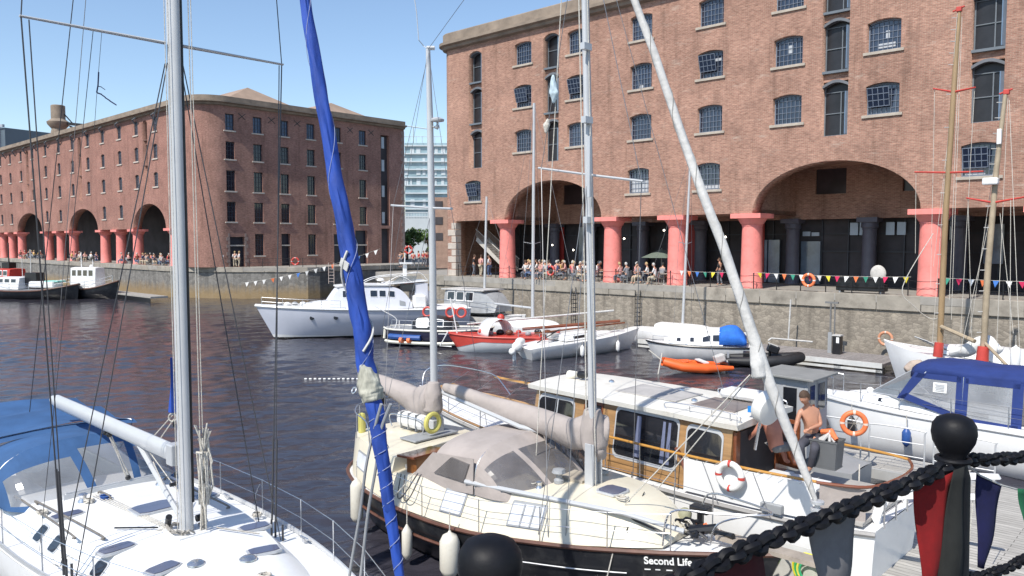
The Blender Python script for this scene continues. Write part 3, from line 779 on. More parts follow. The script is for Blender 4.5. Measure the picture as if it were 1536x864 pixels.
# glass apartment tower between the two warehouses
td = 190
t0 = at_d(604, 214, td); t1 = at_d(664, 214, td)
tb = empty('apartment_tower', 'tall pale glass apartment tower standing in the gap between the two warehouses', 'tower block', (t0.x, td, 3.5), 0)
W_ = t1.x - t0.x; TH = t0.z - 3.5
b = MB(); b.b2(0.4, W_ + 6, 0.6, 20, 0, TH); b.build('wall', mat('tower_glass', (0.26, 0.36, 0.40), 0.15, 0.3, .25, spec=.8), tb)
b = MB()
for i in range(13):
    z = 3.0 + i * (TH - 3.3) / 12.3
    b.b2(-0.3, W_ + 6, 0, .6, z, z + .32)
b.build('floor_band', mat('tower_white', (0.50, 0.55, 0.57), .5, .05, .5), tb)
b = MB()
random.seed(3)
for i in range(9):
    z = 4.0 + i * (TH - 3.5) / 9.3
    for k in range(9):
        if random.random() < .55: b = MB(); b.b2(0.2 + k * 1.5, 0.2 + k * 1.5 + random.choice((.4, .7, 1.0)), .45, .58, z, z + 1.6); b.build('white_panel', MATS['tower_white'], tb)
b = MB()
for k in range(9): b.tube([(0.2 + k * 1.5, .3, TH), (0.2 + k * 1.5, .3, TH + 1.6)], .06, 4)
b.tube([(0, .3, TH + 1.5), (W_, .3, TH + 1.5)], .06, 4); b.tube([(2.2, 3, TH), (2.2, 3, TH + 4.2)], .12, 4); b.tube([(.8, 3, TH + 4.4), (6.5, 3, TH + 3.6)], .14, 4)
b.build('roof_rail', MATS['tower_white'], tb)
pc = at_d(606, 318, 150); pe = at_d(662, 318, 150)
wb = empty('podium_block', 'long white low building with a balustrade in front of the glass tower', 'building', (pc.x - 1, 150, 3.5), 0)
b = MB(); b.b2(0, 12, 0, 8, 0, pc.z - 3.5 - 1.2); b.build('wall', MATS['tower_white'], wb)
b = MB()
for k in range(40): b.b2(k * .3, k * .3 + .12, 0, .1, pc.z - 4.7, pc.z - 3.7)
b.b2(0, 12, -.05, .15, pc.z - 3.7, pc.z - 3.5); b.build('balustrade', MATS['tower_white'], wb)
lb0 = at_d(650, 296, 84); 
lb = empty('brick_building', 'narrow strip of a brown brick building with dark windows beside the nearer warehouse corner', 'building', (lb0.x, 84, 3.5), 0)
b = MB(); b.b2(0, 5, 0, 8, 0, lb0.z - 3.5); b.build('wall', mat('brown_brick', (0.33, 0.22, 0.17), .9, .2, 2), lb)
for i in range(3): b = MB(); b.b2(.1, 1.0, -.05, -.003, 3.0 + i * 1.7, 3.8 + i * 1.7); b.build('window', VOID, lb)

# trees in the gap
LEAF = mat('leaf_green', (0.10, 0.17, 0.035), .6, .45, .9)
def tree(x, y, z, h, r, label, seed):
    random.seed(seed)
    root = empty('leafy_tree', label, 'tree', (x, y, z), 0, 'trees in the gap between the warehouses')
    b = MB(); b.tube([(0, 0, 0), (.1, 0, h * .35), (-.05, .1, h * .6)], [.22, .16, .08], 7)
    for k in range(5):
        a = k * 1.3; b.tube([(0.05, 0, h * (.35 + .05 * k)), (math.cos(a) * r * .6, math.sin(a) * r * .6, h * (.6 + .06 * k))], [.08, .03], 5)
    b.build('trunk', mat('bark', (0.10, 0.07, 0.05), .9, .3, 5), root)
    c = MB()
    cl = [(random.gauss(0, r * .45), random.gauss(0, r * .45), h * .66 + random.gauss(0, h * .15)) for _ in range(26)]
    for (cx, cy, cz) in cl:
        rr = random.uniform(.35, .7) * r * .55
        for _ in range(130):
            d = Vector((random.gauss(0, 1), random.gauss(0, 1), random.gauss(0, 1))).normalized() * rr * random.uniform(.5, 1)
            s = random.uniform(.10, .22); n = Vector((random.gauss(0, 1), random.gauss(0, 1), random.gauss(0, 1))).normalized(); e = n.orthogonal().normalized(); f = n.cross(e)
            q = Vector((cx, cy, cz)) + d
            c.poly([q + e * s, q + f * s * .6, q - e * s, q - f * s * .6])
    c.build('crown', LEAF, root)
tree(-16.4, 122, 3.5, 5.0, 2.4, 'round green tree at the left of the gap between the warehouses', 11)
tree(-13.6, 126, 3.5, 5.3, 2.2, 'green tree in the middle of the gap, behind the tall pale mast', 12)
tree(-18.6, 128, 3.5, 4.6, 2.0, 'green tree half hidden by the far warehouse corner', 13)

# ================================================================ boats
WHITE = mat('white_gelcoat', (0.80, 0.80, 0.79), 0.30, 0.03, 2, dirt=(0.62, 0.60, 0.55), dscale=1.6, damt=0.35)
WHITE2 = mat('white_paint', (0.74, 0.74, 0.73), 0.45, 0.05, 2.5, dirt=(0.50, 0.46, 0.40), dscale=2.2, damt=0.45)
CREAM = mat('cream_paint', (0.72, 0.66, 0.52), 0.35, 0.04, 2, dirt=(0.58, 0.50, 0.38), dscale=1.7, damt=0.45)
ALU = mat('aluminium', (0.56, 0.57, 0.58), 0.42, 0.06, 3, metal=0.35)
WALU = mat('white_spar', (0.50, 0.51, 0.52), 0.35, 0.04, 3, metal=0.1)
STEEL = mat('stainless_steel', (0.62, 0.63, 0.65), 0.25, 0.05, 5, metal=0.9)
WIRE = mat('rigging_wire', (0.22, 0.22, 0.23), 0.4, 0.1, 5, metal=0.4)
DWIRE = mat('dark_rigging', (0.05, 0.05, 0.055), 0.5, 0.1, 5)
ROPE = mat('pale_rope', (0.55, 0.52, 0.46), 0.9, 0.3, 40, 0.5, 90)
NAVYC = mat('blue_canvas', (0.033, 0.095, 0.225), 0.85, 0.2, 1.4, 0.7, 3.5)
NAVY2 = mat('navy_canvas', (0.015, 0.035, 0.16), 0.85, 0.2, 1.6, 0.7, 4)
BLUES = mat('royal_blue_sailcloth', (0.014, 0.058, 0.32), 0.75, 0.35, 4.0, 1.0, 5, stretch=(1, 1, 0.35), dirt=(0.05, 0.08, 0.32), dscale=3, damt=0.35)
TAUPE = mat('taupe_canvas', (0.37, 0.325, 0.30), 0.9, 0.12, 2.0, 0.8, 5)
GREYC = mat('grey_sailcloth', (0.52, 0.51, 0.49), 0.85, 0.12, 2.5, 0.9, 9, dirt=(0.33, 0.32, 0.30), dscale=4, damt=0.5)
VINYL = mat('clear_vinyl', (0.42, 0.44, 0.47), 0.12, 0.2, 1.5, spec=0.8, alpha=0.42)
DVINYL = mat('tinted_vinyl', (0.16, 0.15, 0.15), 0.1, 0.3, 1.5, spec=0.8, alpha=0.72)
VARN = mat('varnished_wood', (0.34, 0.195, 0.085), 0.25, 0.25, 1.6, 0.05, stretch=(1, 1, 9), coat=0.6)
TEAK = mat('dark_varnish', (0.19, 0.06, 0.025), 0.3, 0.25, 2, stretch=(1, 1, 8), coat=0.4)
HANDR = mat('golden_rail', (0.50, 0.25, 0.05), 0.3, 0.15, 4, coat=0.5)
BHULL = mat('black_hull', (0.014, 0.015, 0.018), 0.28, 0.3, 1.3, 0.15, 3, dirt=(0.07, 0.07, 0.068), dscale=2.2, damt=0.5)
RUBB = mat('rubbing_strake', (0.12, 0.05, 0.032), 0.5, 0.3, 4)
HATCH = mat('hatch_acrylic', (0.10, 0.11, 0.17), 0.12, 0.1, 2, spec=0.7)
DGLASS = mat('dark_cabin_glass', (0.015, 0.017, 0.022), 0.05, 0.5, 1.2, spec=1.0)
RUBBER = mat('black_rubber', (0.02, 0.02, 0.022), 0.55, 0.2, 4)
ORANGE = mat('orange_rubber', (0.80, 0.13, 0.025), 0.5, 0.1, 3)
LIFEO = mat('lifebuoy_orange', (0.82, 0.20, 0.07), 0.5, 0.12, 5)
RED = mat('red_paint', (0.52, 0.06, 0.045), 0.45, 0.12, 2, dirt=(0.40, 0.05, 0.035), dscale=3, damt=0.5)
FEND = mat('fender_white', (0.70, 0.67, 0.58), 0.5, 0.08, 5, dirt=(0.42, 0.38, 0.30), dscale=5, damt=0.5)
BLUEP = mat('blue_plastic', (0.03, 0.09, 0.30), 0.4, 0.15, 5)
GREYP = mat('grey_paint', (0.30, 0.31, 0.32), 0.45, 0.08, 2)
WOODD = mat('weathered_deck_boards', (0.40, 0.375, 0.335), 0.8, 0.22, 2.2, 0.3, 18, stretch=(1, 1, 1))
CURT = mat('pale_curtain', (0.60, 0.62, 0.66), 0.8, 0.15, 4)
YELL = mat('yellow_foam', (0.55, 0.50, 0.14), 0.7, 0.1, 5)

def lerp_st(st, x):
    if x <= st[0][0]: return st[0][1:]
    for a, b in zip(st, st[1:]):
        if x <= b[0]:
            t = (x - a[0]) / (b[0] - a[0]); t2 = t
            return tuple(p + (q - p) * t2 for p, q in zip(a[1:], b[1:]))
    return st[-1][1:]
def smooth_st(st, n):
    """catmull-rom resample of stations sorted by x"""
    out = []
    m = len(st) - 1
    for i in range(m):
        p0 = st[max(0, i - 1)]; p1 = st[i]; p2 = st[i + 1]; p3 = st[min(m, i + 2)]
        for k in range(n):
            t = k / n
            out.append(tuple(0.5 * (2 * b + (c - a) * t + (2 * a - 5 * b + 4 * c - d) * t * t + (3 * b - a - 3 * c + d) * t ** 3) for a, b, c, d in zip(p0, p1, p2, p3)))
    out.append(st[-1]); return [(q[0], max(0.012, q[1])) + tuple(q[2:]) for q in out]
def hull(root, st, m, deck_m=None, zk=-0.55, pw=0.62, camber=0.05, stripe=None, name='hull', deck_drop=0.02, k=7, ex=2.4, n=5):
    """st: (x, half beam, sheer z, rake) sorted by x. rake moves the keel line in x relative to the sheer."""
    S = smooth_st(st, n)
    rings = []
    for s in S:
        x, hb, zs, rk = s
        half = []
        for i in range(k + 1):
            t = i / k
            y = hb * max(0.0, 1 - t ** ex) ** pw; z = zs + (zk - zs) * t
            half.append(Vector((x + rk * t, y, z)))
        rings.append(half + [Vector((p.x, -p.y, p.z)) for p in half[::-1][1:]])
    b = MB(); b.loft(rings, closed=False)
    b.poly(rings[0]); b.poly(rings[-1])
    h = b.build(name, m, root, smooth=40)
    if deck_m:
        d = MB(); rg = []
        for s in S:
            x, hb, zs, rk = s; hb = max(0.01, hb - 0.02)
            rg.append([Vector((x, hb * q, zs - deck_drop + camber * (1 - q * q))) for q in (-1, -.6, -.2, .2, .6, 1)])
        d.loft(rg, closed=False); d.build('deck', deck_m, root, smooth=40)
    return S
def sheer_line(S, side, off=0.0, dz=0.0, x0=-99, x1=99):
    return [Vector((s[0], side * (max(s[1] + off, 0.01)), s[2] + dz)) for s in S if x0 <= s[0] <= x1]
def strake(root, S, name, m, r=0.04, off=0.01, dz=0.0, x0=-99, x1=99, sides=(-1, 1)):
    for sd in sides:
        b = MB(); b.tube(sheer_line(S, sd, off, dz, x0, x1), r, 6); b.build(name, m, root, smooth=True)
def coach(root, st, m, name='coachroof', camber=0.08, n=4, caps=True, smooth=30):
    """st: (x, hb_bottom, z_bottom, hb_top, z_top)"""
    S = smooth_st(st, n); rings = []
    for x, hb, zb, ht, zt in S:
        pts = [Vector((x, -hb, zb)), Vector((x, -ht, zt))]
        for q in (-.66, -.33, 0, .33, .66): pts.append(Vector((x, ht * q, zt + camber * (1 - q * q))))
        pts += [Vector((x, ht, zt)), Vector((x, hb, zb))]
        rings.append(pts)
    b = MB(); b.loft(rings, closed=False)
    if caps: b.poly(rings[0]); b.poly(rings[-1])
    o = b.build(name, m, root, smooth=smooth)
    def P(x, s, side, off=0.012):
        hb, zb, ht, zt = lerp_st(S, x)
        return Vector((x, side * (hb + (ht - hb) * s + off), zb + (zt - zb) * s))
    def top(x, y):
        hb, zb, ht, zt = lerp_st(S, x); return zt + camber * max(0, 1 - (y / max(ht, .01)) ** 2)
    return o, P, top
def side_window(root, P, x0, x1, s0, s1, side, glass, frame=None, name='window', rnd=0.0, fw=0.05):
    pts = []
    r_ = max(rnd, .03); hx_ = (x1 - x0) / 2; hs_ = (s1 - s0) / 2; rs_ = min(hs_ * .9, r_ / max(.3, (P((x0 + x1) / 2, 1, side) - P((x0 + x1) / 2, 0, side)).length)); r_ = min(r_, hx_ * .9)
    for cx_, cs_, a0 in ((x1 - r_, s1 - rs_, 0), (x0 + r_, s1 - rs_, 90), (x0 + r_, s0 + rs_, 180), (x1 - r_, s0 + rs_, 270)):
        for q_ in range(5): a_ = math.radians(a0 + q_ * 22.5); pts.append((cx_ + r_ * math.cos(a_), cs_ + rs_ * math.sin(a_)))
    for (x, s) in () and ((x0 + rnd, s0), (x1 - rnd, s0), (x1, s0 + (s1 - s0) * .35 if rnd else s0), (x1, s1 - (s1 - s0) * .35 if rnd else s1), (x1 - rnd, s1), (x0 + rnd, s1), (x0, s1 - (s1 - s0) * .35 if rnd else s1), (x0, s0 + (s1 - s0) * .35 if rnd else s0)):
        pts.append((x, s))
    cx = (x0 + x1) / 2; cs = (s0 + s1) / 2
    if frame:
        hx = (x1 - x0) / 2; hs = (s1 - s0) / 2
        fx = (hx + fw) / hx; fz = 1 + fw * 1.6 / max(.2, hs * 2 * 0.5)
        f = MB(); f.slab([P(cx + (x - cx) * fx, cs + (s - cs) * fz, side, 0.006) for x, s in pts], (0, side * 0.012, 0)); fo = f.build(name, frame, root)
        g = MB(); g.slab([P(x, s, side, 0.021) for x, s in pts], (0, side * 0.006, 0)); g.build('pane', glass, fo)
        return fo
    g = MB(); g.slab([P(x, s, side, 0.008) for x, s in pts], (0, side * 0.01, 0)); return g.build(name, glass, root)
def wire(root, name, a, b, r=0.006, m=None, sag=0):
    q = MB(); q.tube(catenary(a, b, sag, 8) if sag else [a, b], r, 5); return q.build(name, m or WIRE, root, smooth=True)
def stanchions(root, pts, h, m=None, r=0.013, lines=(1.0, 0.5), lr=0.006, name='stanchion', lname='lifeline'):
    m = m or STEEL
    for p in pts:
        q = MB(); q.tube([p, Vector(p) + Vector((0, 0, h))], r, 6); q.build(name, m, root, smooth=True)
    for l in lines:
        q = MB(); q.tube([Vector(p) + Vector((0, 0, h * l - .01)) for p in pts], lr, 5); q.build(lname, m, root, smooth=True)
def bent(root, name, pts, r=0.014, m=None, n=6):
    """smooth tube through points"""
    P = [Vector(p) for p in pts]; out = []
    for i in range(len(P) - 1):
        p0 = P[max(0, i - 1)]; p1 = P[i]; p2 = P[i + 1]; p3 = P[min(len(P) - 1, i + 2)]
        for k in range(6):
            t = k / 6; out.append(0.5 * (2 * p1 + (p2 - p0) * t + (2 * p0 - 5 * p1 + 4 * p2 - p3) * t * t + (3 * p1 - p0 - 3 * p2 + p3) * t ** 3))
    out.append(P[-1])
    q = MB(); q.tube(out, r, n); return q.build(name, m or STEEL, root, smooth=True)
def bundle(root, name, path, radii, m, n=14, jit=0.12, seed=1, sy=1.0, folds=0, tw=0):
    """lumpy cloth wrapped round a spar"""
    rnd = random.Random(seed)
    P = [Vector(p) for p in path]; pts = []; rr = []
    for i in range(len(P) - 1):
        for k in range(6):
            t = k / 6; pts.append(P[i].lerp(P[i + 1], t)); rr.append(radii[i] + (radii[i + 1] - radii[i]) * t)
    pts.append(P[-1]); rr.append(radii[-1])
    rings = []
    ph = [rnd.random() * 6 for _ in range(4)]
    for i, p in enumerate(pts):
        t = (pts[min(i + 1, len(pts) - 1)] - pts[max(0, i - 1)]).normalized()
        e1 = t.cross(Vector((0, 0, 1))) if abs(t.z) < .9 else t.cross(Vector((1, 0, 0))); e1.normalize(); e2 = t.cross(e1)
        rg = []
        for k in range(n):
            a = 2 * math.pi * k / n
            w = 1 + jit * (math.sin(3 * a + i * 0.5 + tw * i + ph[0]) * .5 + math.sin(5 * a - i * 0.9 + tw * i + ph[1]) * .3 + rnd.uniform(-.3, .3))
            rg.append(p + (e1 * math.cos(a) + e2 * math.sin(a) * sy) * rr[i] * w)
        rings.append(rg)
    b = MB(); b.loft(rings); return b.build(name, m, root, smooth=True, sub=1)
def hood(root, x0, x1, x2, hw, zb, zt, cloth, vinyl, wins, zb2=None, name='spray_hood', pw=0.55, nu=32, nt=10, frame=True, y0=0.0):
    """front of the hood rises from a curved base at x0 to the hoop at x1, then runs aft to x2. wins: (u0,u1,t0,t1) on the front"""
    def base(u): c = math.cos(math.pi * u); s = math.sin(math.pi * u); return Vector((x1 + (x0 - x1) * s ** 0.7, y0 - hw * c, zb))
    def hoop(u, x, f=1.0, drop=0): c = math.cos(math.pi * u); s = math.sin(math.pi * u); cc = (abs(c) ** 0.75) * (1 if c > 0 else -1); return Vector((x, y0 - hw * f * cc, zb + (zt - drop - zb) * s ** pw))
    cl = MB(); wn = MB()
    for i in range(nu):
        for j in range(nt):
            u0, u1, t0, t1 = i / nu, (i + 1) / nu, j / nt, (j + 1) / nt
            def S(u, t):
                p = base(u).lerp(hoop(u, x1), t); bulge = math.sin(math.pi * t) * .06; return p + Vector((bulge if x0 > x1 else -bulge, 0, bulge))
            q = [S(u0, t0), S(u1, t0), S(u1, t1), S(u0, t1)]
            um, tm = (u0 + u1) / 2, (t0 + t1) / 2
            if any(a < um < b and c < tm < d for a, b, c, d in wins): wn.poly(q)
            else: cl.poly(q)
        for j in range(6):
            u0, u1 = i / nu, (i + 1) / nu; a, b = j / 6, (j + 1) / 6
            f = lambda u, t: hoop(u, x1 + (x2 - x1) * t, 1.0, .10 * t)
            cl.poly([f(u0, a), f(u1, a), f(u1, b), f(u0, b)])
    o = cl.build(name, cloth, root, smooth=50)
    if wn.v: wn.build('clear_panel', vinyl, o, smooth=50)
    if frame: bent(root, 'hood_hoop', [hoop(k / 12, x1) - Vector((0, 0, .015)) for k in range(13)], .013)
    return o
def fender(loc, label, r=0.13, h=0.6, m=None, group=None, tilt=0):
    o = empty('fender', label, 'fender', loc, 0, group)
    b = MB(); b.lathe([(0.02, -h / 2 - .07), (.04, -h / 2 - .05), (r * .7, -h / 2), (r, -h / 2 + r * .6), (r, h / 2 - r * .6), (r * .7, h / 2), (.04, h / 2 + .05), (.02, h / 2 + .09)], n=16); b.build('fender_body', m or FEND, o, smooth=True)
    b = MB(); b.tube([(0, 0, h / 2 + .08), (0, .02, h / 2 + .45)], .012, 5); b.build('lanyard', ROPE, o)
    return o
def lifebuoy(loc, label, R=0.3, r=0.065, M=None, m=None, bands=4, bm=None, group=None, lattice=False):
    o = empty('lifebuoy', label, 'lifebuoy', loc, 0, group)
    b = MB(); b.torus((0, 0, 0), R, r, M, 28, 10); b.build('ring', m or LIFEO, o, smooth=True)
    for i in range(bands):
        a = math.pi / 2 * i + (0 if bands == 4 else .3)
        pts = []
        c = MB()
        for s in (-.1, .1):
            pts.append([Vector(((R + (r + .006) * math.cos(t)) * math.cos(a + s), (R + (r + .006) * math.cos(t)) * math.sin(a + s), (r + .006) * math.sin(t))) for t in [k * math.pi / 5 for k in range(10)]])
        if M is not None: pts = [[M @ p for p in rg] for rg in pts]
        c.loft(pts, cap=False); c.build('band', bm or RED, o, smooth=True)
    if lattice:
        c = MB()
        for i in range(6):
            a = i * math.pi / 3; p = Vector((R * math.cos(a), R * math.sin(a), 0)); p = M @ p if M is not None else p
            c.tube([-p * .98, p * .98], .008, 4)
        c.build('rope_lattice', ROPE, o)
    return o
UL = lambda fr, x, y, z: fr @ Vector((x, y, z))

# ---------------------------------------------------------------- near white sloop
def rotz(v, deg): return Matrix.Rotation(math.radians(deg), 3, 'Z') @ Vector(v)
HD = -42.85
ax = Vector((0.733, -0.680, 0)); ay = Vector((0.680, 0.733, 0))
pA = Vector((-5.1, 12.2, 0)) + ax * 0.03 - ay * 0.11
A = empty('sailing_yacht', 'white sloop with a blue spray hood and silver mast, nearest at the left', 'sailing yacht', pA, HD)
SA = hull(A, [(-8.5, 1.45, 1.35, .25), (-5.5, 1.85, 1.36, 0), (-2, 1.92, 1.40, 0), (0.7, 1.68, 1.46, 0), (2.6, 1.26, 1.52, 0), (4.2, .68, 1.58, -.2), (5.6, .03, 1.64, -.6)], WHITE, WHITE)
for sd in (-1, 1):
    b = MB(); L1 = sheer_line(SA, sd, -.03, 0); b.loft([[p, p + Vector((0, 0, .07)), p + Vector((0, -sd * .025, .07)), p + Vector((0, -sd * .025, 0))] for p in L1], closed=True); b.build('toe_rail', ALU, A)
CA, PA, TA = coach(A, [(-4.2, 1.52, 1.38, 1.18, 1.74), (-2.5, 1.55, 1.38, 1.2, 1.76), (-.5, 1.46, 1.40, 1.15, 1.76), (1.0, 1.18, 1.45, .92, 1.72), (2.2, .86, 1.49, .6, 1.66), (3.1, .45, 1.53, .25, 1.6), (3.5, .12, 1.57, .05, 1.585)], WHITE, camber=.07)
# deck hatches, portlights, vents
def hatch(root, x, y, z, lx, ly, rz=0, dome=True, name='deck_hatch'):
    Mz = RZ(rz); f = MB()
    pts = []
    for sx, sy in ((-1, -.6), (-.75, -1), (.75, -1), (1, -.6), (1, .6), (.75, 1), (-.75, 1), (-1, .6)): pts.append(Mz @ Vector((sx * lx / 2, sy * ly / 2, 0)) + Vector((x, y, z)))
    f.slab(pts, (0, 0, .045)); fo = f.build(name, ALU, root, bevel=.008)
    g = MB(); g.slab([Vector((x, y, z + .046)) + (p - Vector((x, y, z))) * .84 for p in pts], (0, 0, .012)); g.build('pane', HATCH, fo)
for (x, y, lx, ly, rz) in ((-1.39, 0.08, .55, .75, 0), (-.15, -1.0, .30, .55, 8), (1.0, -.80, .30, .5, 14), (-2.23, -1.02, .28, .52, 3), (-1.45, .98, .28, .5, 0), (.52, .88, .3, .5, -8), (1.48, .5, .28, .5, -16)):
    hatch(A, x, y, TA(x, y) - .01, lx, ly, rz)
for x in (-2.35, -1.65, -.1):
    side_window(A, PA, x - .13, x + .13, .25, .75, -1, DGLASS, ALU, 'portlight', rnd=.05, fw=.03)
for x, y in ((1.22, -.42), (1.6, .18)):
    b = MB(); b.lathe([(.13, 0), (.125, .02), (.08, .05), (.01, .06)], (x, y, TA(x, y)), 18); b.build('deck_vent', STEEL, A, smooth=True)
for (x0, y0, x1, y1) in ((-3.3, -1.16, -.7, -1.02), (-3.9, -1.32, -1.1, -1.30), (-3.0, .95, -.6, .98), (-2.95, -.28, -2.4, -.26)):
    bent(A, 'grab_rail', [(x0, y0, TA(x0, y0) + .02), (x0 + .1, y0, TA(x0, y0) + .07), (x1 - .1, y1, TA(x1, y1) + .07), (x1, y1, TA(x1, y1) + .02)], .017, mat('weathered_teak', (.17, .155, .14), .8, .2, 5))
b = MB(); b.box((-3.15, .15, 1.84), (.10, 1.9, .09)); b.box((-3.15, .15, 1.89), (.05, 1.8, .04)); b.build('mainsheet_track', ALU, A)
for k in range(4):
    wire(A, 'deck_line', (-2.9, -.42 + .05 * k, 1.86), (-.35, -.2 + .03 * k, 1.84), .007, ROPE)
wire(A, 'deck_line', (-.3, -.25, 1.85), (-1.2, -1.6, 1.5), .009, ROPE, .03); wire(A, 'deck_line', (-.3, -.2, 1.85), (-1.0, -1.5, 1.52), .006, ROPE, .02)
wire(A, 'jib_sheet', (-1.0, -1.62, 1.5), (4.9, -.3, 1.75), .010, ROPE, .03)
b = MB(); b.b2(-.3, .3, -.25, .25, TA(0, 0) - .03, TA(0, 0) + .02); b.build('mast_step', WHITE, A, bevel=.01)
# mast: oval section, leaning as it stands
def oval_mast(root, z0, z1, rx, ry, m, name='mast', top=(0, 0)):
    b = MB(); rings = []
    for i in range(9):
        t = i / 8; k = 1 if t < .7 else 1 - (t - .7) * .5
        rings.append([Vector((top[0] * t + rx * k * math.cos(2 * math.pi * j / 20), top[1] * t + ry * k * math.sin(2 * math.pi * j / 20), z0 + (z1 - z0) * t)) for j in range(20)])
    b.loft(rings); return b.build(name, m, root, smooth=40)
oval_mast(A, 1.74, 21.0, .135, .10, WALU)
b = MB(); b.b2(-.165, -.13, -.02, .02, 3.3, 20); b.build('mainsail_track', BLACK, A)
b = MB(); b.tube([(.11, .066, 2.3), (.11, .066, 6.5), (.10, .06, 16)], .024, 6); b.build('mast_slot', BLACK, A)
for (z, w) in ((9.40, 2.0), (15.0, 1.6)):
    for sd in (-1, 1):
        b = MB(); b.tube([(-.02, sd * .13, z), (-.25, sd * w, z + .06)], [.05, .035], 8, sy=.5); b.build('spreader', WALU, A, smooth=True)
for sd, c in ((-1, (-.5, -1.62)), (1, (.35, 1.28))):
    bx = c[0]; by = c[1]
    wire(A, 'shroud', (bx, by, 1.5), (-.25, sd * 1.98, 9.46), .011, DWIRE); wire(A, 'shroud', (-.25, sd * 1.98, 9.46), (-.2, sd * 1.55, 15.06), .009, DWIRE)
    wire(A, 'shroud', (bx + .12, by, 1.5), (-.2, sd * 1.9, 9.42), .009, DWIRE)
    wire(A, 'shroud', (bx + .35, by * .97, 1.5), (.02, sd * .12, 9.1), .009, DWIRE); wire(A, 'shroud', (bx - .3, by * .97, 1.5), (-.06, sd * .12, 9.1), .009, DWIRE)
    for qx in (0, .12, .35): b = MB(); b.tube([(bx + qx, by, 1.48), (bx + qx, by, 1.75)], .02, 6); b.build('turnbuckle', DWIRE, A)
    for qx, tx, tz in ((0, -.25, 9.46), (.12, -.2, 9.42)):
        g0 = Vector((bx + qx, by, 1.5)); g1 = Vector((tx, sd * 1.95, tz)); b = MB(); b.tube([g0.lerp(g1, .03), g0.lerp(g1, .2)], .018, 6); b.build('shroud_cover', DWIRE, A)
wire(A, 'backstay', (-8.3, 0, 1.5), (0, 0, 20.8), .009, DWIRE)
wire(A, 'flag_halyard', (-1.7, -1.6, 1.5), (-.15, -1.1, 9.42), .005, DWIRE)
wire(A, 'topping_lift', (-6.2, 0, 3.15), (-.2, 0, 20.8), .006, WIRE)
for k, (yy, r_) in enumerate(((-.19, .007), (.19, .008), (.22, .007), (-.17, .006))):
    wire(A, 'halyard', (.12 + .03 * k, yy, 1.85), (.05 + .02 * k, yy * .85, 20.5), r_, ROPE)
# boom
b = MB(); rings = []
for t in (0, .06, .5, .94, 1.0):
    x = -.28 - 5.95 * t; z = 3.0 + .06 * t; k = .7 if t in (1.0,) else 1
    rings.append([Vector((x, .095 * k * math.cos(2 * math.pi * j / 12), z + .15 * k * math.sin(2 * math.pi * j / 12) * (1 if t < 1 else .8))) for j in range(12)])
b.loft(rings); b.build('boom', WALU, A, smooth=40)
b = MB(); b.box((-.33, 0, 3.0), (.22, .23, .34)); b.build('gooseneck', ALU, A, bevel=.02)
b = MB(); b.tube([(-.12, 0, 1.95), (-1.75, 0, 2.88)], .045, 8); b.build('boom_vang', WALU, A, smooth=True)
wire(A, 'vang_line', (-.1, 0.02, 2.3), (-1.6, 0, 2.95), .008, ROPE); wire(A, 'vang_line', (-.2, 0, 1.9), (-1.2, 0, 2.7), .008, ROPE)
for k in range(4): wire(A, 'mainsheet', (-3.15, .3 + .03 * k, 1.9), (-3.2 - .18 * (k % 2), .03, 2.9), .008, ROPE)
for q_, r_ in (((-3.15, .32, 1.95), .05), ((-3.2, .03, 2.82), .055), ((-3.38, .03, 2.82), .05)): b = MB(); b.ball(q_, r_); b.build('mainsheet_block', BLACK, A)
# coiled halyard tails on the mast
b = MB()
rnd = random.Random(5)
for k in range(11):
    x = .20 + rnd.uniform(-.05, .08); y = .18 + rnd.uniform(-.05, .08)
    b.tube([(x, y, 3.35 + rnd.uniform(-.1, .1)), (x + rnd.uniform(-.08, .08), y + .05, 2.95), (x + rnd.uniform(-.1, .1), y + rnd.uniform(-.04, .1), 2.55), (x + rnd.uniform(-.08, .08), y, 2.25), (x + rnd.uniform(-.04, .04), y - .02, 3.1)], .013, 5)
b.tube([(.2, .1, 3.1), (.24, .26, 3.08), (.3, .14, 3.1), (.2, .1, 3.1)], .02, 5)
for k in range(9):
    a = rnd.uniform(0, 6.28); b.tube([(.24, .19, 3.2), (.24 + .12 * math.cos(a), .19 + .12 * math.sin(a), 3.42 + rnd.uniform(0, .12)), (.25, .2, 3.15)], .012, 5)
for k in range(7):
    x = .20 + rnd.uniform(-.04, .06); b.tube([(x, .17 + rnd.uniform(-.03, .06), 2.6), (x + rnd.uniform(-.05, .05), .15 + rnd.uniform(-.03, .08), 1.82)], .010, 5)
b.build('coiled_rope', ROPE, A, smooth=True)
b = MB(); rnd = random.Random(9)
for k in range(10):
    a = rnd.uniform(0, 6.28); a2 = a + rnd.uniform(.6, 1.8); R0 = .24
    b.tube([(R0 * math.cos(a), R0 * math.sin(a), 1.86), (.30 * math.cos((a + a2) / 2), .3 * math.sin((a + a2) / 2), 1.9 + rnd.uniform(0, .06)), (R0 * math.cos(a2), R0 * math.sin(a2), 1.86)], .017, 5)
b.build('mast_foot_rope', mat('speckled_rope', (.33, .31, .28), .9, .5, 60), A, smooth=True)
for q0, q1, r0 in (((-.26, -.18, 1.9), (-.12, -.22, 2.08), .05), ((.05, .14, 2.0), (.05, .27, 2.0), .055), ((-.05, -.13, 2.6), (-.05, -.22, 2.6), .03)): b = MB(); b.tube([q0, q1], r0, 10); b.build('mast_winch', BLACK, A, smooth=40)
for z in (2.75, 3.55): b = MB(); b.ball((-.04, -.14, z), .035, sc=(.8, .5, 1.6)); b.build('mast_exit_slot', BLACK, A)
b = MB(); b.tube([(.3, .35, TA(.3, .3) + .05), (.9, .75, TA(.9, .7) + .05)], .012, 5); b.tube([(-.35, -.3, TA(0, 0) + .05), (-.9, -.75, TA(-.9, -.7) + .04)], .014, 5); b.build('lashing', BLACK, A)
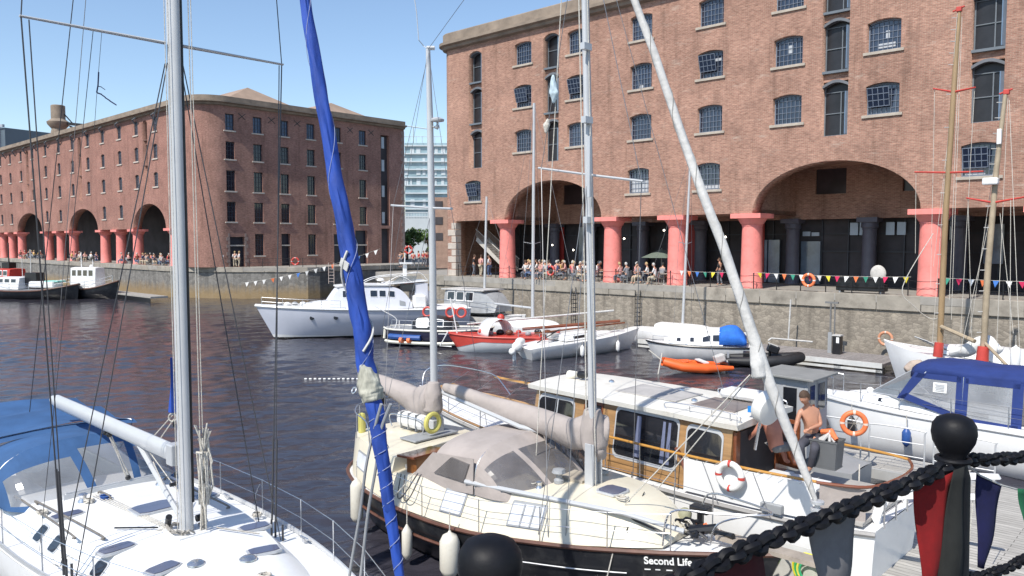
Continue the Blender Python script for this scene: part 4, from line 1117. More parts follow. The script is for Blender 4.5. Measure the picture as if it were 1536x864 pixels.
stanchions(A, [Vector((x, lerp_st(SA, x)[0] - .06, lerp_st(SA, x)[1] + .02)) for x in (-8.2, -6.2, -4.3, -2.6, -.85, .72, 2.05, 3.4, 4.6)], .62)
stanchions(A, [Vector((x, -lerp_st(SA, x)[0] + .06, lerp_st(SA, x)[1] + .02)) for x in (-8.2, -6.2, -4.3, -2.6, -.85, .72, 2.05, 3.4, 4.6)], .62)
bent(A, 'stanchion_brace', [(-1.0, 1.74, 1.45), (-1.02, 1.76, 1.75), (-.86, 1.75, 1.98)], .012)
for x in (-2.2, 1.0, 3.0):
    b = MB(); yy = lerp_st(SA, x)[0] - .14; zz = lerp_st(SA, x)[1] + .05; b.box((x, yy, zz + .03), (.22, .03, .03)); b.box((x, yy, zz), (.08, .05, .06)); b.build('cleat', STEEL, A)
bent(A, 'genoa_track', [(-3.6, 1.42, 1.5), (-.6, 1.36, 1.52)], .02, ALU)
# blue hood, bimini
hood(A, -3.05, -4.35, -5.6, 1.58, 1.62, 2.62, NAVYC, VINYL, [(.12, .44, .10, .74), (.48, .60, .10, .78), (.63, .90, .10, .74)])
b = MB()
rg = []
for i in range(9):
    x = -5.7 - i * .42; rg.append([Vector((x, y, 2.62 - .16 * (y / 1.7) ** 2 - .10 * math.sin(i * math.pi / 4) ** 2 + .02 * math.sin(3 * y + i))) for y in (-1.7, -1.3, -.8, -.3, .2, .6, 1.0, 1.35)])
b.loft(rg, closed=False); b.build('bimini', NAVYC, A, smooth=True)
for x in (-5.75, -7.4, -9.0):
    bent(A, 'bimini_frame', [(-7.3, -1.72, 1.5), (x, -1.68, 2.36), (x, -1.4, 2.50), (x, 0, 2.58), (x, 1.2, 2.52), (x, 1.4, 2.38), (-7.3, 1.72, 1.5)], .014)
b = MB(); rg = []
for i in range(7):
    t = i / 6; rg.append([Vector((-5.55 - .2 * t, y, 2.52 + .06 * t - .1 * (y / 1.5) ** 2)) for y in (-1.45, -1, -.5, 0, .5, 1, 1.45)])
b.loft(rg, closed=False); b.build('link_canopy', NAVYC, A, smooth=True)
b = MB(); b.lathe([(.02, 0), (.42, .0), (.42, .03), (.02, .03)], (0, 0, 0), 24, RY(80)); w_ = b.build('steering_wheel', STEEL, A); w_.location = (-6.6, -.3, 1.9)
b = MB(); b.b2(-8.2, -4.5, -1.1, 1.1, 1.38, 1.42); b.build('cockpit_floor', mat('cockpit_grey', (.5, .49, .47), .6), A)  # floor in one plain grey
b = MB(); b.b2(-7.6, -4.4, .75, 1.3, 1.42, 1.75); b.build('cockpit_seat', WHITE, A, bevel=.04); b = MB(); b.b2(-7.6, -4.4, -1.3, -.75, 1.42, 1.75); b.build('cockpit_seat', WHITE, A, bevel=.04)
# furled royal blue genoa on the forestay
foot = at_d(609, 940, 8.35); headp = at_d(455, 0, 9.6)
inv = wrot(A).inverted()
fl_ = inv @ foot; hl_ = inv @ headp
pth = [(600 + 9, 864 + 76), (600, 864), (585, 770), (575, 700), (565, 625), (556, 585), (548, 540), (541, 480), (527, 400), (515, 330), (498, 240), (480, 130), (462, 30), (450, -60), (430, -200)]
wd = [13, 15, 18, 21, 25, 27, 28, 28, 27, 25, 22, 20, 17, 14, 12]
dep = []
P3 = []; R3 = []
for (x, y), wpx in zip(pth, wd):
    t = (y - 940) / (0 - 940); d = 8.35 + (9.6 - 8.35) * t
    P3.append(inv @ at_d(x, y, d)); R3.append(wpx / 2 / 1170 * d)
bundle(A, 'furled_genoa', P3, R3, BLUES, n=18, jit=.20, seed=4, tw=.35)
bundle(A, 'sail_fold', [p + Vector((.012, -.02, 0)) for p in P3[2:]], [r * .82 for r in R3[2:]], BLUES, n=9, jit=.5, seed=40, tw=.5)
b = MB(); lash = []
def along(i): 
    i = max(0, min(len(P3) - 1.001, i)); k = int(i); return P3[k].lerp(P3[k + 1], i - k), R3[k] + (R3[k + 1] - R3[k]) * (i - k), (P3[k + 1] - P3[k]).normalized()
def spiral(i0, i1, turns, r, m, name, n=90, ph=0):
    pts = []
    for k in range(n + 1):
        c, rr, t = along(i0 + (i1 - i0) * k / n); e1 = t.cross(Vector((0, 1, 0))).normalized(); e2 = t.cross(e1); a = 2 * math.pi * turns * k / n + ph
        pts.append(c + (e1 * math.cos(a) + e2 * math.sin(a)) * (rr * 1.04 + r))
    q = MB(); q.tube(pts, r, 5); q.build(name, m, A, smooth=True)
LASH = mat('pale_blue_line', (.30, .34, .50), .9); spiral(0, 4.2, 12, .0045, LASH, 'lashing_line'); spiral(5.5, 12.5, 3.5, .0035, LASH, 'lashing_line', ph=1)
cr = []
for k in range(3):
    c, rr, t = along(4.5 + k * .32)
q = bundle(A, 'clew_patch', [along(4.55)[0], along(4.9)[0], along(5.3)[0], along(5.9)[0]], [R3[5] * 1.15, R3[5] * 1.38, R3[5] * 1.32, R3[6] * .95], mat('dirty_white_sailcloth', (.40, .39, .32), .85, .45, 7, 1.0, 9, stretch=(1.5, 1.5, .4)), jit=.24, seed=8)
q = MB(); c = along(5.0)[0]; q.torus(c + Vector((-.12, -.14, 0)), .035, .01, RX(60)); q.build('clew_ring', STEEL, A)
spiral(6.2, 8.3, 1, .016, GREYC, 'sheet', n=40, ph=2.4)
q = MB(); c, rr, t = along(8.05); q.box(c + Vector((.03, -rr - .01, 0)), (.16, .012, .10), RY(25)); q.build('sail_tag', GREYC, A)
# grey headsail sheets hanging from the clew
for k in range(2):
    bent(A, 'genoa_sheet', [inv @ at_d(572 + 14 * k, 606, 8.6), inv @ at_d(560 + 10 * k, 650, 8.7), inv @ at_d(549 + 15 * k, 700, 8.8), inv @ at_d(540 + 12 * k, 770, 9.0), inv @ at_d(524 + 17 * k, 864, 9.2), inv @ at_d(516 + 16 * k, 930, 9.3)], .018, mat('grey_tube', (.36, .37, .38), .5))
bf = empty('blue_flag', 'furled bright blue flag beside the nearest silver mast', 'flag', at_d(258, 590, 13.3), 0)
b = MB(); rg = []
for i in range(8):
    t = i / 7; w = .02 + .10 * t ** .8
    rg.append([Vector((-w * .5 + .02 * math.sin(4 * t), 0.0, .62 - .95 * t)), Vector((0, -.04, .62 - .95 * t)), Vector((w * .7, 0.02, .62 - .95 * t)), Vector((0, .05, .62 - .95 * t))])
b.loft(rg); b.build('flag_cloth', BLUES, bf, smooth=True)
b = MB(); b.torus((0, 0, -.42), .07, .012, RX(90)); b.tube([(0, 0, -.38), (-.5, .3, -.85)], .010, 5); b.tube([(.02, 0, -.45), (-.42, .3, -.95)], .010, 5); b.build('flag_line', ROPE, bf)
# dark pennant blowing on a flag halyard
pn = empty('pennant', 'small dark pennant fluttering on a thin line against the sky', 'pennant', at_d(145, 140, 12.4), 0)
b = MB()
def ribbon(pts, w):
    for a, c in zip(pts, pts[1:]): b.slab([at_d(a[0], a[1], 12.4) - pn.location + Vector((0, 0, w / 2)), at_d(c[0], c[1], 12.4) - pn.location + Vector((0, .03, w / 2)), at_d(c[0], c[1], 12.4) - pn.location + Vector((0, .03, -w / 2)), at_d(a[0], a[1], 12.4) - pn.location + Vector((0, 0, -w / 2))], (0, .008, 0))
ribbon([(145, 139), (151, 141), (157, 146), (164, 151), (173, 157)], .022)
ribbon([(146, 129), (151, 130), (156, 134)], .012)
b.tube([at_d(148, 108, 12.4) - pn.location, at_d(147, 128, 12.4) - pn.location, at_d(145, 139, 12.4) - pn.location], .012, 4)
b.build('pennant_cloth', mat('navy_flag', (.02, .03, .09), .8), pn)
b = MB(); b.tube([at_d(153, 44, 12.4) - pn.location, at_d(146, 130, 12.4) - pn.location, at_d(141, 200, 12.5) - pn.location], .004, 4); b.build('pennant_halyard', DWIRE, pn)

# ---------------------------------------------------------------- black hulled ketch
pK = Vector((1.54, 14.8, 0)) + ax * 0.24 - ay * 0.27
K = empty('ketch', 'black and cream two masted yacht with a taupe spray hood', 'ketch', pK, HD)
KR = wrot(K).inverted()
SK = hull(K, [(-6.7, .62, 1.12, .9), (-6.2, 1.15, 1.08, .7), (-5, 1.6, 1.02, .3), (-3.3, 1.82, .98, 0), (-1.6, 1.74, .99, 0), (0.3, 1.32, 1.12, 0), (1.7, .86, 1.26, -.1), (2.9, .36, 1.40, -.4), (3.7, .03, 1.52, -.9)], BHULL, WHITE2, zk=-.5, camber=.02)
strake(K, SK, 'rubbing_strake', RUBB, .04, .02, .0)
strake(K, SK, 'lower_strake', RUBB, .03, .02, -.38, -6.0, -.6)
b = MB(); b.tube(sheer_line(SK, -1, .03, -.37, -.6, 1.6), .012, 5); b.build('white_line', WHITE2, K)
TK, PK, TTK = coach(K, [(-6.45, .85, 1.1, .75, 1.88), (-5.9, 1.22, 1.08, 1.05, 1.90), (-5, 1.52, 1.04, 1.30, 1.88), (-4.1, 1.70, 1.0, 1.45, 1.86)], CREAM, 'aft_cabin', camber=.05)
TM, PM, TTM = coach(K, [(-4.1, 1.72, 1.0, 1.5, 1.55), (-3.3, 1.76, .99, 1.46, 1.62), (-1.6, 1.68, 1.0, 1.30, 1.72), (.2, 1.28, 1.12, .98, 1.78), (1.0, 1.0, 1.2, .72, 1.76), (1.5, .82, 1.26, .5, 1.62), (1.9, .6, 1.3, .3, 1.36)], CREAM, 'coachroof', camber=.07)
side_window(K, PK, -5.75, -5.25, .32, .68, -1, CURT, GREYP, 'cabin_window', fw=.03)
for (a, c) in ((-2.45, -1.95), (-.85, -.2)):
    side_window(K, PM, a, c, .30, .80, -1, CURT, GREYP, 'cabin_window', fw=.035)
for xx in (-.62, -.42): b = MB(); b.slab([PM(xx, .3, -1, .03), PM(xx + .03, .3, -1, .03), PM(xx + .03, .8, -1, .03), PM(xx, .8, -1, .03)], (0, -.01, 0)); b.build('window_bar', GREYP, K)
# cockpit
b = MB(); b.b2(-4.08, -3.3, -1.2, 1.2, 1.50, 1.66); b.build('cockpit_well', GREYP, K)
tb_ = KR @ at_d(634, 679, 16.2); b = MB(); b.box(tb_, (.55, .95, .05), RY(-4)); b.build('cockpit_table', TEAK, K, bevel=.01)
b = MB(); b.box(tb_ + Vector((.05, .03, -.28)), (.30, .75, .5)); b.build('companionway_door', mat('orange_varnish', (.30, .11, .03), .3, .3, 3, coat=.4), K)
b = MB(); b.b2(-5.0, -4.45, -.6, .7, 1.94, 1.98); b.build('aft_hatch', GREYP, K, bevel=.01)
b = MB(); b.box((-5.35, .3, 2.2), (.95, .75, .36)); lr = b.build('liferaft_canister', WHITE2, K, bevel=.12)
for k in range(3): b = MB(); b.box((-5.6 + .27 * k, .3, 2.2), (.018, .78, .39)); b.build('raft_strap', GREYP, lr)
bent(K, 'raft_cradle', [(-5.9, -.1, 2.0), (-5.9, -.12, 2.3), (-4.8, -.12, 2.3), (-4.8, -.1, 2.0)], .014)
b = MB(); b.torus((-4.55, -.55 + .55, 2.28), .20, .055, RY(90) @ RX(0), 20, 8); b.build('horseshoe_buoy', YELL, K, smooth=True)
b = MB(); b.box((-6.25, -.72, 2.12), (.16, .16, .5)); b.build('rescue_light', YELL, K, bevel=.06)
bent(K, 'pushpit', [(-4.9, -1.5, 1.9), (-5.0, -1.5, 2.45), (-5.9, -1.15, 2.5), (-6.5, -.6, 2.52), (-6.6, 0, 2.52), (-6.5, .6, 2.52), (-5.9, 1.15, 2.5)], .014)
for x, y in ((-5.9, -1.12), (-6.5, -.6), (-6.5, .6)): b = MB(); b.tube([(x, y, 1.9), (x, y, 2.5)], .012); b.build('stanchion', STEEL, K)
b = MB(); b.box((-6.6, 0.1, 2.55), (.14, .22, .3)); b.tube([(-6.6, .1, 1.9), (-6.6, .1, 2.5)], .03); b.build('outboard_bracket', BLACK, K, bevel=.02)
# hood
hood(K, -.35, -1.75, -2.95, 1.42, 1.58, 2.52, TAUPE, DVINYL, [(.12, .37, .22, .78), (.63, .88, .22, .78), (.41, .59, .22, .78)], pw=.5)
for sd in (-1, 1):
    b = MB(); b.slab([(-2.95, sd * 1.40, 2.18), (-1.75, sd * 1.43, 2.28), (-1.75, sd * 1.45, 1.6), (-3.72, sd * 1.45, 1.42)], (0, sd * .012, 0)); sc = b.build('hood_side', TAUPE, K)
    g = MB(); g.slab([(-2.85, sd * 1.425, 1.80), (-2.0, sd * 1.425, 1.78), (-1.85, sd * 1.425, 2.16), (-2.35, sd * 1.425, 2.2)], (0, sd * .05, 0)); g.build('clear_panel', DVINYL, sc)
b = MB(); b.torus((-2.6, -.3, 2.0), .26, .02, RY(80)); b.build('steering_wheel', TEAK, K, smooth=True)
# masts
KM = MB(); pts = [KR @ at_d(*q) for q in ((890, 726, 14.55), (886, 400, 14.6), (882, 200, 14.65), (878, 0, 14.7), (872, -230, 14.8))]
pts[0] = Vector((0, 0, 1.8))
KM.tube(pts, [.09, .09, .088, .08, .07], 14, sy=.8); KM.build('main_mast', WALU, K, smooth=True)
def lerp_path(P, t):
    i = min(len(P) - 2, int(t * (len(P) - 1))); f = t * (len(P) - 1) - i; return P[i].lerp(P[i + 1], f)
b = MB(); b.tube([p + Vector((-.08, -.09, 0)) for p in pts], .012, 5); b.tube([p + Vector((.12, -.09, 0)) for p in pts], .010, 5); b.build('halyard', ROPE, K)
pz_ = [KR @ at_d(*q) for q in ((652, 672, 18.0), (649, 400, 18.05), (645, 180, 18.1), (642, 74, 18.15))]
b = MB(); b.tube(pz_, [.09, .09, .08, .055], 12, sy=.85); b.build('mizzen_mast', WALU, K, smooth=True)
b = MB(); e = pz_[0]; b.box(e + Vector((0, 0, .25)), (.30, .34, .9)); b.build('tabernacle', WALU, K, bevel=.02)
for yy in (-.13, .13): b = MB(); b.box((0, yy, 2.2), (.20, .03, .85)); b.build('tabernacle', ALU, K, bevel=.005)
def K3(x, y, d): return KR @ at_d(x, y, d)
b = MB(); b.tube([K3(808, 252, 15.9), K3(882, 262, 14.7), K3(965, 272, 13.5)], .025, 6); b.build('spreader', WALU, K)
b = MB(); b.tube([K3(587, 308, 18.9), K3(649, 312, 18.05), K3(678, 313, 17.4)], .028, 6); b.build('spreader', WALU, K)
c = K3(656, 180, 17.95); b = MB(); b.lathe([(.03, -.05), (.15, -.03), (.16, .01), (.10, .05), (.01, .06)], c, 16); rdm = b.build('radar_reflector', WALU, K, smooth=True)
b = MB(); b.tube([c + Vector((0, 0, -.05)), c + Vector((0, 0, -.2)), K3(650, 190, 18.1)], .025, 6); b.ball(c + Vector((0, 0, -.15)), .05); b.build('radar_bracket', WALU, K)
b = MB(); t = pz_[-1]; b.tube([t, t + Vector((-.15, 0, .1)), K3(628, 60, 18.15), K3(625, 20, 18.15), K3(622, 0, 18.15)], .010, 5); b.tube([K3(640, 72, 18.15), K3(652, 72, 18.15)], .05, 6); b.build('masthead_aerial', WALU, K)
# deck fittings on masts
for y_ in (70, 180, 330): q = K3(878 + y_ * .015, y_, 14.5); b = MB(); b.box(q, (.10, .22, .12)); b.build('mast_fitting', ALU, K)
b = MB(); q = K3(884, 250, 14.35); b.box(q, (.06, .06, 1.1)); b.build('mast_conduit', ALU, K)
# standing rigging
for (a, c, r) in (((0.0, -1.32, 1.2), (812, 253, 15.8), .008), ((-.2, -1.35, 1.2), (880, 262, 14.65), .007), ((.3, -1.2, 1.2), (881, 265, 14.6), .007)):
    wire(K, 'shroud', a, K3(*c), r)
wire(K, 'shroud', K3(812, 253, 15.8), K3(874, -150, 14.8), .007); wire(K, 'shroud', K3(962, 272, 13.6), K3(874, -150, 14.8), .007); wire(K, 'shroud', (.0, 1.3, 1.2), K3(962, 272, 13.6), .007)
wire(K, 'mizzen_shroud', (-4.4, -1.6, 1.1), K3(590, 308, 18.85), .006); wire(K, 'mizzen_shroud', K3(590, 308, 18.85), K3(643, 80, 18.1), .006)
wire(K, 'mizzen_shroud', (-4.2, 1.6, 1.1), K3(677, 313, 17.4), .006); wire(K, 'mizzen_shroud', K3(677, 313, 17.4), K3(643, 80, 18.1), .006)
wire(K, 'mizzen_shroud', (-5.0, -1.5, 1.1), K3(648, 312, 18.05), .006); wire(K, 'triatic_stay', K3(642, 74, 18.1), K3(870, -240, 14.8), .006)
wire(K, 'topping_lift', K3(560, 578, 20.0), K3(642, 76, 18.1), .005)
wire(K, 'running_stay', K3(1085, 585, 14.0), K3(870, -200, 14.8), .006)
wire(K, 'burgee_halyard', K3(800, 760, 15.0), K3(842, 0, 15.3), .009, ROPE)
bundle(K, 'tied_cloth', [K3(830, 112, 15.2), K3(829, 124, 15.2), K3(832, 140, 15.2), K3(830, 155, 15.2)], [.02, .06, .10, .02], mat('pale_blue_cloth', (.45, .55, .6), .9, .2, 9), jit=.3, seed=2)
bundle(K, 'tied_cloth', [K3(822, 178, 15.2), K3(820, 188, 15.2), K3(819, 200, 15.2)], [.02, .07, .02], ROPE, jit=.3, seed=4)
# booms with taupe covers
bundle(K, 'main_sail_cover', [KR @ at_d(*q) for q in ((912, 650, 14.75), (893, 648, 14.75), (860, 650, 15.1), (800, 628, 16.0), (735, 607, 17.0), (690, 588, 17.6), (665, 580, 17.9))], [.30, .31, .27, .22, .19, .13, .08], TAUPE, jit=.13, seed=12, sy=1.15)
bundle(K, 'mast_sail_cover', [KR @ at_d(*q) for q in ((888, 612, 14.6), (889, 640, 14.6), (893, 672, 14.6), (902, 690, 14.6))], [.16, .24, .25, .12], TAUPE, jit=.12, seed=3)
bundle(K, 'mizzen_sail_cover', [KR @ at_d(*q) for q in ((652, 600, 18.0), (630, 603, 18.3), (600, 588, 18.9), (565, 572, 19.7), (545, 563, 20.3))], [.34, .30, .22, .17, .12], TAUPE, jit=.12, seed=6, sy=1.2)
bundle(K, 'mizzen_mast_cover', [KR @ at_d(*q) for q in ((650, 572, 17.95), (650, 590, 17.95), (648, 618, 17.95))], [.13, .22, .24], TAUPE, jit=.1, seed=7)
b = MB(); b.tube([K3(905, 668, 14.8), K3(780, 640, 16.0), K3(662, 588, 18.0)], .05, 8); b.build('boom', WALU, K)
rnd = random.Random(2)
b = MB()
for k in range(7):
    x0 = 812 + k * 9; y0 = 640 + k * 4; b.tube([K3(x0, y0, 15.6), K3(x0 + rnd.uniform(-4, 8), y0 + 25, 15.5), K3(x0 + rnd.uniform(5, 22), y0 + rnd.uniform(38, 60), 15.4)], .014, 5)
b.build('reefing_line', mat('brown_line', (.20, .17, .15), .9, .3, 20), K)
# spinnaker pole along the near side, lifelines
b = MB(); b.tube([PM(-1.95, .98, -1, .12) + Vector((0, 0, .12)), PM(1.2, .9, -1, .1) + Vector((0, 0, .1)), Vector((2.2, -.45, 1.62))], .045, 8); b.build('spinnaker_pole', WALU, K, smooth=True)
sp_ = [Vector((x, -lerp_st(SK, x)[0] - .0, lerp_st(SK, x)[1] + .03)) for x in (-4.2, -2.8, -1.35, -.1, 1.1, 2.1)]
stanchions(K, sp_, .62, r=.012)
stanchions(K, [Vector((p.x, -p.y, p.z)) for p in sp_], .62, r=.012)
bent(K, 'pulpit', [(1.9, -.62, 1.35), (2.05, -.6, 1.95), (2.8, -.42, 2.05), (3.5, 0, 2.1), (2.8, .42, 2.05), (2.05, .6, 1.95), (1.9, .62, 1.35)], .018)
bent(K, 'pulpit', [(2.6, -.3, 1.45), (2.75, -.32, 1.85), (3.3, -.1, 2.08)], .016)
b = MB(); b.b2(2.6, 4.35, -.14, .14, 1.50, 1.57); b.build('bowsprit', mat('grey_teak', (.33, .28, .23), .8, .2, 4), K)
b = MB(); b.tube([(1.9, .25, 1.45), (2.9, -.1, 1.62)], .05, 6); b.tube([(2.1, -.1, 1.5), (2.5, .1, 1.6)], .08, 8); b.build('anchor', BLACK, K)
rnd = random.Random(21)
for nm, mm, n_ in (('chain_heap', BLACK, 8), ('orange_line', LIFEO, 4), ('pale_line', ROPE, 5)):
    b = MB()
    for k in range(n_):
        a = rnd.uniform(0, 6.3); c = Vector((2.15 + rnd.uniform(-.3, .3), rnd.uniform(-.3, .2), 1.48)); r0 = rnd.uniform(.08, .2)
        b.tube([c + Vector((r0 * math.cos(a + t), r0 * math.sin(a + t), rnd.uniform(0, .09))) for t in (0, .9, 1.8, 2.7, 3.6, 4.5)], .014 if mm != BLACK else .026, 5)
    b.build(nm, mm, K, smooth=True)
hatch(K, .55, -.15, TTM(.55, -.1) - .01, .5, .5)
b = MB(); b.lathe([(.1, 0), (.1, .06), (.06, .1), (.06, .16), (.14, .2), (.12, .26), (.02, .28)], (-.55, -.35, TTM(-.5, -.3)), 14); b.build('cowl_vent', GREYP, K, smooth=True)
b = MB(); b.box((-.45, .1, TTM(-.4, 0) + .03), (.6, .5, .06)); b.build('sliding_hatch', mat('pale_teak', (.42, .37, .30), .7, .2, 4), K)
b = MB(); b.lathe([(.11, 0), (.12, .12), (.09, .17), (.05, .2)], (1.75, .35, 1.5), 12); b.build('windlass_drum', mat('olive_canvas', (.32, .31, .2), .8), K, smooth=True)
b = MB(); b.box((2.0, .45, 1.72), (.35, .2, .12)); b.box((2.0, .45, 1.55), (.1, .1, .3)); b.build('windlass', BLACK, K, bevel=.02)
b = MB(); b.tube([(1.25, -.62, 1.66), (1.9, -.5, 1.5)], .02, 6); b.tube([(1.0, .2, 1.86), (1.3, -.8, 1.5)], .010, 5); b.build('boat_hook', BLACK, K)
for k in range(3):
    bent(K, 'dock_line', [(-3.9 + .12 * k, -1.55, 1.6), (-3.85 + .2 * k, -1.75, 1.2), (-3.6 + .2 * k, -1.8, 1.3), (-3.4 + .1 * k, -1.5, 1.7)], .012, DWIRE if k else ROPE)
wire(K, 'mooring_line', (1.2, -1.05, 1.15), (1.0, -1.3, -.2), .012, ROPE)
def coil(root, x, y, z, m, r0=.13, seed=1, name='rope_coil'):
    rn = random.Random(seed); pts = []
    for k in range(46):
        a = k * .7; r = r0 * (.6 + .4 * rn.random()); pts.append(Vector((x + r * math.cos(a), y + r * math.sin(a) * .85, z + .012 + .0012 * k + rn.uniform(0, .01))))
    b = MB(); b.tube(pts, .011, 5); b.build(name, m, root, smooth=True)
for i, (x, y, m_) in enumerate(((-.9, -.75, ROPE), (-1.3, .6, BLUEP), (.9, -.35, ROPE), (-.3, .7, ROPE))): coil(K, x, y, TTM(x, y), m_, seed=i)
for i, (x, y, m_) in enumerate(((-2.6, -.55, ROPE), (-2.55, -.3, BLUEP), (-2.7, -1.25, ROPE), (2.3, .05, ROPE), (-.7, 1.6, ROPE))): coil(A, x, y, (TA(x, y) if abs(y) < 1.3 else 1.46), m_, r0=.11, seed=20 + i)
for x, y in ((-2.75, -.6), (-2.75, .75)):
    b = MB(); b.lathe([(.09, 0), (.085, .02), (.06, .05), (.06, .10), (.08, .13), (.05, .15), (.02, .155)], (x, y, TA(x, y)), 16); b.build('winch', STEEL, A, smooth=40)
for x, y in ((-3.0, -1.25), (-3.0, 1.25), (-.7, -.75)):
    b = MB(); b.lathe([(.08, 0), (.075, .02), (.05, .05), (.05, .10), (.07, .13), (.02, .15)], (x, y, TTM(x, y) - .02), 16); b.build('winch', STEEL, K, smooth=40)
# name on the bow
def text(body, name, size, m, M, parent=None, ext=.004, font=None, shear=0):
    cu = bpy.data.curves.new(name, 'FONT'); cu.body = body; cu.size = size; cu.extrude = ext; cu.align_x = 'LEFT'; cu.shear = shear; cu.offset = .004
    o = bpy.data.objects.new('tmp', cu); COL.objects.link(o)
    me = bpy.data.meshes.new_from_object(o.evaluated_get(bpy.context.evaluated_depsgraph_get()))
    bpy.data.objects.remove(o); me.materials.clear(); me.materials.append(m)
    for v in me.vertices: v.co = M @ v.co
    me.name = name; t = bpy.data.objects.new(name, me); COL.objects.link(t)
    if parent: child(t, parent)
    return t
t0 = KR @ at_d(1004, 838, 12.55); t1 = KR @ at_d(1110, 838, 11.9)
ns = [s for s in SK]
def hull_pt(S, x, z, side=-1, off=.02, zk=-.5, ex=2.4, pw=.62):
    hb, zs, rk = lerp_st(S, x); t = max(0, (z - zs) / (zk - zs)); y = hb * max(0, 1 - t ** ex) ** pw; return Vector((x + rk * t, side * (y + off), z))
xa, xb = 1.72, 2.5
pa, pb = hull_pt(SK, xa, 1.07), hull_pt(SK, xb, 1.15)
ux = (pb - pa).normalized(); uz = Vector((0, 0, 1)); uy = (uz - ux * uz.dot(ux)).normalized(); un = ux.cross(uy)
Mt = Matrix((ux, uy, un)).transposed().to_4x4(); Mt.translation = pa + un * .015
text('Second Life', 'boat_name', .17, mat('name_white', (.8, .8, .78), .5), Mt, K)
Mt2 = Mt.copy(); Mt2.translation = pa + un * .015 - uy * .1
b = MB()
for k, (a, c) in enumerate(((0, .1), (.18, .26), (.36, .46), (.56, .64))): b.slab([Mt2 @ Vector((a, 0, 0)), Mt2 @ Vector((c, 0, 0)), Mt2 @ Vector((c, .018, 0)), Mt2 @ Vector((a, .018, 0))], un * .004)
b.build('name_underline', MATS['name_white'], K)
for q, h_, r_ in (((636, 808), .55, .12), ((702, 815), .75, .20), ((549, 752), .75, .14)):
    pass
KX = wrot(K)
def hang(x, z, dy): return KX @ Vector((x, -lerp_st(SK, x)[0] - dy, z))
fender(hang(-3.1, .45, .14), 'slim cream fender on the black hull near its stern half', .105, .55)
fender(hang(-1.85, .55, .2), 'fat cream fender at the middle of the black hull', .19, .75)
fender(hang(-5.15, .75, .12), 'long cream fender at the stern quarter of the black hull, beside the grey tubes', .14, .85)
# its grey furled headsail
gen = [(950, -4, 13.6), (985, 90, 13.35), (1015, 180, 13.1), (1048, 275, 12.85), (1085, 370, 12.6), (1112, 450, 12.4), (1135, 520, 12.25), (1160, 590, 12.1), (1188, 660, 11.95), (1210, 715, 11.8), (1224, 752, 11.7)]
gw = [11, 12, 13, 14, 15, 16, 18, 17, 15, 12, 7]
gp = [KR @ at_d(913, -110, 13.9)] + [KR @ at_d(*g) for g in gen]; gr = [.055] + [w / 2 / 1170 * g[2] for w, g in zip(gw, gen)]
bundle(K, 'furled_headsail', gp, gr, GREYC, n=14, jit=.10, seed=9, tw=.5)
b = MB(); q = KR @ at_d(1226, 760, 11.7); b.lathe([(.03, -.08), (.10, -.07), (.10, -.03), (.04, -.02), (.04, .04), (.1, .05), (.1, .09), (.03, .1)], q, 14); b.build('furler_drum', ALU, K, smooth=40)
wire(K, 'forestay', (4.25, 0, 1.57), q, .012)
bundle(K, 'sail_clew', [KR @ at_d(1130, 515, 12.25), KR @ at_d(1137, 545, 12.2), KR @ at_d(1140, 568, 12.15)], [.05, .13, .12], GREYC, jit=.2, seed=5)
for (a, c) in (((1125, 562, 12.3), (905, 790, 13.6)), ((1130, 560, 12.3), (985, 735, 13.3))): wire(K, 'headsail_sheet', K3(*a), K3(*c), .011, ROPE)

q_ = []
for k in range(141):
    t = k / 140 * (len(gp) - 2) + .5; i = min(len(gp) - 2, int(t)); c = gp[i].lerp(gp[i + 1], t - i); rr = gr[i] + (gr[i + 1] - gr[i]) * (t - i); tt = (gp[i + 1] - gp[i]).normalized(); e1 = tt.cross(Vector((0, 1, 0))).normalized(); e2 = tt.cross(e1); a = k * .42; q_.append(c + (e1 * math.cos(a) + e2 * math.sin(a)) * rr * 1.03)
b = MB(); b.tube(q_, .006, 4); b.build('sail_edge', mat('sail_seam', (.25, .24, .22), .9), K)
# ---------------------------------------------------------------- varnished wooden motor boat (x axis runs to its stern)
W = empty('motor_cruiser', 'white motor cruiser with a varnished wooden wheelhouse and white roof', 'motor cruiser', (3.62, 17.12, 0), -44)
WR = wrot(W).inverted()
def W3(x, y, d): return WR @ at_d(x, y, d)
SW = hull(W, [(-8.9, .03, 2.05, 1.0), (-8.2, .5, 2.0, .5), (-6.8, 1.1, 1.86, .1), (-4.5, 1.42, 1.66, 0), (-2, 1.48, 1.50, 0), (1, 1.50, 1.42, 0), (3.5, 1.40, 1.42, 0), (4.7, 1.15, 1.46, -.15)], WHITE, WHITE, zk=-.5, camber=.04, pw=.5, ex=3)
strake(W, SW, 'rubbing_strake', mat('grey_strake', (.30, .29, .28), .6), .05, .02, -.06)
strake(W, SW, 'toe_rail', VARN, .03, -.02, .03, -8.8, -1)
b = MB(); rg = []
for s in SW:
    for_ = hull_pt(SW, s[0], .22, -1, .012, -.5, 3, .5); f2 = hull_pt(SW, s[0], -.1, -1, .012, -.5, 3, .5); rg.append([for_, f2])
b.loft(rg, closed=False); b.build('boot_stripe', RED, W)
CW, PW, TW = coach(W, [(-3.25, 1.22, 1.52, .98, 2.84), (-2.9, 1.30, 1.50, 1.05, 2.86), (-1, 1.34, 1.48, 1.12, 2.85), (1, 1.34, 1.44, 1.14, 2.80), (2.0, 1.3, 1.44, 1.12, 2.74)], VARN, 'wheelhouse', camber=.05, n=3)
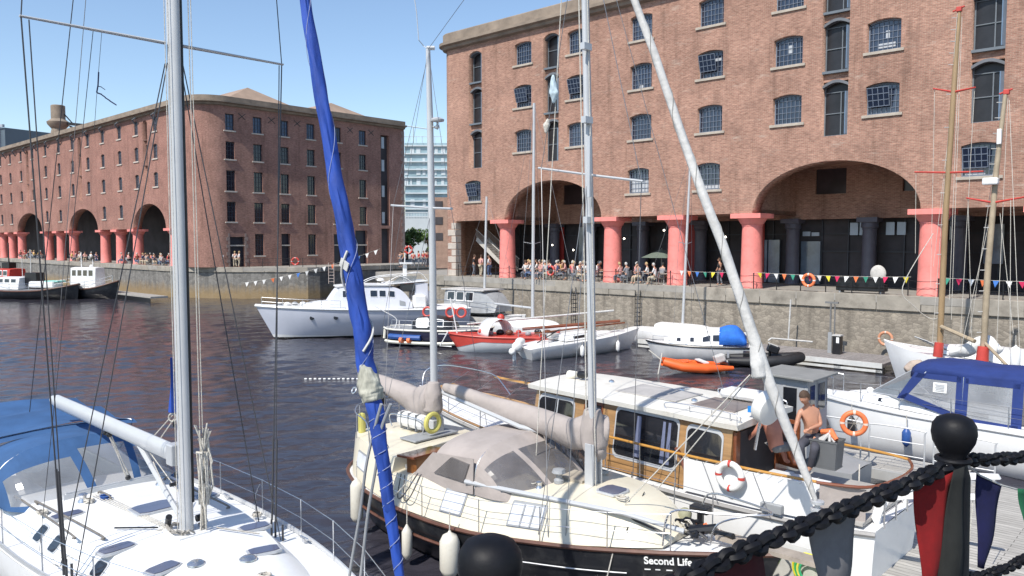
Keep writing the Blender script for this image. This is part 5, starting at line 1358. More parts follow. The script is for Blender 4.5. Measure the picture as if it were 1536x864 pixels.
# roof with overhang
rf, _, TR = coach(W, [(-3.42, 1.10, 2.86, 1.12, 2.96), (-2.5, 1.22, 2.87, 1.24, 2.97), (0, 1.28, 2.84, 1.30, 2.94), (1.6, 1.26, 2.79, 1.28, 2.89), (2.15, 1.2, 2.77, 1.22, 2.87)], mat('cream_white_paint', (.70, .68, .62), .5, .06, 2.5, dirt=(.48, .43, .36), dscale=2.0, damt=.5), 'roof', camber=.06, n=3)
b = MB(); b.slab([(-1.2, -.6, TR(-1, 0) - .01), (.4, -.6, TR(0, 0) - .01), (.4, .5, TR(0, 0) - .01), (-1.2, .5, TR(-1, 0) - .01)], (0, 0, .02)); b.build('roof_grey_slab', mat('roof_grey', (.42, .40, .38), .8, .15, 3), W)  # thin flat grey slab on the roof
b = MB(); b.slab([(.7, -.5, TR(1, 0) - .02), (1.7, -.5, TR(1.7, 0) - .01), (1.7, .5, TR(1.7, 0) - .01), (.7, .5, TR(1, 0) - .02)], (0, 0, .03)); b.build('roof_brown_slab', mat('roof_brown', (.20, .17, .16), .5, .15, 3), W)  # thin flat brown slab on the roof
for (a, c, s0, s1, rn) in ((-3.05, -1.95, .48, .90, .16), (-1.62, -1.15, .05, .93, .04), (-.72, .82, .25, .94, .12), (1.05, 1.8, .45, .90, .12)):
    side_window(W, PW, a, c, s0, s1, -1, DGLASS, ALU if rn > .1 else TEAK, 'wheelhouse_window', rnd=rn, fw=.035)
    side_window(W, PW, a, c, s0, s1, 1, DGLASS, ALU, 'wheelhouse_window', rnd=rn, fw=.035)
b = MB(); b.slab([PW(-2.45, .5, -1, .03), PW(-2.42, .5, -1, .03), PW(-2.42, .9, -1, .03), PW(-2.45, .9, -1, .03)], (0, -.012, 0)); b.build('window_bar', ALU, W)
for xx, w_ in ((.45, .1), (.58, .1), (-.2, .16)):
    b = MB(); b.slab([PW(xx, .28, -1, .024), PW(xx + w_, .28, -1, .024), PW(xx + w_ * .8, .9, -1, .024), PW(xx + .02, .9, -1, .024)], (0, -.003, 0)); b.build('curtain', mat('blue_curtain', (.14, .16, .25), .8, .2, 9, stretch=(9, 1, 1)), W)
# front windscreen
for y0, y1 in ((-1.0, -.38), (-.32, .32), (.38, 1.0)):
    b = MB(); b.slab([(-3.268, y0, 2.2), (-3.268, y1, 2.2), (-3.268, y1 * .95, 2.72), (-3.268, y0 * .95, 2.72)], (-.01, 0, 0)); b.build('windscreen', DGLASS, W)
# wooden side rail under the windows, golden handrail, screens
bent(W, 'grab_rail', [PW(-2.2, .34, -1, .05), PW(-1.5, .34, -1, .05)], .02, TEAK)
hl = [Vector((-.85, -1.5, 2.22)), Vector((.9, -1.5, 2.18)), Vector((2.6, -1.45, 2.16)), Vector((3.75, -1.35, 2.16))]
bent(W, 'handrail', hl, .028, HANDR, 8)
bent(W, 'aft_rail', [(3.75, -1.35, 2.15), (4.5, -1.1, 2.17), (4.75, -.4, 2.2), (4.75, .5, 2.2), (4.5, 1.15, 2.2)], .03, TEAK, 8)
bent(W, 'handrail', [(2.4, 1.42, 2.2), (3.75, 1.35, 2.2), (4.5, 1.15, 2.2)], .028, HANDR, 8)
for x in (-.8, .1, .95): b = MB(); b.tube([(x, -1.47, 1.5), (x, -1.5, 2.2)], .013); b.build('rail_post', STEEL, W)
bent(W, 'wire_rail', [(-.85, -1.5, 1.85), (.95, -1.5, 1.82)], .007)
b = MB(); b.tube([(.98, -1.42, 2.2), (1.12, -1.42, 1.9), (1.35, -1.44, 1.5)], .04, 6); b.tube([(.98, -1.42, 2.2), (.9, -1.38, 2.23)], .04, 6); b.build('rail_knee', TEAK, W, smooth=True)
b = MB(); rg = []
for i in range(15):
    t = i / 14; x = 1.15 + 2.6 * t; y = -1.50 + .14 * t ** 3; rg.append([Vector((x, y + .012 * math.sin(9 * t + z_ * 3), 1.46 + (2.12 - 1.46) * z_)) for z_ in (0, .33, .66, 1)])
b.loft(rg, closed=False); b.build('dodger_screen', mat('white_canvas', (.76, .76, .75), .85, .04, 2, .5, 5), W, smooth=True)
b = MB(); b.slab([(3.8, -1.34, 1.48), (4.5, -1.08, 1.48), (4.5, -1.08, 2.12), (3.8, -1.34, 2.12)], (0, .01, 0)); b.build('dodger_screen', TAUPE, W)
for x in (1.6, 2.65): wire(W, 'screen_strut', (x, -1.56, 2.14), (x + .35, -1.58, 1.42), .009)
for i in range(12): wire(W, 'screen_lacing', (1.2 + i * .21, -1.52, 2.11), (1.3 + i * .21, -1.50, 2.18), .004, ROPE)
b = MB(); b.box((3.0, -1.5, 1.55), (.4, .12, .16)); b.build('deck_box', GREYP, W, bevel=.01)
# cockpit
b = MB(); b.b2(2.36, 4.5, -1.2, 1.2, 1.50, 1.56); b.build('cockpit_sole', mat('sole', (.4, .38, .35), .7), W)
b = MB(); b.b2(2.45, 3.3, -1.15, -.35, 1.56, 1.86); b.build('cockpit_locker', WHITE2, W, bevel=.02)
b = MB(); b.slab([(2.45, -1.2, 1.86), (3.6, -1.15, 1.86), (3.6, -.3, 1.86), (2.45, -.3, 1.86)], (0, 0, .04)); b.build('cockpit_seat', WHITE2, W)
b = MB(); b.b2(2.01, 2.04, -.95, .95, 1.56, 2.68); b.build('doorway_shade', VOID, W)  # dark sheet stands in for the unlit inside of the wheelhouse
for y0, y1 in ((-1.1, -.95), (.6, 1.1)): b = MB(); b.b2(2.005, 2.07, y0, y1, 1.5, 2.7); b.build('door', TEAK, W)
b = MB(); b.box((2.3, .75, 2.2), (.5, .04, 1.0), RZ(-15)); dd = b.build('open_door', TEAK, W); b = MB(); b.box((2.3, .72, 2.4), (.36, .05, .45), RZ(-15)); b.build('pane', DGLASS, dd)
# davits
for yy in (-.75, .75):
    b = MB()
    rg = []
    for (x, z, h_) in ((4.55, 1.45, .11), (4.62, 1.75, .11), (4.75, 1.98, .10), (5.05, 2.08, .09), (5.6, 2.18, .07), (6.1, 2.28, .05)):
        rg.append([Vector((x - h_ * .7, yy - .045, z - h_)), Vector((x + h_ * .5, yy - .045, z - h_ * .6)), Vector((x + h_ * .6, yy - .045, z + h_ * .6)), Vector((x - h_ * .5, yy - .045, z + h_))])
    fr = [[p for p in r_] for r_ in rg]
    vs = []
    b2_ = MB()
    for r_ in (rg,):
        rings = [[p, q_, q_ + Vector((0, .09, 0)), p + Vector((0, .09, 0))] for p, q_ in ((r[1], r[3]) for r in r_)]
        b2_.loft(rings)
    dv = b2_.build('davit', WHITE, W, bevel=.01)
    for k in range(3): b = MB(); b.tube([(5.0 + .3 * k, yy - .05, 2.10 + .05 * k), (5.0 + .3 * k, yy + .05, 2.10 + .05 * k)], .025, 10); b.build('davit_hole', GREYP, dv)
    wire(W, 'davit_fall', (6.05, yy, 2.25), (6.0, yy, 1.2), .008, ROPE)
stanchions(W, [Vector((4.75, y, 1.45)) for y in (-.9, -.3, .3, .9)], .55, r=.016)
# foredeck
hatch(W, -5.0, 0, 1.72, .7, .7)
b = MB(); b.box((-4.0, -.3, 1.75), (.3, .25, .25)); b.tube([(-4.0, -.5, 1.8), (-4.0, -.1, 1.8)], .06, 8); b.build('windlass', GREYP, W, bevel=.02)
b = MB(); b.box((-3.6, .3, 1.9), (.45, .8, .4)); b.build('deck_locker', GREYC, W, bevel=.03)
bent(W, 'pulpit_rail', [W3(640, 600, 24.5), W3(634, 575, 24.6), W3(640, 555, 24.8), W3(665, 548, 24.6), W3(700, 552, 23.6), W3(735, 560, 22.4), W3(748, 568, 21.8)], .018)
bent(W, 'pulpit_rail', [W3(748, 568, 21.8), W3(766, 592, 21.0)], .014)
bent(W, 'pulpit_rail', [W3(646, 596, 24.3), W3(650, 575, 24.3), W3(660, 590, 24.3)], .014)
b = MB(); b.tube([W3(742, 565, 22.3), W3(770, 571, 21.6), W3(800, 577, 20.8)], .035, 7); b.build('wooden_spar', HANDR, W)
b = MB(); b.box((-7.6, .25, 2.1), (.7, .5, .1), RY(8)); b.build('bow_platform', VARN, W)
for x in (-7.4, -6.2, -5.0): wire(W, 'stay_wire', (x, -1.2, 1.9), (x - .4, 1.0, 2.5), .007)
stanchions(W, [Vector((x, -lerp_st(SW, x)[0], lerp_st(SW, x)[1])) for x in (-7.6, -6.2, -4.8, -3.6)], .6, r=.012)
# roof gear: loudhailer, aerials, raft, dish
b = MB(); c = Vector((-2.75, -.1, TR(-2.7, 0) + .12)); b.lathe([(.12, -.22), (.13, -.2), (.09, -.05), (.06, .05)], c, 14, RY(75)); b.build('horn', FEND, W, smooth=True); b = MB(); b.lathe([(.09, 0), (.10, .1), (.07, .22)], c + Vector((.1, 0, 0)), 12, RY(85)); b.build('horn_driver', BLACK, W, smooth=True)
b = MB(); b.box((1.25, .72, TR(1.2, .3) + .13), (.9, .5, .2)); b.build('roof_raft', WHITE2, W, bevel=.08)
bent(W, 'roof_rail', [(.5, -1.1, 2.9), (.55, -1.1, 3.08), (2.0, -1.05, 3.04), (2.05, -1.05, 2.85)], .012); bent(W, 'roof_rail', [(.5, 1.1, 2.9), (.55, 1.1, 3.08), (2.0, 1.0, 3.04), (2.05, 1.0, 2.85)], .012)
for x in (1.0, 1.5, 1.9): b = MB(); b.tube([(x, -1.05, 2.85), (x, -1.05, 3.05)], .01, 5); b.build('rail_post', STEEL, W)
for x, y in ((-1.9, .2), (-.2, .6), (.6, -.2)): b = MB(); b.lathe([(.07, 0), (.06, .04), (.01, .06)], (x, y, TR(x, y)), 12); b.build('roof_vent', STEEL, W, smooth=True)
dc = WR @ at_d(1141, 606, 14.7)
b = MB(); b.lathe([(.02, .0), (.27, .01), (.31, .05), (.32, .17), (.315, .27), (.295, .28), (.02, .285)], dc, 32, Vector((.915, -.228, -.25)).to_track_quat('Z', 'Y').to_matrix()); b.build('satellite_dome', mat('dome_white', (.70, .69, .66), .4, .04, 2), W, smooth=45)
b = MB(); b.tube([dc + Vector((0, 0, -.3)), dc + Vector((-.1, 0, -.9))], .03, 8); b.build('dome_post', STEEL, W)
b = MB(); b.box(WR @ at_d(1128, 614, 15.2), (.16, .05, .12), RZ(20)); b.build('blue_sticker', mat('cyan_plastic', (.02, .22, .6), .4), W)
lb_ = WR @ at_d(1093, 708, 14.02)
LB = lifebuoy(wrot(W) @ Vector((2.22, -1.62, 2.0)), 'white ring lifebuoy with red bands hung on the white screen', .235, .062, RZ(-44) @ RX(90), mat('white_buoy', (.74, .73, .70), .5, .06, 5))

# grey work boat with a small wheelhouse, seen beyond the standing man
G = empty('work_boat', 'grey work boat with a small square wheelhouse behind the two men', 'work boat', at_z(1190, 720, 0.0) * 0 + Vector((8.0, 19.6, 0)), 137.15)
SG = hull(G, [(-.9, .7, .8, 0), (-.3, .85, .85, 0), (1, 1.05, 1.15, 0), (2.6, .6, 1.3, -.1), (3.4, .03, 1.4, -.5)], GREYP, GREYP, zk=-.4)
GR = wrot(G).inverted()
cg = GR @ at_d(1193, 640, 19.6)
gx, gy = cg.x, cg.y
b = MB()
def shell(x0, x1, y0, y1, z0, z1, m, name, parent, t=.05):
    b = MB(); b.b2(x0, x0 + t, y0, y1, z0, z1); b.b2(x1 - t, x1, y0, y1, z0, z1); b.b2(x0 + t, x1 - t, y0, y0 + t, z0, z1); b.b2(x0 + t, x1 - t, y1 - t, y1, z0, z1); return b.build(name, m, parent)
hw = .62; z0, z1 = 1.1, 3.02
shell(gx - .55, gx + .55, gy - hw, gy + hw, z0, z1, mat('wheelhouse_grey', (.36, .37, .38), .5, .06, 2), 'wheelhouse', G)
for px_, py_ in ((-.55, -hw), (-.55, hw - .06), (.49, -hw), (.49, hw - .06), (-.55, 0), (0, hw - .06)):
    b = MB(); b.b2(gx + px_, gx + px_ + .07, gy + py_, gy + py_ + .07, 2.25, z1); b.build('corner_post', MATS['wheelhouse_grey'], G)
b = MB(); b.slab([(gx - .75, gy - .8, z1), (gx + .75, gy - .8, z1 + .04), (gx + .75, gy + .8, z1 + .04), (gx - .75, gy + .8, z1)], (0, 0, .06)); b.build('roof', mat('roof_grey2', (.24, .24, .23), .7, .12, 3), G, bevel=.015)
for y0, y1 in ((gy + .2, gy + .48), (gy - .45, gy - .02)):
    b = MB(); b.slab([(gx - .56, y0, 2.2), (gx - .56, y1, 2.2), (gx - .56, y1, 2.86), (gx - .56, y0, 2.86)], (.01, 0, 0)); b.build('window', DGLASS, G)
b = MB(); b.slab([(gx - .28, gy + hw + .016, 2.0), (gx + .06, gy + hw + .016, 2.0), (gx + .06, gy + hw + .016, 2.8), (gx - .28, gy + hw + .016, 2.8)], (0, -.012, 0)); b.build('window', DGLASS, G)


# ---------------------------------------------------------------- white cruiser with the blue canopy
Q = empty('motor_cruiser', 'white motor cruiser with a big navy blue canopy, at the right edge', 'motor cruiser', (16, 20, 0), 137.15)
QR = wrot(Q).inverted()
SQ = hull(Q, [(-2.5, 1.45, 1.35, 0), (0, 1.55, 1.38, 0), (2.5, 1.52, 1.42, 0), (4.8, 1.35, 1.46, 0), (6.4, .95, 1.48, -.2), (7.6, .40, 1.50, -.5), (8.1, .04, 1.52, -.8)], WHITE, WHITE, zk=-.4, pw=.5, ex=3, camber=.10)
strake(Q, SQ, 'rubbing_strake', mat('pale_strake', (.5, .5, .5), .5), .035, .015, -.12)
CQ, PQ, TQ = coach(Q, [(-2.2, 1.35, 1.38, 1.2, 1.72), (3.8, 1.32, 1.45, 1.14, 1.86), (5.0, 1.2, 1.48, .98, 1.84), (6.2, .85, 1.5, .65, 1.68), (7.0, .5, 1.5, .3, 1.56)], WHITE, 'coachroof', camber=.08)
side_window(Q, PQ, 4.4, 5.9, .35, .75, 1, DGLASS, None, 'slot_window'); side_window(Q, PQ, 2.9, 4.0, .25, .6, 1, GREYC, None, 'side_panel')
# windscreen
def panel(root, name, pts, m, th=.012, parent=None):
    pts = [Vector(p) for p in pts]; n = (pts[1] - pts[0]).cross(pts[2] - pts[0]).normalized() * th
    q = MB(); q.slab(pts, n); return q.build(name, m, parent or root)
SMK = mat('smoked_glass', (.25, .28, .30), .08, .2, 1, spec=.9, alpha=.5)
ws = panel(Q, 'windscreen', [(6.3, .35, 1.72), (5.15, 1.18, 1.85), (4.55, 1.0, 2.62), (4.95, .35, 2.66)], SMK)
panel(Q, 'windscreen', [(6.3, .35, 1.72), (6.3, -.35, 1.72), (4.95, -.35, 2.66), (4.95, .35, 2.66)], SMK)
panel(Q, 'windscreen', [(6.3, -.35, 1.72), (5.15, -1.18, 1.85), (4.55, -1.0, 2.62), (4.95, -.35, 2.66)], SMK)
for (a, c) in (((6.3, .35, 1.72), (4.95, .35, 2.66)), ((6.3, -.35, 1.72), (4.95, -.35, 2.66)), ((5.15, 1.2, 1.85), (6.3, .35, 1.73)), ((6.3, .35, 1.73), (6.3, -.35, 1.73)), ((5.15, 1.2, 1.87), (4.55, 1.02, 2.64))): b = MB(); b.tube([a, c], .02, 6); b.build('windscreen_frame', ALU, Q)
# canopy: sections across
def csec(x, zt, w): return [Vector((x, -w, zt - .28)), Vector((x, -w * .93, zt - .10)), Vector((x, -w * .75, zt)), Vector((x, -w * .3, zt + .05)), Vector((x, w * .3, zt + .05)), Vector((x, w * .75, zt)), Vector((x, w * .93, zt - .10)), Vector((x, w, zt - .28))]
secs = [(5.05, 2.66, .75), (4.85, 2.78, .98), (4.4, 2.86, 1.12), (3.7, 2.86, 1.18), (3.0, 2.80, 1.2), (2.3, 2.83, 1.22), (1.5, 2.85, 1.22), (.8, 2.80, 1.2), (-.3, 2.70, 1.2), (-1.2, 2.5, 1.2)]
b = MB(); b.loft([csec(*s) for s in secs], closed=False); o = b.build('canopy', NAVY2, Q, smooth=True); 
md = o.modifiers.new('thick', 'SOLIDIFY'); md.thickness = .02
for sd in (-1, 1):
    def y_(z): return sd * (1.32 - (z - 1.6) * .12)
    def pn_(x, z): return (x, y_(z), z)
    # cloth strips around the windows
    panel(Q, 'canopy_side', [pn_(5.25, 1.82), pn_(5.05, 1.82), pn_(4.5, 2.6), pn_(4.8, 2.62)], NAVY2)
    panel(Q, 'canopy_side', [pn_(5.2, 1.86), pn_(3.55, 1.38), pn_(3.55, 1.55), pn_(5.0, 2.0)], NAVY2)
    panel(Q, 'canopy_side', [pn_(3.72, 1.4), pn_(3.42, 1.36), pn_(3.42, 2.6), pn_(3.72, 2.62)], NAVY2)
    panel(Q, 'canopy_side', [pn_(4.8, 2.48), pn_(3.6, 2.46), pn_(3.6, 2.62), pn_(4.7, 2.62)], NAVY2)
    panel(Q, 'clear_window', [pn_(5.0, 1.98), pn_(3.7, 1.58), pn_(3.7, 2.48), pn_(4.65, 2.5)], VINYL, .006)
    panel(Q, 'clear_window', [pn_(3.42, 1.5), pn_(2.35, 1.45), pn_(2.35, 2.48), pn_(3.42, 2.48)], VINYL, .006)
    panel(Q, 'canopy_side', [pn_(3.42, 1.36), pn_(2.2, 1.3), pn_(2.2, 1.47), pn_(3.42, 1.52)], NAVY2); panel(Q, 'canopy_side', [pn_(2.37, 1.3), pn_(2.12, 1.3), pn_(2.12, 2.6), pn_(2.37, 2.6)], NAVY2)
    panel(Q, 'canopy_side', [pn_(3.5, 2.46), pn_(2.2, 2.46), pn_(2.2, 2.64), pn_(3.5, 2.64)], NAVY2)
    panel(Q, 'clear_window', [pn_(2.12, 1.5), pn_(.6, 1.45), pn_(.8, 2.46), pn_(2.12, 2.48)], DVINYL, .006)
    panel(Q, 'canopy_side', [pn_(.6, 1.3), pn_(-1.2, 1.3), pn_(-1.2, 2.4), pn_(.8, 2.6)], NAVY2)
for (a, c) in (((4.75, 1.22, 2.35), (4.05, 1.26, 1.75)), ((3.85, 1.22, 2.3), (4.3, 1.26, 1.8)), ((3.55, 1.34, 1.4), (3.55, 1.2, 2.62))): b = MB(); b.tube([a, c], .014, 6); b.build('canopy_frame', STEEL, Q)
panel(Q, 'paper_notice', [(4.3, 1.275, 2.12), (3.95, 1.275, 2.12), (3.95, 1.255, 2.4), (4.3, 1.255, 2.4)], mat('paper', (.8, .8, .78), .8), .004)
for k in range(5):
    b = MB(); b.b2(4.0, 4.25 - .03 * (k % 2), 1.283, 1.288, 2.16 + .045 * k, 2.172 + .045 * k); b.build('notice_line', GREYP, Q)
b = MB(); b.b2(.5, 2.6, -1.0, 1.0, 1.5, 1.6); b.box((2.9, 0, 2.0), (.12, .5, .7)); b.box((3.1, 0, 1.65), (.5, .5, .2)); b.build('helm_seat', mat('seat_cream', (.6, .57, .5), .7), Q, bevel=.03)
b = MB(); b.torus((4.1, .4, 2.05), .18, .018, RY(65)); b.build('steering_wheel', BLACK, Q, smooth=True)
rl = [Vector((x, lerp_st(SQ, x)[0] - .05, lerp_st(SQ, x)[1] + .02)) for x in (1.0, 2.4, 3.8, 5.2, 6.4, 7.4)]
stanchions(Q, rl, .55, r=.014); stanchions(Q, [Vector((p.x, -p.y, p.z)) for p in rl], .55, r=.014)
bent(Q, 'pulpit', [(7.4, .45, 2.05), (8.1, .2, 2.15), (8.2, -.2, 2.15), (7.4, -.45, 2.05)], .016); bent(Q, 'pulpit', [(8.1, .15, 1.52), (8.15, .18, 2.15)], .014)
b = MB(); b.lathe([(.06, 0), (.11, .05), (.11, .12), (.05, .17), (.01, .18)], (6.3, .35, 1.95 - .25), 14); b.build('search_light', WHITE, Q, smooth=True)
QX = wrot(Q)
for px_, lbl in ((4.9, 'dark blue fender beside the middle of the blue canopy cruiser'), (3.55, 'dark blue fender further right on the blue canopy cruiser'), (6.6, 'small black fender at the bow of the blue canopy cruiser')):
    fender(QX @ Vector((px_, lerp_st(SQ, px_)[0] + .16, .75)), lbl, .12, .42, BLUEP if px_ < 6 else RUBBER)
# orange lifebuoy on the finger pontoon rail, in front of the cruiser

# ---------------------------------------------------------------- near pontoon
def boards_mat(name, deg, col=(.42, .40, .365), w=.145):
    m = bpy.data.materials.new(name); m.use_nodes = True; t = m.node_tree; N = t.nodes; L = t.links; b = N['Principled BSDF']; b.inputs['Roughness'].default_value = .85
    tc = N.new('ShaderNodeTexCoord'); mp = N.new('ShaderNodeMapping'); mp.inputs['Rotation'].default_value = (0, 0, math.radians(deg)); L.new(tc.outputs['Object'], mp.inputs[0])
    br = N.new('ShaderNodeTexBrick'); br.inputs['Scale'].default_value = 1; br.inputs['Brick Width'].default_value = 3.6; br.inputs['Row Height'].default_value = w; br.inputs['Mortar Size'].default_value = .008
    br.inputs['Color1'].default_value = [c * 1.12 for c in col] + [1]; br.inputs['Color2'].default_value = [c * .82 for c in col] + [1]; br.inputs['Mortar'].default_value = [c * .3 for c in col] + [1]
    L.new(mp.outputs[0], br.inputs['Vector'])
    m2 = N.new('ShaderNodeMapping'); m2.inputs['Scale'].default_value = (1.2, 14, 1); L.new(mp.outputs[0], m2.inputs[0])
    nz = N.new('ShaderNodeTexNoise'); nz.inputs['Scale'].default_value = 2; nz.inputs['Detail'].default_value = 6; L.new(m2.outputs[0], nz.inputs['Vector'])
    mr = N.new('ShaderNodeMapRange'); mr.inputs[1].default_value = .3; mr.inputs[2].default_value = .7; mr.inputs[3].default_value = .72; mr.inputs[4].default_value = 1.25; L.new(nz.outputs['Fac'], mr.inputs[0])
    vm = N.new('ShaderNodeVectorMath'); vm.operation = 'SCALE'; L.new(br.outputs['Color'], vm.inputs[0]); L.new(mr.outputs[0], vm.inputs['Scale']); L.new(vm.outputs[0], b.inputs['Base Color'])
    return m
NB = boards_mat('pontoon_boards', 0)
EDGE = mat('pontoon_edging', (.36, .36, .35), .6, .1, 3)
pe = Vector((5.96, 13.45, 0))
NP = empty('pontoon', 'wide plank pontoon at the bottom right, leading away past the black post', 'pontoon', pe, HD)
# local x = along -u (right/near), local y = away. Edge of the walkway at x=0.
b = MB(); b.b2(.30, 4.6, -9, 7.7, .38, .5); b.build('deck_boards', NB, NP)
b = MB(); b.b2(0, .30, -9, 7.7, .34, .503); b.build('edging', EDGE, NP)
b = MB(); b.b2(.1, 4.5, -9, 7.6, -.2, .33); b.build('float', mat('concrete_float', (.2, .2, .19), .9), NP)
b = MB(); b.b2(-6.0, 0, 7.2, 8.7, .34, .495); b.build('finger_boards', NB, NP)
b = MB(); b.b2(-6.0, 0, 7.1, 7.2, .25, .5); b.build('finger_edging', EDGE, NP)
b = MB(); b.b2(-3.0, -.02, -.5, .8, .30, .46); b.build('side_boards', boards_mat('brown_boards', 0, (.25, .2, .16)), NP)
# mooring cleat and rope
cl_ = at_z(1286, 815, .5)
MC = empty('mooring_cleat', 'grey mooring cleat with white rope at the edge of the near pontoon', 'cleat', (cl_.x, cl_.y, .47), HD)
b = MB(); b.box((0, 0, .1), (.08, .34, .05)); b.box((0, .07, .04), (.06, .05, .1)); b.box((0, -.07, .04), (.06, .05, .1)); b.build('cleat_body', GREYP, MC, bevel=.01)
b = MB()
for k in range(4): b.tube([(-.05, -.12 + .05 * k, .05), (0, .1 - .06 * k, .15), (.06, -.1 + .06 * k, .06)], .016, 5)
b.tube([(0, 0, .14), (-.15, .45, .8), (-.3, .9, 1.35)], .014, 5); b.build('rope', ROPE, MC, smooth=True)
# rail with orange lifebuoy on the finger pontoon
rb = at_z(1262, 690, .5)
RL = empty('guard_rail', 'grey tubular guard rail holding the orange lifebuoy', 'railing', (9.2, 20.6, .5), HD)
for x0 in (-1.2, .35, 1.9):
    bent(RL, 'rail_hoop', [(x0, 0, 0), (x0, 0, .95), (x0 + .08, 0, 1.1), (x0 + 1.25, 0, 1.1), (x0 + 1.33, 0, .95), (x0 + 1.33, 0, 0)], .022, ALU)
    for z in (.4, .75): b = MB(); b.tube([(x0, 0, z), (x0 + 1.33, 0, z)], .014, 6); b.build('rail_bar', ALU, RL)
lifebuoy(at_d(1281, 635, 19.6), 'bright orange lifebuoy with a rope lattice on the grey rail', .275, .065, RZ(-20) @ RX(90), LIFEO, 4, mat('reflective_band', (.75, .6, .5), .4), lattice=True)
# inflatable dinghy under the davits
DI = empty('inflatable_dinghy', 'grey white inflatable dinghy with a red patch behind the chain', 'dinghy', at_z(1330, 772, 0.25), -20)
b = MB()
b.tube([(-1.5, .62, .2), (-.2, .64, .2), (.8, .5, .24), (1.35, .0, .32), (.8, -.5, .24), (-.2, -.64, .2), (-1.5, -.62, .2)], [.12, .23, .23, .24, .23, .23, .12], 12); b.build('tube', mat('pvc_grey', (.46, .45, .43), .5, .1, 3), DI, smooth=True)
b = MB(); b.b2(-1.35, .9, -.45, .45, .02, .08); b.build('floor', GREYP, DI)
b = MB(); b.b2(-1.0, .6, -.886, -.87, .08, .3); b.build('red_patch', RED, DI)
b = MB(); b.b2(-1.4, -1.32, -.5, .5, .02, .45); b.build('transom', TEAK, DI)
# service pedestal & yellow/green hose near the grey flag
PD = empty('hose_reel', 'yellow and green coiled hose hanging on a grey box by the pontoon', 'hose', at_z(1210, 880, .5), HD)
b = MB(); b.b2(-.5, .3, -.3, .3, 0, .55); b.build('box', mat('pedestal_grey', (.5, .49, .45), .5), PD, bevel=.02)
for k, c in enumerate(((.7, .62, .05), (.05, .4, .12), (.72, .65, .1), (.04, .35, .15))):
    b = MB(); b.torus((.15 + .02 * k, -.33 - .03 * k, .45), .26 - .03 * k, .022, RX(90) @ RZ(10), 20, 6); b.build('hose', mat('hose_%d' % k, c, .4), PD, smooth=True)
# ---------------------------------------------------------------- far pontoon
fp = Vector((14.216, 44.926, 0))
FP = empty('pontoon', 'long floating pontoon with pale edge and dark piles below the far dock wall', 'pontoon', fp, HD)
b = MB(); b.b2(-6, 7.9, -3.2, 0, .36, .5); b.build('deck_boards', boards_mat('far_boards', 90, (.27, .25, .24)), FP)
b = MB(); b.b2(-6, 7.9, -3.34, -3.21, .30, .54); b.build('edging', mat('pale_edging', (.55, .55, .53), .6), FP)
b = MB(); b.b2(-6, 7.9, -3.3, -3.22, .08, .2); b.build('lower_rail', MATS['pale_edging'], FP)
for x in (-4.4, -1.9, .7, 3.2, 5.6, 7.6): b = MB(); b.b2(x, x + .35, -3.3, -3.0, -.6, .3); b.build('float', BLACK, FP)
for x, l in ((5.0, 'dark service pedestal on the far pontoon'),):
    p = wrot(FP) @ Vector((x, -1.2, .5)); PP = empty('service_pedestal', l, 'pedestal', p, HD)
    b = MB(); b.b2(-.2, .2, -.2, .2, 0, .95); b.build('cabinet', BLACK, PP, bevel=.02); b = MB(); b.b2(-.22, .22, -.22, .22, .96, 1.02); b.build('cap', GREYC, PP); b = MB(); b.b2(.0, .15, -.212, -.203, .6, .9); b.build('label_panel', WHITE2, PP)
    b = MB(); b.b2(-.55, -.35, .1, .2, 0, 1.1); b.build('pipe_box', GREYP, PP)
PL = empty('lamp_post', 'slim grey post with a short head against the rubble wall above the pontoon', 'post', wrot(FP) @ Vector((4.2, -.1, .4)), HD)
b = MB(); b.tube([(0, 0, 0), (0, 0, 2.65)], .05, 8); b.tube([(.22, 0, 0), (.22, 0, 2.6)], .04, 8); b.box((.05, 0, 2.7), (.7, .12, .1)); b.build('post', mat('post_grey', (.16, .16, .16), .6), PL)
TP = empty('boat_trolley', 'pale T shaped pole lying against the dock wall beyond the far pontoon', 'pole', wrot(FP) @ Vector((1.6, .55, .5)), HD)
b = MB(); b.tube([(0, 0, .3), (0.1, 0, 2.6)], .045, 6); b.tube([(-1.0, 0, .3), (1.4, 0, .3)], .05, 6); b.tube([(-1.0, 0, .3), (-1.15, -.1, .15)], .05, 6); b.build('frame', GREYC, TP)
lifebuoy(RW.location + Vector((0, 0, 0)) + (MR.to_3x3() @ Vector((8.55, -1.15, 0))) + Vector((0, 0, -2.25)), 'faded orange lifebuoy hung low on the rubble dock wall', .33, .075, RZ(HD) @ RX(90), mat('faded_orange', (.55, .25, .14), .6, .2, 5), 4, mat('faded_band', (.6, .5, .42), .6))
FL_ = empty('float_line', 'short dashed line of pale floats on the water left of the ketch stern', 'float line', at_z(455, 569, 0.0), 0)
e_ = at_z(540, 569, 0) - FL_.location; b = MB(); b.tube([(0, 0, .02), e_ + Vector((0, 0, .02))], .012, 4); b.build('line', DWIRE, FL_)
for k in range(12): p_ = e_ * ((k + .5) / 12); b = MB(); b.ball(p_ + Vector((0, 0, .02)), .055, 8, 5, (1.4, 1, .8)); b.build('float', WHITE, FL_, smooth=True)
# left floating pontoon
LP = empty('pontoon', 'low narrow pontoon below the far warehouse, behind the nearest mast', 'pontoon', (-45.5, 89.8, 0), HD)
b = MB(); b.b2(-2, 12, -1.2, .6, .45, .65); b.build('deck_boards', mat('left_deck', (.33, .31, .28), .8), LP); b = MB(); b.b2(-2, 12, -1.25, -1.21, 0, .5); b.build('float', BLACK, LP)

# ---------------------------------------------------------------- boats across the water
def yaw(dx, dy): return math.degrees(math.atan2(dy, dx))
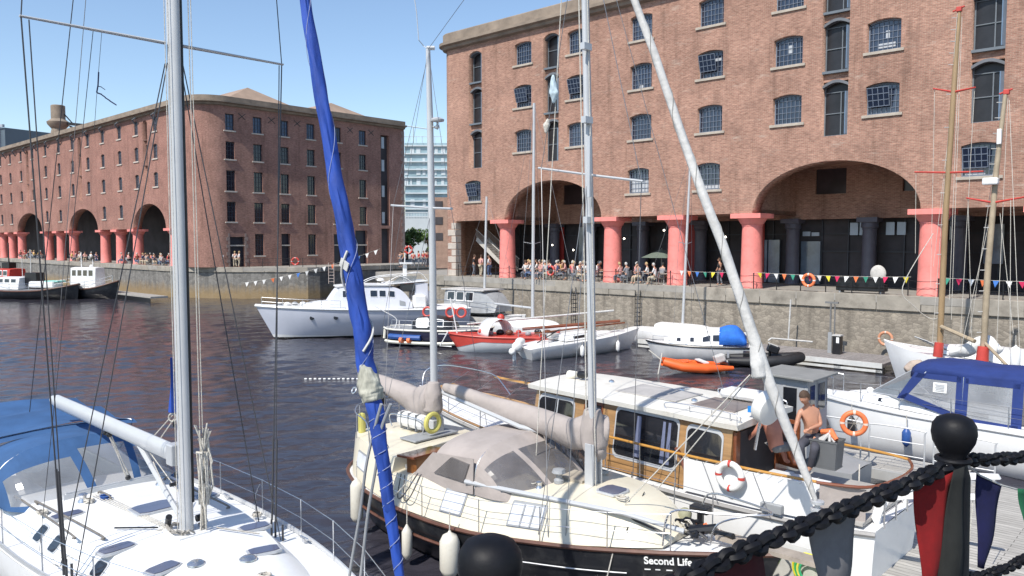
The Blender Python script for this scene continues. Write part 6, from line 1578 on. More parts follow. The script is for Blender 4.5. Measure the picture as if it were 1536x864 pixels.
# large white motor yacht: bow to the left
MY = empty('motor_yacht', 'large white and pale blue motor yacht with its bow pointing left', 'motor yacht', (-15.9, 51.0, 0), yaw(-.949, -.316) + 180)
# local x: 0 at the bow, grows aft
BLH = mat('lavender_hull', (.56, .58, .65), .35, .05, 1)
SM = hull(MY, [(-.9, .03, 2.25, 1.5), (-.4, .38, 2.22, 1.2), (1.0, 1.05, 2.14, .7), (3.5, 1.7, 2.02, .2), (7, 1.95, 1.90, 0), (10.5, 1.9, 1.84, 0), (13.2, 1.7, 1.84, 0)], BLH, WHITE, zk=-.6, pw=.8, ex=1.6, camber=.1)
strake(MY, SM, 'sheer_strake', WHITE, .07, .02, -.03)
b = MB(); rg = []
for s in SM:
    hp = [hull_pt(SM, s[0], z, -1, .015, -.6, 1.6, .8) for z in (.30 - min(.2, .03 * max(0, s[0])), .12)]; rg.append(hp)
b.loft(rg, closed=False); b.build('chine_stripe', WHITE, MY)
b = MB(); rg = []
for s in SM: rg.append([hull_pt(SM, s[0], z, -1, .013, -.6, 1.6, .8) for z in (.12, -.3)])
b.loft(rg, closed=False); b.build('boot_stripe', BLACK, MY)
for x in (2.5, 4.05, 5.1): c = hull_pt(SM, x, 1.42, -1, 0, -.6, 1.6, .8); b = MB(); b.lathe([(.14, -.03), (.14, .03)], c, 16, RX(80)); b.build('porthole', BLACK, MY)
CM_, PM_, TM_ = coach(MY, [(2.6, .6, 2.05, .4, 2.12), (3.4, 1.15, 2.0, .95, 2.38), (5.6, 1.45, 1.95, 1.3, 2.52), (6.0, 1.45, 1.95, 1.3, 2.55)], WHITE, 'foredeck_cabin', camber=.08)
CM2, PM2, TM2 = coach(MY, [(4.75, 1.38, 1.95, 1.25, 2.45), (5.6, 1.45, 1.92, 1.18, 3.55), (6.4, 1.5, 1.92, 1.2, 3.68), (9.6, 1.5, 1.9, 1.2, 3.62), (10.8, 1.5, 1.9, 1.2, 3.25), (11.6, 1.48, 1.9, 1.25, 2.3)], mat('pale_cabin', (.66, .67, .72), .4, .04, 2), 'wheelhouse', camber=.08, n=5)
for a, c in ((5.85, 6.5), (8.1, 8.65), (8.85, 9.35), (9.6, 10.1)):
    side_window(MY, PM2, a, c, .55, .82, -1, DGLASS, WHITE, 'cabin_window', fw=.03)
panel(MY, 'windscreen', [(4.86, -1.05, 2.6), (4.86, 1.05, 2.6), (5.52, .95, 3.42), (5.52, -.95, 3.42)], SMK)
side_window(MY, PM2, 10.5, 11.0, .15, .42, -1, GREYP, None, 'vent')
rf2, _, _ = coach(MY, [(5.4, 1.2, 3.62, 1.22, 3.70), (7, 1.28, 3.72, 1.3, 3.80), (9.8, 1.28, 3.68, 1.3, 3.76)], WHITE, 'roof', camber=.08)
# flybridge: aft hardtop on a dark frame, windscreen hoops, radar mast
b = MB(); b.slab([(9.5, -1.25, 3.78), (13.0, -1.1, 3.98), (13.0, 1.1, 3.98), (9.5, 1.25, 3.78)], (0, 0, .10)); b.build('hard_top', WHITE, MY, bevel=.03)
b = MB(); b.b2(10.6, 11.9, -1.1, 1.1, 3.2, 3.8); b.build('dark_windows', DGLASS, MY); b = MB(); b.b2(11.9, 13.0, -1.05, 1.05, 2.4, 3.85); b.build('aft_cabin', MATS['pale_cabin'], MY)
bent(MY, 'flybridge_rail', [(7.0, -1.1, 3.7), (8.6, -1.1, 4.35), (10.6, -1.1, 4.45), (11.6, -1.1, 4.0)], .03, WHITE); bent(MY, 'flybridge_rail', [(9.2, -1.1, 3.8), (10.6, -1.1, 4.5), (12.2, -1.1, 4.75), (13.0, -1.0, 4.1)], .03, WHITE)
bent(MY, 'flybridge_rail', [(7.4, 1.1, 3.7), (9.0, 1.1, 4.35), (12.6, 1.1, 4.6)], .03, WHITE)
panel(MY, 'flybridge_screen', [(9.8, -1.05, 3.85), (11.9, -1.05, 3.95), (12.1, -1.05, 4.45), (10.7, -1.05, 4.45)], SMK)
b = MB(); b.b2(11.15, 11.45, -.15, .15, 3.85, 5.4); b.build('radar_mast', WHITE, MY, bevel=.03); b = MB(); b.b2(10.9, 11.9, -.3, .3, 5.4, 5.52); b.tube([(11.3, 0, 5.5), (11.3, 0, 6.3)], .04); b.build('radar_scanner', WHITE, MY)
b = MB(); b.lathe([(.3, 0), (.32, .1), (.2, .2), (.02, .22)], (9.2, 0, 4.05), 14); b.build('flybridge_console', WHITE, MY, smooth=True)
b = MB(); b.b2(11.7, 12.8, -1.45, -.6, 1.9, 2.9); b.build('deck_locker', WHITE, MY, bevel=.1); b = MB(); b.lathe([(.4, 0), (.4, 1.0), (.25, 1.2), (.02, 1.22)], (13.2, .2, 1.95), 14); b.build('canister', WHITE, MY, smooth=True)
stanchions(MY, [Vector((x, -max(.1, lerp_st(SM, x)[0] - .1), lerp_st(SM, x)[1])) for x in (-.5, .8, 2.0, 3.2, 4.4)], .55, r=.02, lr=.012)
rnd = random.Random(4)
for k in range(5): b = MB(); b.ball((.6 + .5 * k, rnd.uniform(-.4, .3), 2.3), .16, sc=(1.3, 1, .8)); b.build('deck_gear', WHITE2 if k % 2 else GREYP, MY, smooth=True)

for o in KIDS[MY.name]:
    if o.name.split('.')[0] not in ('hull', 'deck', 'sheer_strake', 'chine_stripe', 'boot_stripe', 'porthole', 'deck_gear', 'stanchion', 'lifeline'):
        for q_ in [o] + KIDS.get(o.name, []):
            for v in q_.data.vertices: v.co.x = v.co.x * .803 - .11; v.co.z = v.co.z if v.co.z < 1.95 else 1.95 + (v.co.z - 1.95) * .84
# navy boat at anchor with fenders along its side
NV = empty('lifeboat', 'dark navy round bilged boat with white rubbing tubes and red fittings', 'boat', (-4.6, 48.1, 0), -14)
SN = hull(NV, [(-3.35, .5, 1.05, .3), (-2.7, 1.15, 1.02, .1), (-1, 1.4, 1.0, 0), (1.2, 1.35, 1.02, 0), (2.8, .9, 1.1, -.2), (3.6, .05, 1.2, -.5)], mat('navy_hull', (.02, .02, .045), .4, .2, 2), GREYP, zk=-.4)
strake(NV, SN, 'rubbing_strake', FEND, .06, .03, 0); strake(NV, SN, 'white_tube', FEND, .10, .05, -.75, -3.1, 2)
b = MB(); b.tube(sheer_line(SN, -1, .06, -.42, -2.9, -.2), .17, 8); b.build('blue_fender', BLUEP, NV, smooth=True)
for x in (-1.9, -1.4): b = MB(); b.tube([(x, -1.35 - .12, .42), (x + .22, -1.38 - .14, .42)], .19, 8); b.build('orange_strap', LIFEO, NV)
b = MB(); b.tube([(-3.2, -.7, .95), (-3.25, -.72, .4)], .1, 8); b.build('fender', FEND, NV)
cc, Pc, _ = coach(NV, [(-1.4, .8, 1.0, .65, 1.5), (-.9, .85, 1.0, .7, 1.75), (.6, .85, 1.0, .7, 1.7), (1.2, .7, 1.05, .5, 1.3)], BLACK, 'cabin', camber=.05)
side_window(NV, Pc, -1.1, -.35, .25, .9, -1, CURT, WHITE, 'cabin_window', rnd=.12); side_window(NV, Pc, 0, .6, .35, .85, -1, DGLASS, WHITE, 'cabin_window')
for x in (-.6, .9, 1.6): b = MB(); b.torus((x, -.2, 2.05), .28, .07, RX(80)); b.build('red_hoop', RED, NV, smooth=True)
bent(NV, 'crane', [(-2.6, -.6, 1.0), (-2.5, -.6, 1.6), (-3.2, -.9, 2.1), (-3.7, -1.0, 2.4)], .03, WHITE2)
bent(NV, 'crane', [(-2.3, -.6, 1.0), (-2.3, -.6, 1.5)], .03, WHITE2)
stanchions(NV, [Vector((x, -lerp_st(SN, x)[0] + .1, 1.0)) for x in (-2.6, -1.2, 0, 1.4, 2.6)], .6, r=.02, lr=.012)

# grey cabin boat further back with a thin mast
GB = empty('cabin_cruiser', 'pale cabin boat with dark windows moored at the rubble wall', 'cabin cruiser', (-2.0, 56.5, 0), HD + 4)
SB = hull(GB, [(-4, 1.1, 1.0, 0), (0, 1.3, 1.0, 0), (2.4, .9, 1.1, -.1), (3.4, .05, 1.2, -.4)], GREYC, GREYP, zk=-.4)
_, Pb, _ = coach(GB, [(-3, 1.2, 1.3, 1.0, 2.7), (-2.5, 1.25, 1.3, 1.05, 2.85), (.5, 1.2, 1.3, 1.0, 2.8), (1.8, 1.0, 1.4, .7, 1.9)], mat('cabin_grey', (.33, .34, .35), .5), 'wheelhouse')
for a in (-2.6, -1.7, -.8): side_window(GB, Pb, a, a + .65, .55, .9, -1, DGLASS, WHITE2, 'cabin_window')
b = MB(); b.slab([(-3.2, -1.2, 2.86), (.9, -1.15, 2.86), (.9, 1.15, 2.86), (-3.2, 1.2, 2.86)], (0, 0, .08)); b.build('roof', GREYC, GB)
stanchions(GB, [Vector((x, -1.2, 1.4)) for x in (-3.6, -2, -.4, 1.2, 2.4)], .7, r=.02, lr=.012)
# red and white boat
RD = empty('sailing_dinghy', 'red and white old sailing boat with a white arched hood', 'sailing boat', (-.2, 45.2, 0), yaw(-.985, .04) + 180)
SR = hull(RD, [(-3.6, .03, 1.10, .9), (-3.0, .45, 1.02, .5), (-1.5, 1.0, .95, .1), (.5, 1.2, .92, 0), (3.0, 1.05, .95, 0), (4.2, .6, 1.0, -.3)], mat('pale_hull', (.62, .64, .65), .45, .08, 1.5, dirt=(.3, .32, .33), dscale=1.5, damt=.5), RED, zk=-.3)
b = MB(); rg = []
for s in SR: rg.append([hull_pt(SR, s[0], z, -1, .02, -.3) for z in (s[2], s[2] - .30 - max(0, (-1.6 - s[0])) * .28)])
b.loft(rg, closed=False); b.build('red_topside', RED, RD)
strake(RD, SR, 'rubbing_strake', RED, .05, .03, 0)
b = MB(); rg = []
for i in range(13):
    a = math.pi * i / 12; rg.append([Vector((-.75, 0, .95)) + RZ(38) @ Vector((-.92 * math.cos(a), y, .98 * math.sin(a))) for y in (-.55, .55)])
b.loft(rg, closed=False); o = b.build('arched_hood', WHITE, RD, smooth=True); md = o.modifiers.new('t', 'SOLIDIFY'); md.thickness = .04
rnd = random.Random(8)
for k in range(9): b = MB(); b.ball((-1.6 + k * .55, rnd.uniform(-.4, .2), 1.05 + rnd.uniform(0, .15)), rnd.uniform(.12, .26), sc=(1.2, 1, .9)); b.build('deck_gear', [RED, GREYP, BLACK, RUBB][k % 4], RD, smooth=True)
b = MB(); b.ball((.1 - .55, .2, 1.95), .22); b.build('red_float', RED, RD, smooth=True)
b = MB(); b.tube([(-3.0, 0, 1.0), (-3.4, 0, 3.1)], .04, 6); b.build('spar', WHITE2, RD); b = MB(); b.tube([(-3.5, -.2, 1.2), (-4.0, -.1, .3), (-3.3, -.3, .3)], .04, 6); b.tube([(-3.2, -.1, 1.0), (-4.1, -.1, 1.0)], .03); b.build('bow_gear', WHITE2, RD)
b = MB(); b.tube([(.8, 0, 1.3), (6.5, .5, 1.75)], .09, 8); b.build('lowered_mast', TEAK, RD); b = MB(); b.tube([(-2.5, .8, 1.5), (6.2, 1.2, 2.3)], .06, 8); b.build('lowered_spar', GREYC, RD)
stanchions(RD, [Vector((x, -lerp_st(SR, x)[0], .95)) for x in (.6, 1.8, 3.0)], .5, r=.02, lr=.012)
# white sloop with an outboard at its stern (bow to the right)
FY = empty('sailing_yacht', 'low white racing yacht with a white covered outboard on its stern', 'sailing yacht', (0.55, 41.9, 0), yaw(6.0, 4.2))
SF = hull(FY, [(.0, .75, .62, .5), (.6, 1.0, .72, .2), (3, 1.3, .86, 0), (5.5, 1.05, .98, 0), (7.6, .45, 1.12, -.3), (8.7, .03, 1.22, -.9)], WHITE2, WHITE2, zk=-.25, pw=.7, ex=1.8)
b = MB(); b.b2(-.0, 8, 0, .001, 0, .001)
_, Pf, Tf = coach(FY, [(2.4, .8, .9, .6, 1.15), (4, .75, .95, .55, 1.25), (6.2, .3, 1.05, .15, 1.12)], WHITE, 'coachroof')
side_window(FY, Pf, 3.0, 3.9, .3, .75, -1, DGLASS, None, 'cabin_window')
b = MB(); b.ball((-.25, .1, .72), .33, sc=(1, .8, .9)); b.ball((.05, .25, .98), .26, sc=(1.2, .8, .8)); b.ball((-.65, .0, .5), .2); b.box((-.45, .1, .1), (.14, .12, .7)); b.build('covered_outboard', mat('white_tarp', (.72, .72, .70), .8, .1, 6, .8, 8), FY, smooth=True)
b = MB(); b.box((2.2, .1, 1.15), (.7, .5, .28)); b.build('deck_box', GREYC, FY, bevel=.03)
b = MB(); b.tube([(1.0, .2, 1.35), (7.6, .1, 1.55)], .05, 8); b.build('boom', TEAK, FY); b = MB(); b.tube([(.8, -.3, .9), (2.4, -.2, 1.5), (1.6, .5, 1.0)], .03); b.build('tiller_gear', BLACK, FY)
stanchions(FY, [Vector((x, -lerp_st(SF, x)[0], lerp_st(SF, x)[1])) for x in (1.0, 2.6, 4.2, 5.8, 7.2)], .5, r=.015, lr=.01)
FX = wrot(FY)
for x, l in ((3.1, 'small white fender amidships on the racing yacht with the outboard'), (6.1, 'small white fender near the bow of the racing yacht')):
    fender(FX @ Vector((x, -lerp_st(SF, x)[0] - .05, .38)), l, .12, .5, WHITE)
# masts standing behind: thin aluminium masts with spreaders
def back_mast(base, topz, lean, r, label, spread=(), name='yacht_mast', boom=None):
    o = empty(name, label, 'yacht', base, HD)
    S_ = hull(o, [(-3.6, .9, .95, 0), (-1, 1.3, .95, 0), (2, 1.0, 1.05, 0), (4.2, .04, 1.2, -.5)], WHITE2, WHITE2, zk=-.3)
    coach(o, [(-1.5, .9, .95, .7, 1.35), (1.2, .7, 1.0, .5, 1.35), (2.2, .3, 1.1, .15, 1.15)], WHITE, 'coachroof')
    b = MB(); b.tube([(0, 0, 1.0), (lean[0], lean[1], topz)], [r, r * .8], 8); b.build('mast', WALU, o, smooth=True)
    for z, w in spread:
        t = z / topz; c = Vector((lean[0] * t, lean[1] * t, z)); b = MB(); b.tube([c + Vector((-.1, -w, .12)), c, c + Vector((-.1, w, .12))], .022, 5); b.build('spreader', WALU, o)
        for s in (-1, 1): wire(o, 'shroud', c + Vector((-.1, s * w, .12)), (0, s * 1.05, 1.0), .009); wire(o, 'shroud', c + Vector((-.1, s * w, .12)), (lean[0], lean[1], topz), .009)
    wire(o, 'forestay', (lean[0], lean[1], topz - .1), (4.1, 0, 1.2), .009); wire(o, 'backstay', (lean[0], lean[1], topz - .1), (-3.5, 0, 1.0), .009)
    if boom: b = MB(); b.tube([(0, 0, boom), (-3.4, 0, boom + .1)], .07, 8); b.build('boom', WALU, o)
    return o
def at_mast(x, ybase, z0, ytop):
    """world base from pixel of the deck, and top height along the same column"""
    p = at_z(x, ybase, z0); return p
p1 = at_d(799, 470, 50.0); z1_ = at_d(799, 155, 50).z
back_mast((p1.x, 50.0, 0), z1_, (.1, 0), .11, 'yacht with a tall slim mast and short white spreader before the first arch', [((at_d(799, 366, 50).z), .8)], boom=at_d(799, 462, 50).z)
p2 = at_d(726, 460, 58); back_mast((p2.x, 58, 0), at_d(726, 295, 58).z, (.3, 0), .10, 'yacht with a plain thin white mast left of the first coral column', [])
p3 = at_d(1026, 500, 47); back_mast((p3.x - .1, 47, 0), at_d(1030, 230, 47).z, (.35, .1), .085, 'yacht with a thin mast and small spreader beside the third coral column', [(at_d(1026, 366, 47).z, .75)])
# small white cabin boat with blue hood
CB = empty('cabin_boat', 'small white cabin boat with a bright blue hood', 'cabin boat', (10.2, 42.0, 0), yaw(-.96, .28) + 180)
SC_ = hull(CB, [(-2.9, .03, .98, .5), (-2.2, .6, .92, .2), (-.5, 1.02, .86, 0), (1.5, 1.0, .84, 0), (2.9, .75, .86, -.1)], mat('grey_white_hull', (.5, .5, .5), .4, .1, 2), WHITE, zk=-.3)
strake(CB, SC_, 'rubbing_strake', BLACK, .05, .02, -.03)
_, Pcb, _ = coach(CB, [(-1.9, .4, .9, .25, 1.05), (-1.2, .75, .9, .6, 1.3), (.2, .85, .88, .65, 1.42), (.5, .85, .88, .62, 1.55), (1.2, .85, .88, .65, 1.6)], WHITE, 'cabin')
for a, c in ((-1.2, -1.0), (-.5, -.3), (.15, .55), (.68, 1.05)): side_window(CB, Pcb, a, c, .35, .8, -1, DGLASS, ALU, 'cabin_window', fw=.02)
BC = mat('bright_blue_canvas', (.02, .14, .55), .8, .2, 3, .5, 6)
b = MB(); rg = []
for i in range(9):
    t = i / 8; x = 1.0 + 1.4 * t; z = 1.62 + .32 * math.sin(math.pi * (t * .8 + .15)) - .75 * max(0, t - .65) ** 1.2 * 1.6
    rg.append([Vector((x, .85 * math.cos(a), .95 + (z - .95) * math.sin(a) ** .6 if 0 < a < math.pi else .95)) for a in [math.pi * k / 10 for k in range(11)]])
b.loft(rg, closed=False); o = b.build('hood', BC, CB, smooth=True); md = o.modifiers.new('t', 'SOLIDIFY'); md.thickness = .02
b = MB(); b.box((.7, .2, 1.68), (.8, .6, .12)); b.build('roof_hatch', WHITE, CB, bevel=.03)
b = MB(); b.tube([(-1.5, -.3, 1.0), (-1.5, .3, 1.0)], .1); b.build('deck_gear', RED, CB)
stanchions(CB, [Vector((x, -lerp_st(SC_, x)[0] + .05, .88)) for x in (-2.5, -1.6, -.7)], .4, r=.014, lr=.009)
# orange inflatable, moored bow left
OI = empty('inflatable_boat', 'bright orange inflatable boat with an outboard under a grey cover', 'inflatable boat', (9.0, 37.9, 0), 8)
b = MB(); b.tube([(1.65, .62, .26), (.2, .66, .28), (-.9, .5, .36), (-1.62, .08, .55), (-1.62, -.08, .55), (-.9, -.5, .36), (.2, -.66, .28), (1.65, -.62, .26)], [.10, .22, .23, .22, .2, .22, .23, .10], 12); b.build('tube', ORANGE, OI, smooth=True)
b = MB(); b.slab([(-1.3, -.3, .2), (-.8, -.5, .2), (1.5, -.55, .2), (1.5, .55, .2), (-.8, .5, .2), (-1.3, .3, .2)], (0, 0, .1)); b.build('floor', mat('orange_floor', (.5, .10, .03), .6), OI)
b = MB(); b.slab([(-1.55, -.05, .62), (-.75, -.45, .55), (-.3, -.3, .58), (-.3, .3, .58), (-.75, .45, .55), (-1.55, .05, .62)], (0, 0, .03)); b.build('bow_cover', ORANGE, OI)
b = MB(); b.box((.3, 0, .55), (.25, 1.2, .06)); b.build('thwart', WHITE2, OI); b = MB(); b.box((1.2, 0, .66), (.5, .42, .36), RY(-18)); b.box((1.6, 0, .2), (.12, .1, .7)); b.build('outboard', GREYC, OI, bevel=.08)
b = MB(); b.b2(1.45, 1.52, -.5, .5, .1, .5); b.build('transom', BLACK, OI)
b = MB(); b.tube([(-1.7, .0, .6), (-2.3, .3, 1.1)], .03); b.tube([(-2.1, -.3, -.5), (-1.75, -.1, 1.0)], .035); b.build('painter', ROPE, OI)
NI = empty('inflatable_boat', 'black inflatable boat with a black outboard tied to the pontoon', 'inflatable boat', (12.7, 39.6, 0), -14)
b = MB(); b.tube([(-1.7, .7, .35), (0, .75, .35), (1.2, .55, .42), (1.9, 0, .55), (1.2, -.55, .42), (0, -.75, .35), (-1.7, -.7, .35)], [.14, .28, .28, .28, .28, .28, .14], 12); b.build('tube', RUBBER, NI, smooth=True)
b = MB(); b.b2(-1.6, 1.2, -.5, .5, .1, .2); b.build('floor', BLACK, NI); b = MB(); b.box((.6, -.1, .95), (.6, .4, .4), RY(20)); b.box((.45, 0, .5), (.14, .14, .7)); b.build('outboard', BLACK, NI, bevel=.08); b = MB(); b.box((.6, -.1, 1.17), (.5, .3, .03), RY(20)); b.build('outboard_trim', GREYC, NI)
b = MB(); b.b2(-1.65, -1.55, -.6, .6, .1, .65); b.build('transom', GREYP, NI); b = MB(); b.box((-.6, 0, .5), (.5, .6, .5)); b.build('console', BLACK, NI, bevel=.05)

# white ketch hull with varnished masts behind the blue canopy
WK = empty('wooden_mast_yacht', 'white yacht with two golden wooden masts and red spreaders', 'yacht', (19.0, 35.2, 0), 137.15)
KW = wrot(WK).inverted()
def V3(x, y, d): return KW @ at_d(x, y, d)
bowp = V3(1340, 530, 35.5)
SV = hull(WK, [(-6, .9, 1.35, .1), (-3, 1.5, 1.30, 0), (-1, 1.45, 1.36, 0), (.6, .95, 1.5, -.1), (1.5, .4, 1.66, -.4), (2.0, .04, 1.78, -.7)], WHITE, WHITE, zk=-.3)
coach(WK, [(-4, .9, 1.3, .7, 1.75), (-2, .95, 1.35, .75, 1.8), (-.4, .5, 1.45, .3, 1.7)], WHITE, 'coachroof')
OLDW = mat('golden_spar', (.33, .225, .12), .4, .2, 2, stretch=(1, 1, .3)); GREW = mat('grey_wood_spar', (.36, .29, .20), .6, .2, 2)
mA = [V3(1409, 535, 33.4), V3(1418, 330, 33.4), V3(1433, 100, 33.4), V3(1439, 18, 33.4)]; mB = [V3(1474, 545, 31), V3(1482, 400, 31), V3(1495, 250, 31), V3(1508, 142, 31)]
for P_, nm, mm, r0 in ((mA, 'main_mast', OLDW, .125), (mB, 'mizzen_mast', GREW, .125)):
    b = MB(); b.tube(P_, [r0, r0 * .95, r0 * .8, r0 * .6], 10); b.build(nm, mm, WK, smooth=True)
    for i in range(14):
        t = (i + .5) / 14; c = lerp_path(P_, t); b = MB(); dv_ = KW.to_3x3() @ Vector((-1, 0, 0)); b.tube([c + dv_ * .08, c + dv_ * .30], .018, 5); b.build('mast_step', GREYC, WK)
for q, m_ in (((1439, 14, 33.4), RED), ((1510, 138, 31), RED)):
    b = MB(); c = V3(*q); b.box(c, (.2, .22, .2)); b.tube([c + Vector((-.2, 0, .1)), c + Vector((.25, 0, -.05))], .045); b.build('masthead', m_, WK, bevel=.03)
for (a, mid, c) in (((1400, 133, 34.4), (1431, 138, 33.4), (1463, 131, 32.4)), ((1372, 258, 34.6), (1422, 259, 33.4), (1475, 257, 32.2)), ((1450, 297, 32.0), (1490, 304, 31), (1540, 295, 30.0))):
    b = MB(); b.tube([V3(*a), V3(*mid)], [.035, .05], 6); b.build('spreader', RED, WK); b = MB(); b.tube([V3(*mid), V3(*c)], [.05, .035], 6); b.build('spreader', RED, WK)
b = MB(); b.tube([V3(1407, 535, 33.2), V3(1408, 522, 33.2), V3(1409, 514, 33.2)], [.20, .19, .18], 10); b.build('mast_coat', RED, WK, smooth=True); b = MB(); b.tube([V3(1473, 545, 30.8), V3(1475, 520, 30.8)], [.24, .2], 10); b.build('mast_coat', RED, WK, smooth=True)
for (a, c, r, m_) in (((1412, 490, 33.2), (1462, 512, 31.5), .09, GREW), ((1478, 515, 30.9), (1510, 548, 29.5), .06, GREW)): b = MB(); b.tube([V3(*a), V3(*c)], r, 8); b.build('boom', m_, WK)
for (a, c) in (((1436, 20, 33.3), (1398, 520, 34)), ((1441, 20, 33.4), (1424, 450, 33)), ((1443, 25, 33.4), (1427, 480, 33)), ((1402, 134, 34.4), (1396, 430, 34.2)), ((1462, 132, 32.5), (1440, 520, 32.4)), ((1506, 145, 31), (1455, 500, 31.6)), ((1512, 145, 31), (1494, 540, 30.6)), ((1514, 150, 31), (1530, 540, 29)), ((1452, 298, 32), (1458, 520, 32)), ((1430, 140, 33.4), (1400, 400, 34)), ((1490, 305, 31), (1440, 530, 31.6)), ((1516, 300, 30.4), (1515, 540, 29.8)), ((1374, 259, 34.6), (1373, 380, 34.6)), ((1500, 320, 31), (1520, 500, 30))):
    wire(WK, 'rigging_line', V3(*a), V3(*c), .011, ROPE)
bent(WK, 'loose_rope', [V3(1400, 350, 34), V3(1354, 430, 34), V3(1372, 460, 34), V3(1396, 478, 34), V3(1412, 475, 33.5)], .018, ROPE)
b = MB(); c = V3(1486, 272, 30.9); b.box(c, (.55, .35, .28)); b.build('radar_dome', WHITE, WK, bevel=.06); b = MB(); b.box(V3(1499, 205, 30.9), (.16, .16, .6)); b.build('radar_reflector', WHITE, WK, bevel=.03)
bundle(WK, 'bundled_sail', [V3(1425, 530, 33), V3(1450, 525, 32.4), V3(1480, 512, 31.8), V3(1500, 528, 31)], [.2, .28, .3, .15], mat('white_tarp2', (.7, .7, .68), .8), jit=.2, seed=14)
for k in range(6):
    b = MB(); b.tube([V3(1372 + 6 * k, 505 + 3 * k, 34.2), V3(1392 + 7 * k, 512 + 3 * k, 33.8)], .03, 5); b.build('deck_gear', GREYP, WK)
bundle(WK, 'bow_cover', [V3(1358, 556, 33.8), V3(1370, 550, 33.8), V3(1385, 546, 33.6)], [.15, .3, .2], mat('tan_tarp', (.42, .34, .28), .9), jit=.15, seed=3)
fender(at_d(1523, 540, 28), 'white fender hanging at the far right behind the blue canopy', .17, .9, WHITE)

# far boats at the left
def far_boat(name, label, cat, px, L_, hd, hull_m, deck_m, cab, cab_m, wheel=None, hz=1.5):
    o = empty(name, label, cat, px, hd)
    S_ = hull(o, [(-L_ / 2, L_ * .13, hz * .72, .2), (-L_ * .2, L_ * .17, hz * .66, 0), (L_ * .15, L_ * .17, hz * .74, 0), (L_ * .38, L_ * .10, hz, -.1), (L_ / 2, .05, hz * 1.2, -.3)], hull_m, deck_m, zk=-.4)
    strake(o, S_, 'rubbing_strake', RUBB, .09, .03, -.1)
    x0, x1, z1 = cab; hb = L_ * .11
    _, P_, _ = coach(o, [(x0, hb, hz * .7, hb * .85, z1), (x0 + .3, hb, hz * .7, hb * .88, z1 + .05), (x1 - .4, hb, hz * .7, hb * .88, z1 + .05), (x1, hb, hz * .7, hb * .8, z1)], cab_m, 'cabin')
    n_ = max(2, int((x1 - x0) / .8))
    for sd in (-1, 1):
        for k in range(n_): a = x0 + .2 + (x1 - x0 - .3) * k / n_; side_window(o, P_, a, a + (x1 - x0 - .3) / n_ * .7, .6, .88, sd, DGLASS, WHITE2, 'cabin_window')
    stanchions(o, [Vector((x, s_ * (lerp_st(S_, x)[0] - .1), lerp_st(S_, x)[1])) for s_ in (-1,) for x in (-L_ * .45, -L_ * .2, L_ * .05, L_ * .3, L_ * .44)], .7, r=.03, lr=.02)
    return o, S_
f1, s1 = far_boat('trawler', 'black hulled boat with a white wheelhouse, rightmost of the far left boats', 'boat', (-47.5, 87.6, 0), 7.5, HD + 30, BHULL, WHITE2, (-1.8, 1.4, 3.4), WHITE2, hz=1.75)
b = MB(); b.tube([(-1, 0, 3.4), (-1, 0, 5.2)], .05); b.tube([(.5, 0, 3.4), (.5, 0, 4.4)], .04); b.ball((.3, 0, 3.6), .2); b.build('mast', WHITE2, f1)
f2, s2 = far_boat('narrow_boat', 'long black barge with white cabin and turquoise cover at the left', 'boat', (-53.0, 87.2, 0), 11, HD + 28, BHULL, GREYP, (-4.6, -1.6, 2.3), WHITE2, hz=1.5)
b = MB(); b.box((1.0, 0, 1.6), (3.4, 1.4, .7)); b.build('deck_cargo', WHITE2, f2, bevel=.15); b = MB(); b.box((2.3, 0, 1.98), (1.8, 1.2, .14)); b.build('turquoise_cover', mat('turquoise', (.25, .6, .52), .7), f2, bevel=.04)
b = MB(); b.tube([(-1, 0, 1.2), (-1, 0, 5.5)], .06); b.tube([(-2.4, .2, 1.2), (-2.4, .2, 4.5)], .04); b.build('mast', GREYC, f2); b = MB(); b.box((-.8, .3, 2.2), (1.6, 1.2, 1.4)); b.build('engine_housing', BLACK, f2, bevel=.05)
f3, s3 = far_boat('tug_boat', 'red and black tug boat at the left edge of the water', 'tug', (-63.5, 98, 0), 12, HD + 25, BHULL, RED, (-1.0, 1.8, 2.9), RED, hz=1.5)
b = MB(); b.lathe([(.5, 0), (.5, 1.6), (.4, 1.8)], (-1.8, 0, 1.6), 12); b.build('funnel', BLACK, f3, smooth=40); b = MB(); b.tube([(.4, 0, 2.9), (.4, 0, 6.2)], .08); b.box((.4, 0, 3.4), (1.2, 1.0, .7)); b.build('mast', BLACK, f3)
bundle(f3, 'white_tarpaulin', [(-4.6, 0, 1.7), (-3.6, 0, 2.2), (-2.6, 0, 2.0)], [.3, .7, .4], WHITE2, jit=.1)
b = MB(); b.box((3.2, 0, 1.5), (2.4, 1.6, .8)); b.build('deck_cargo', mat('rust_cargo', (.33, .12, .08), .8), f3, bevel=.1)

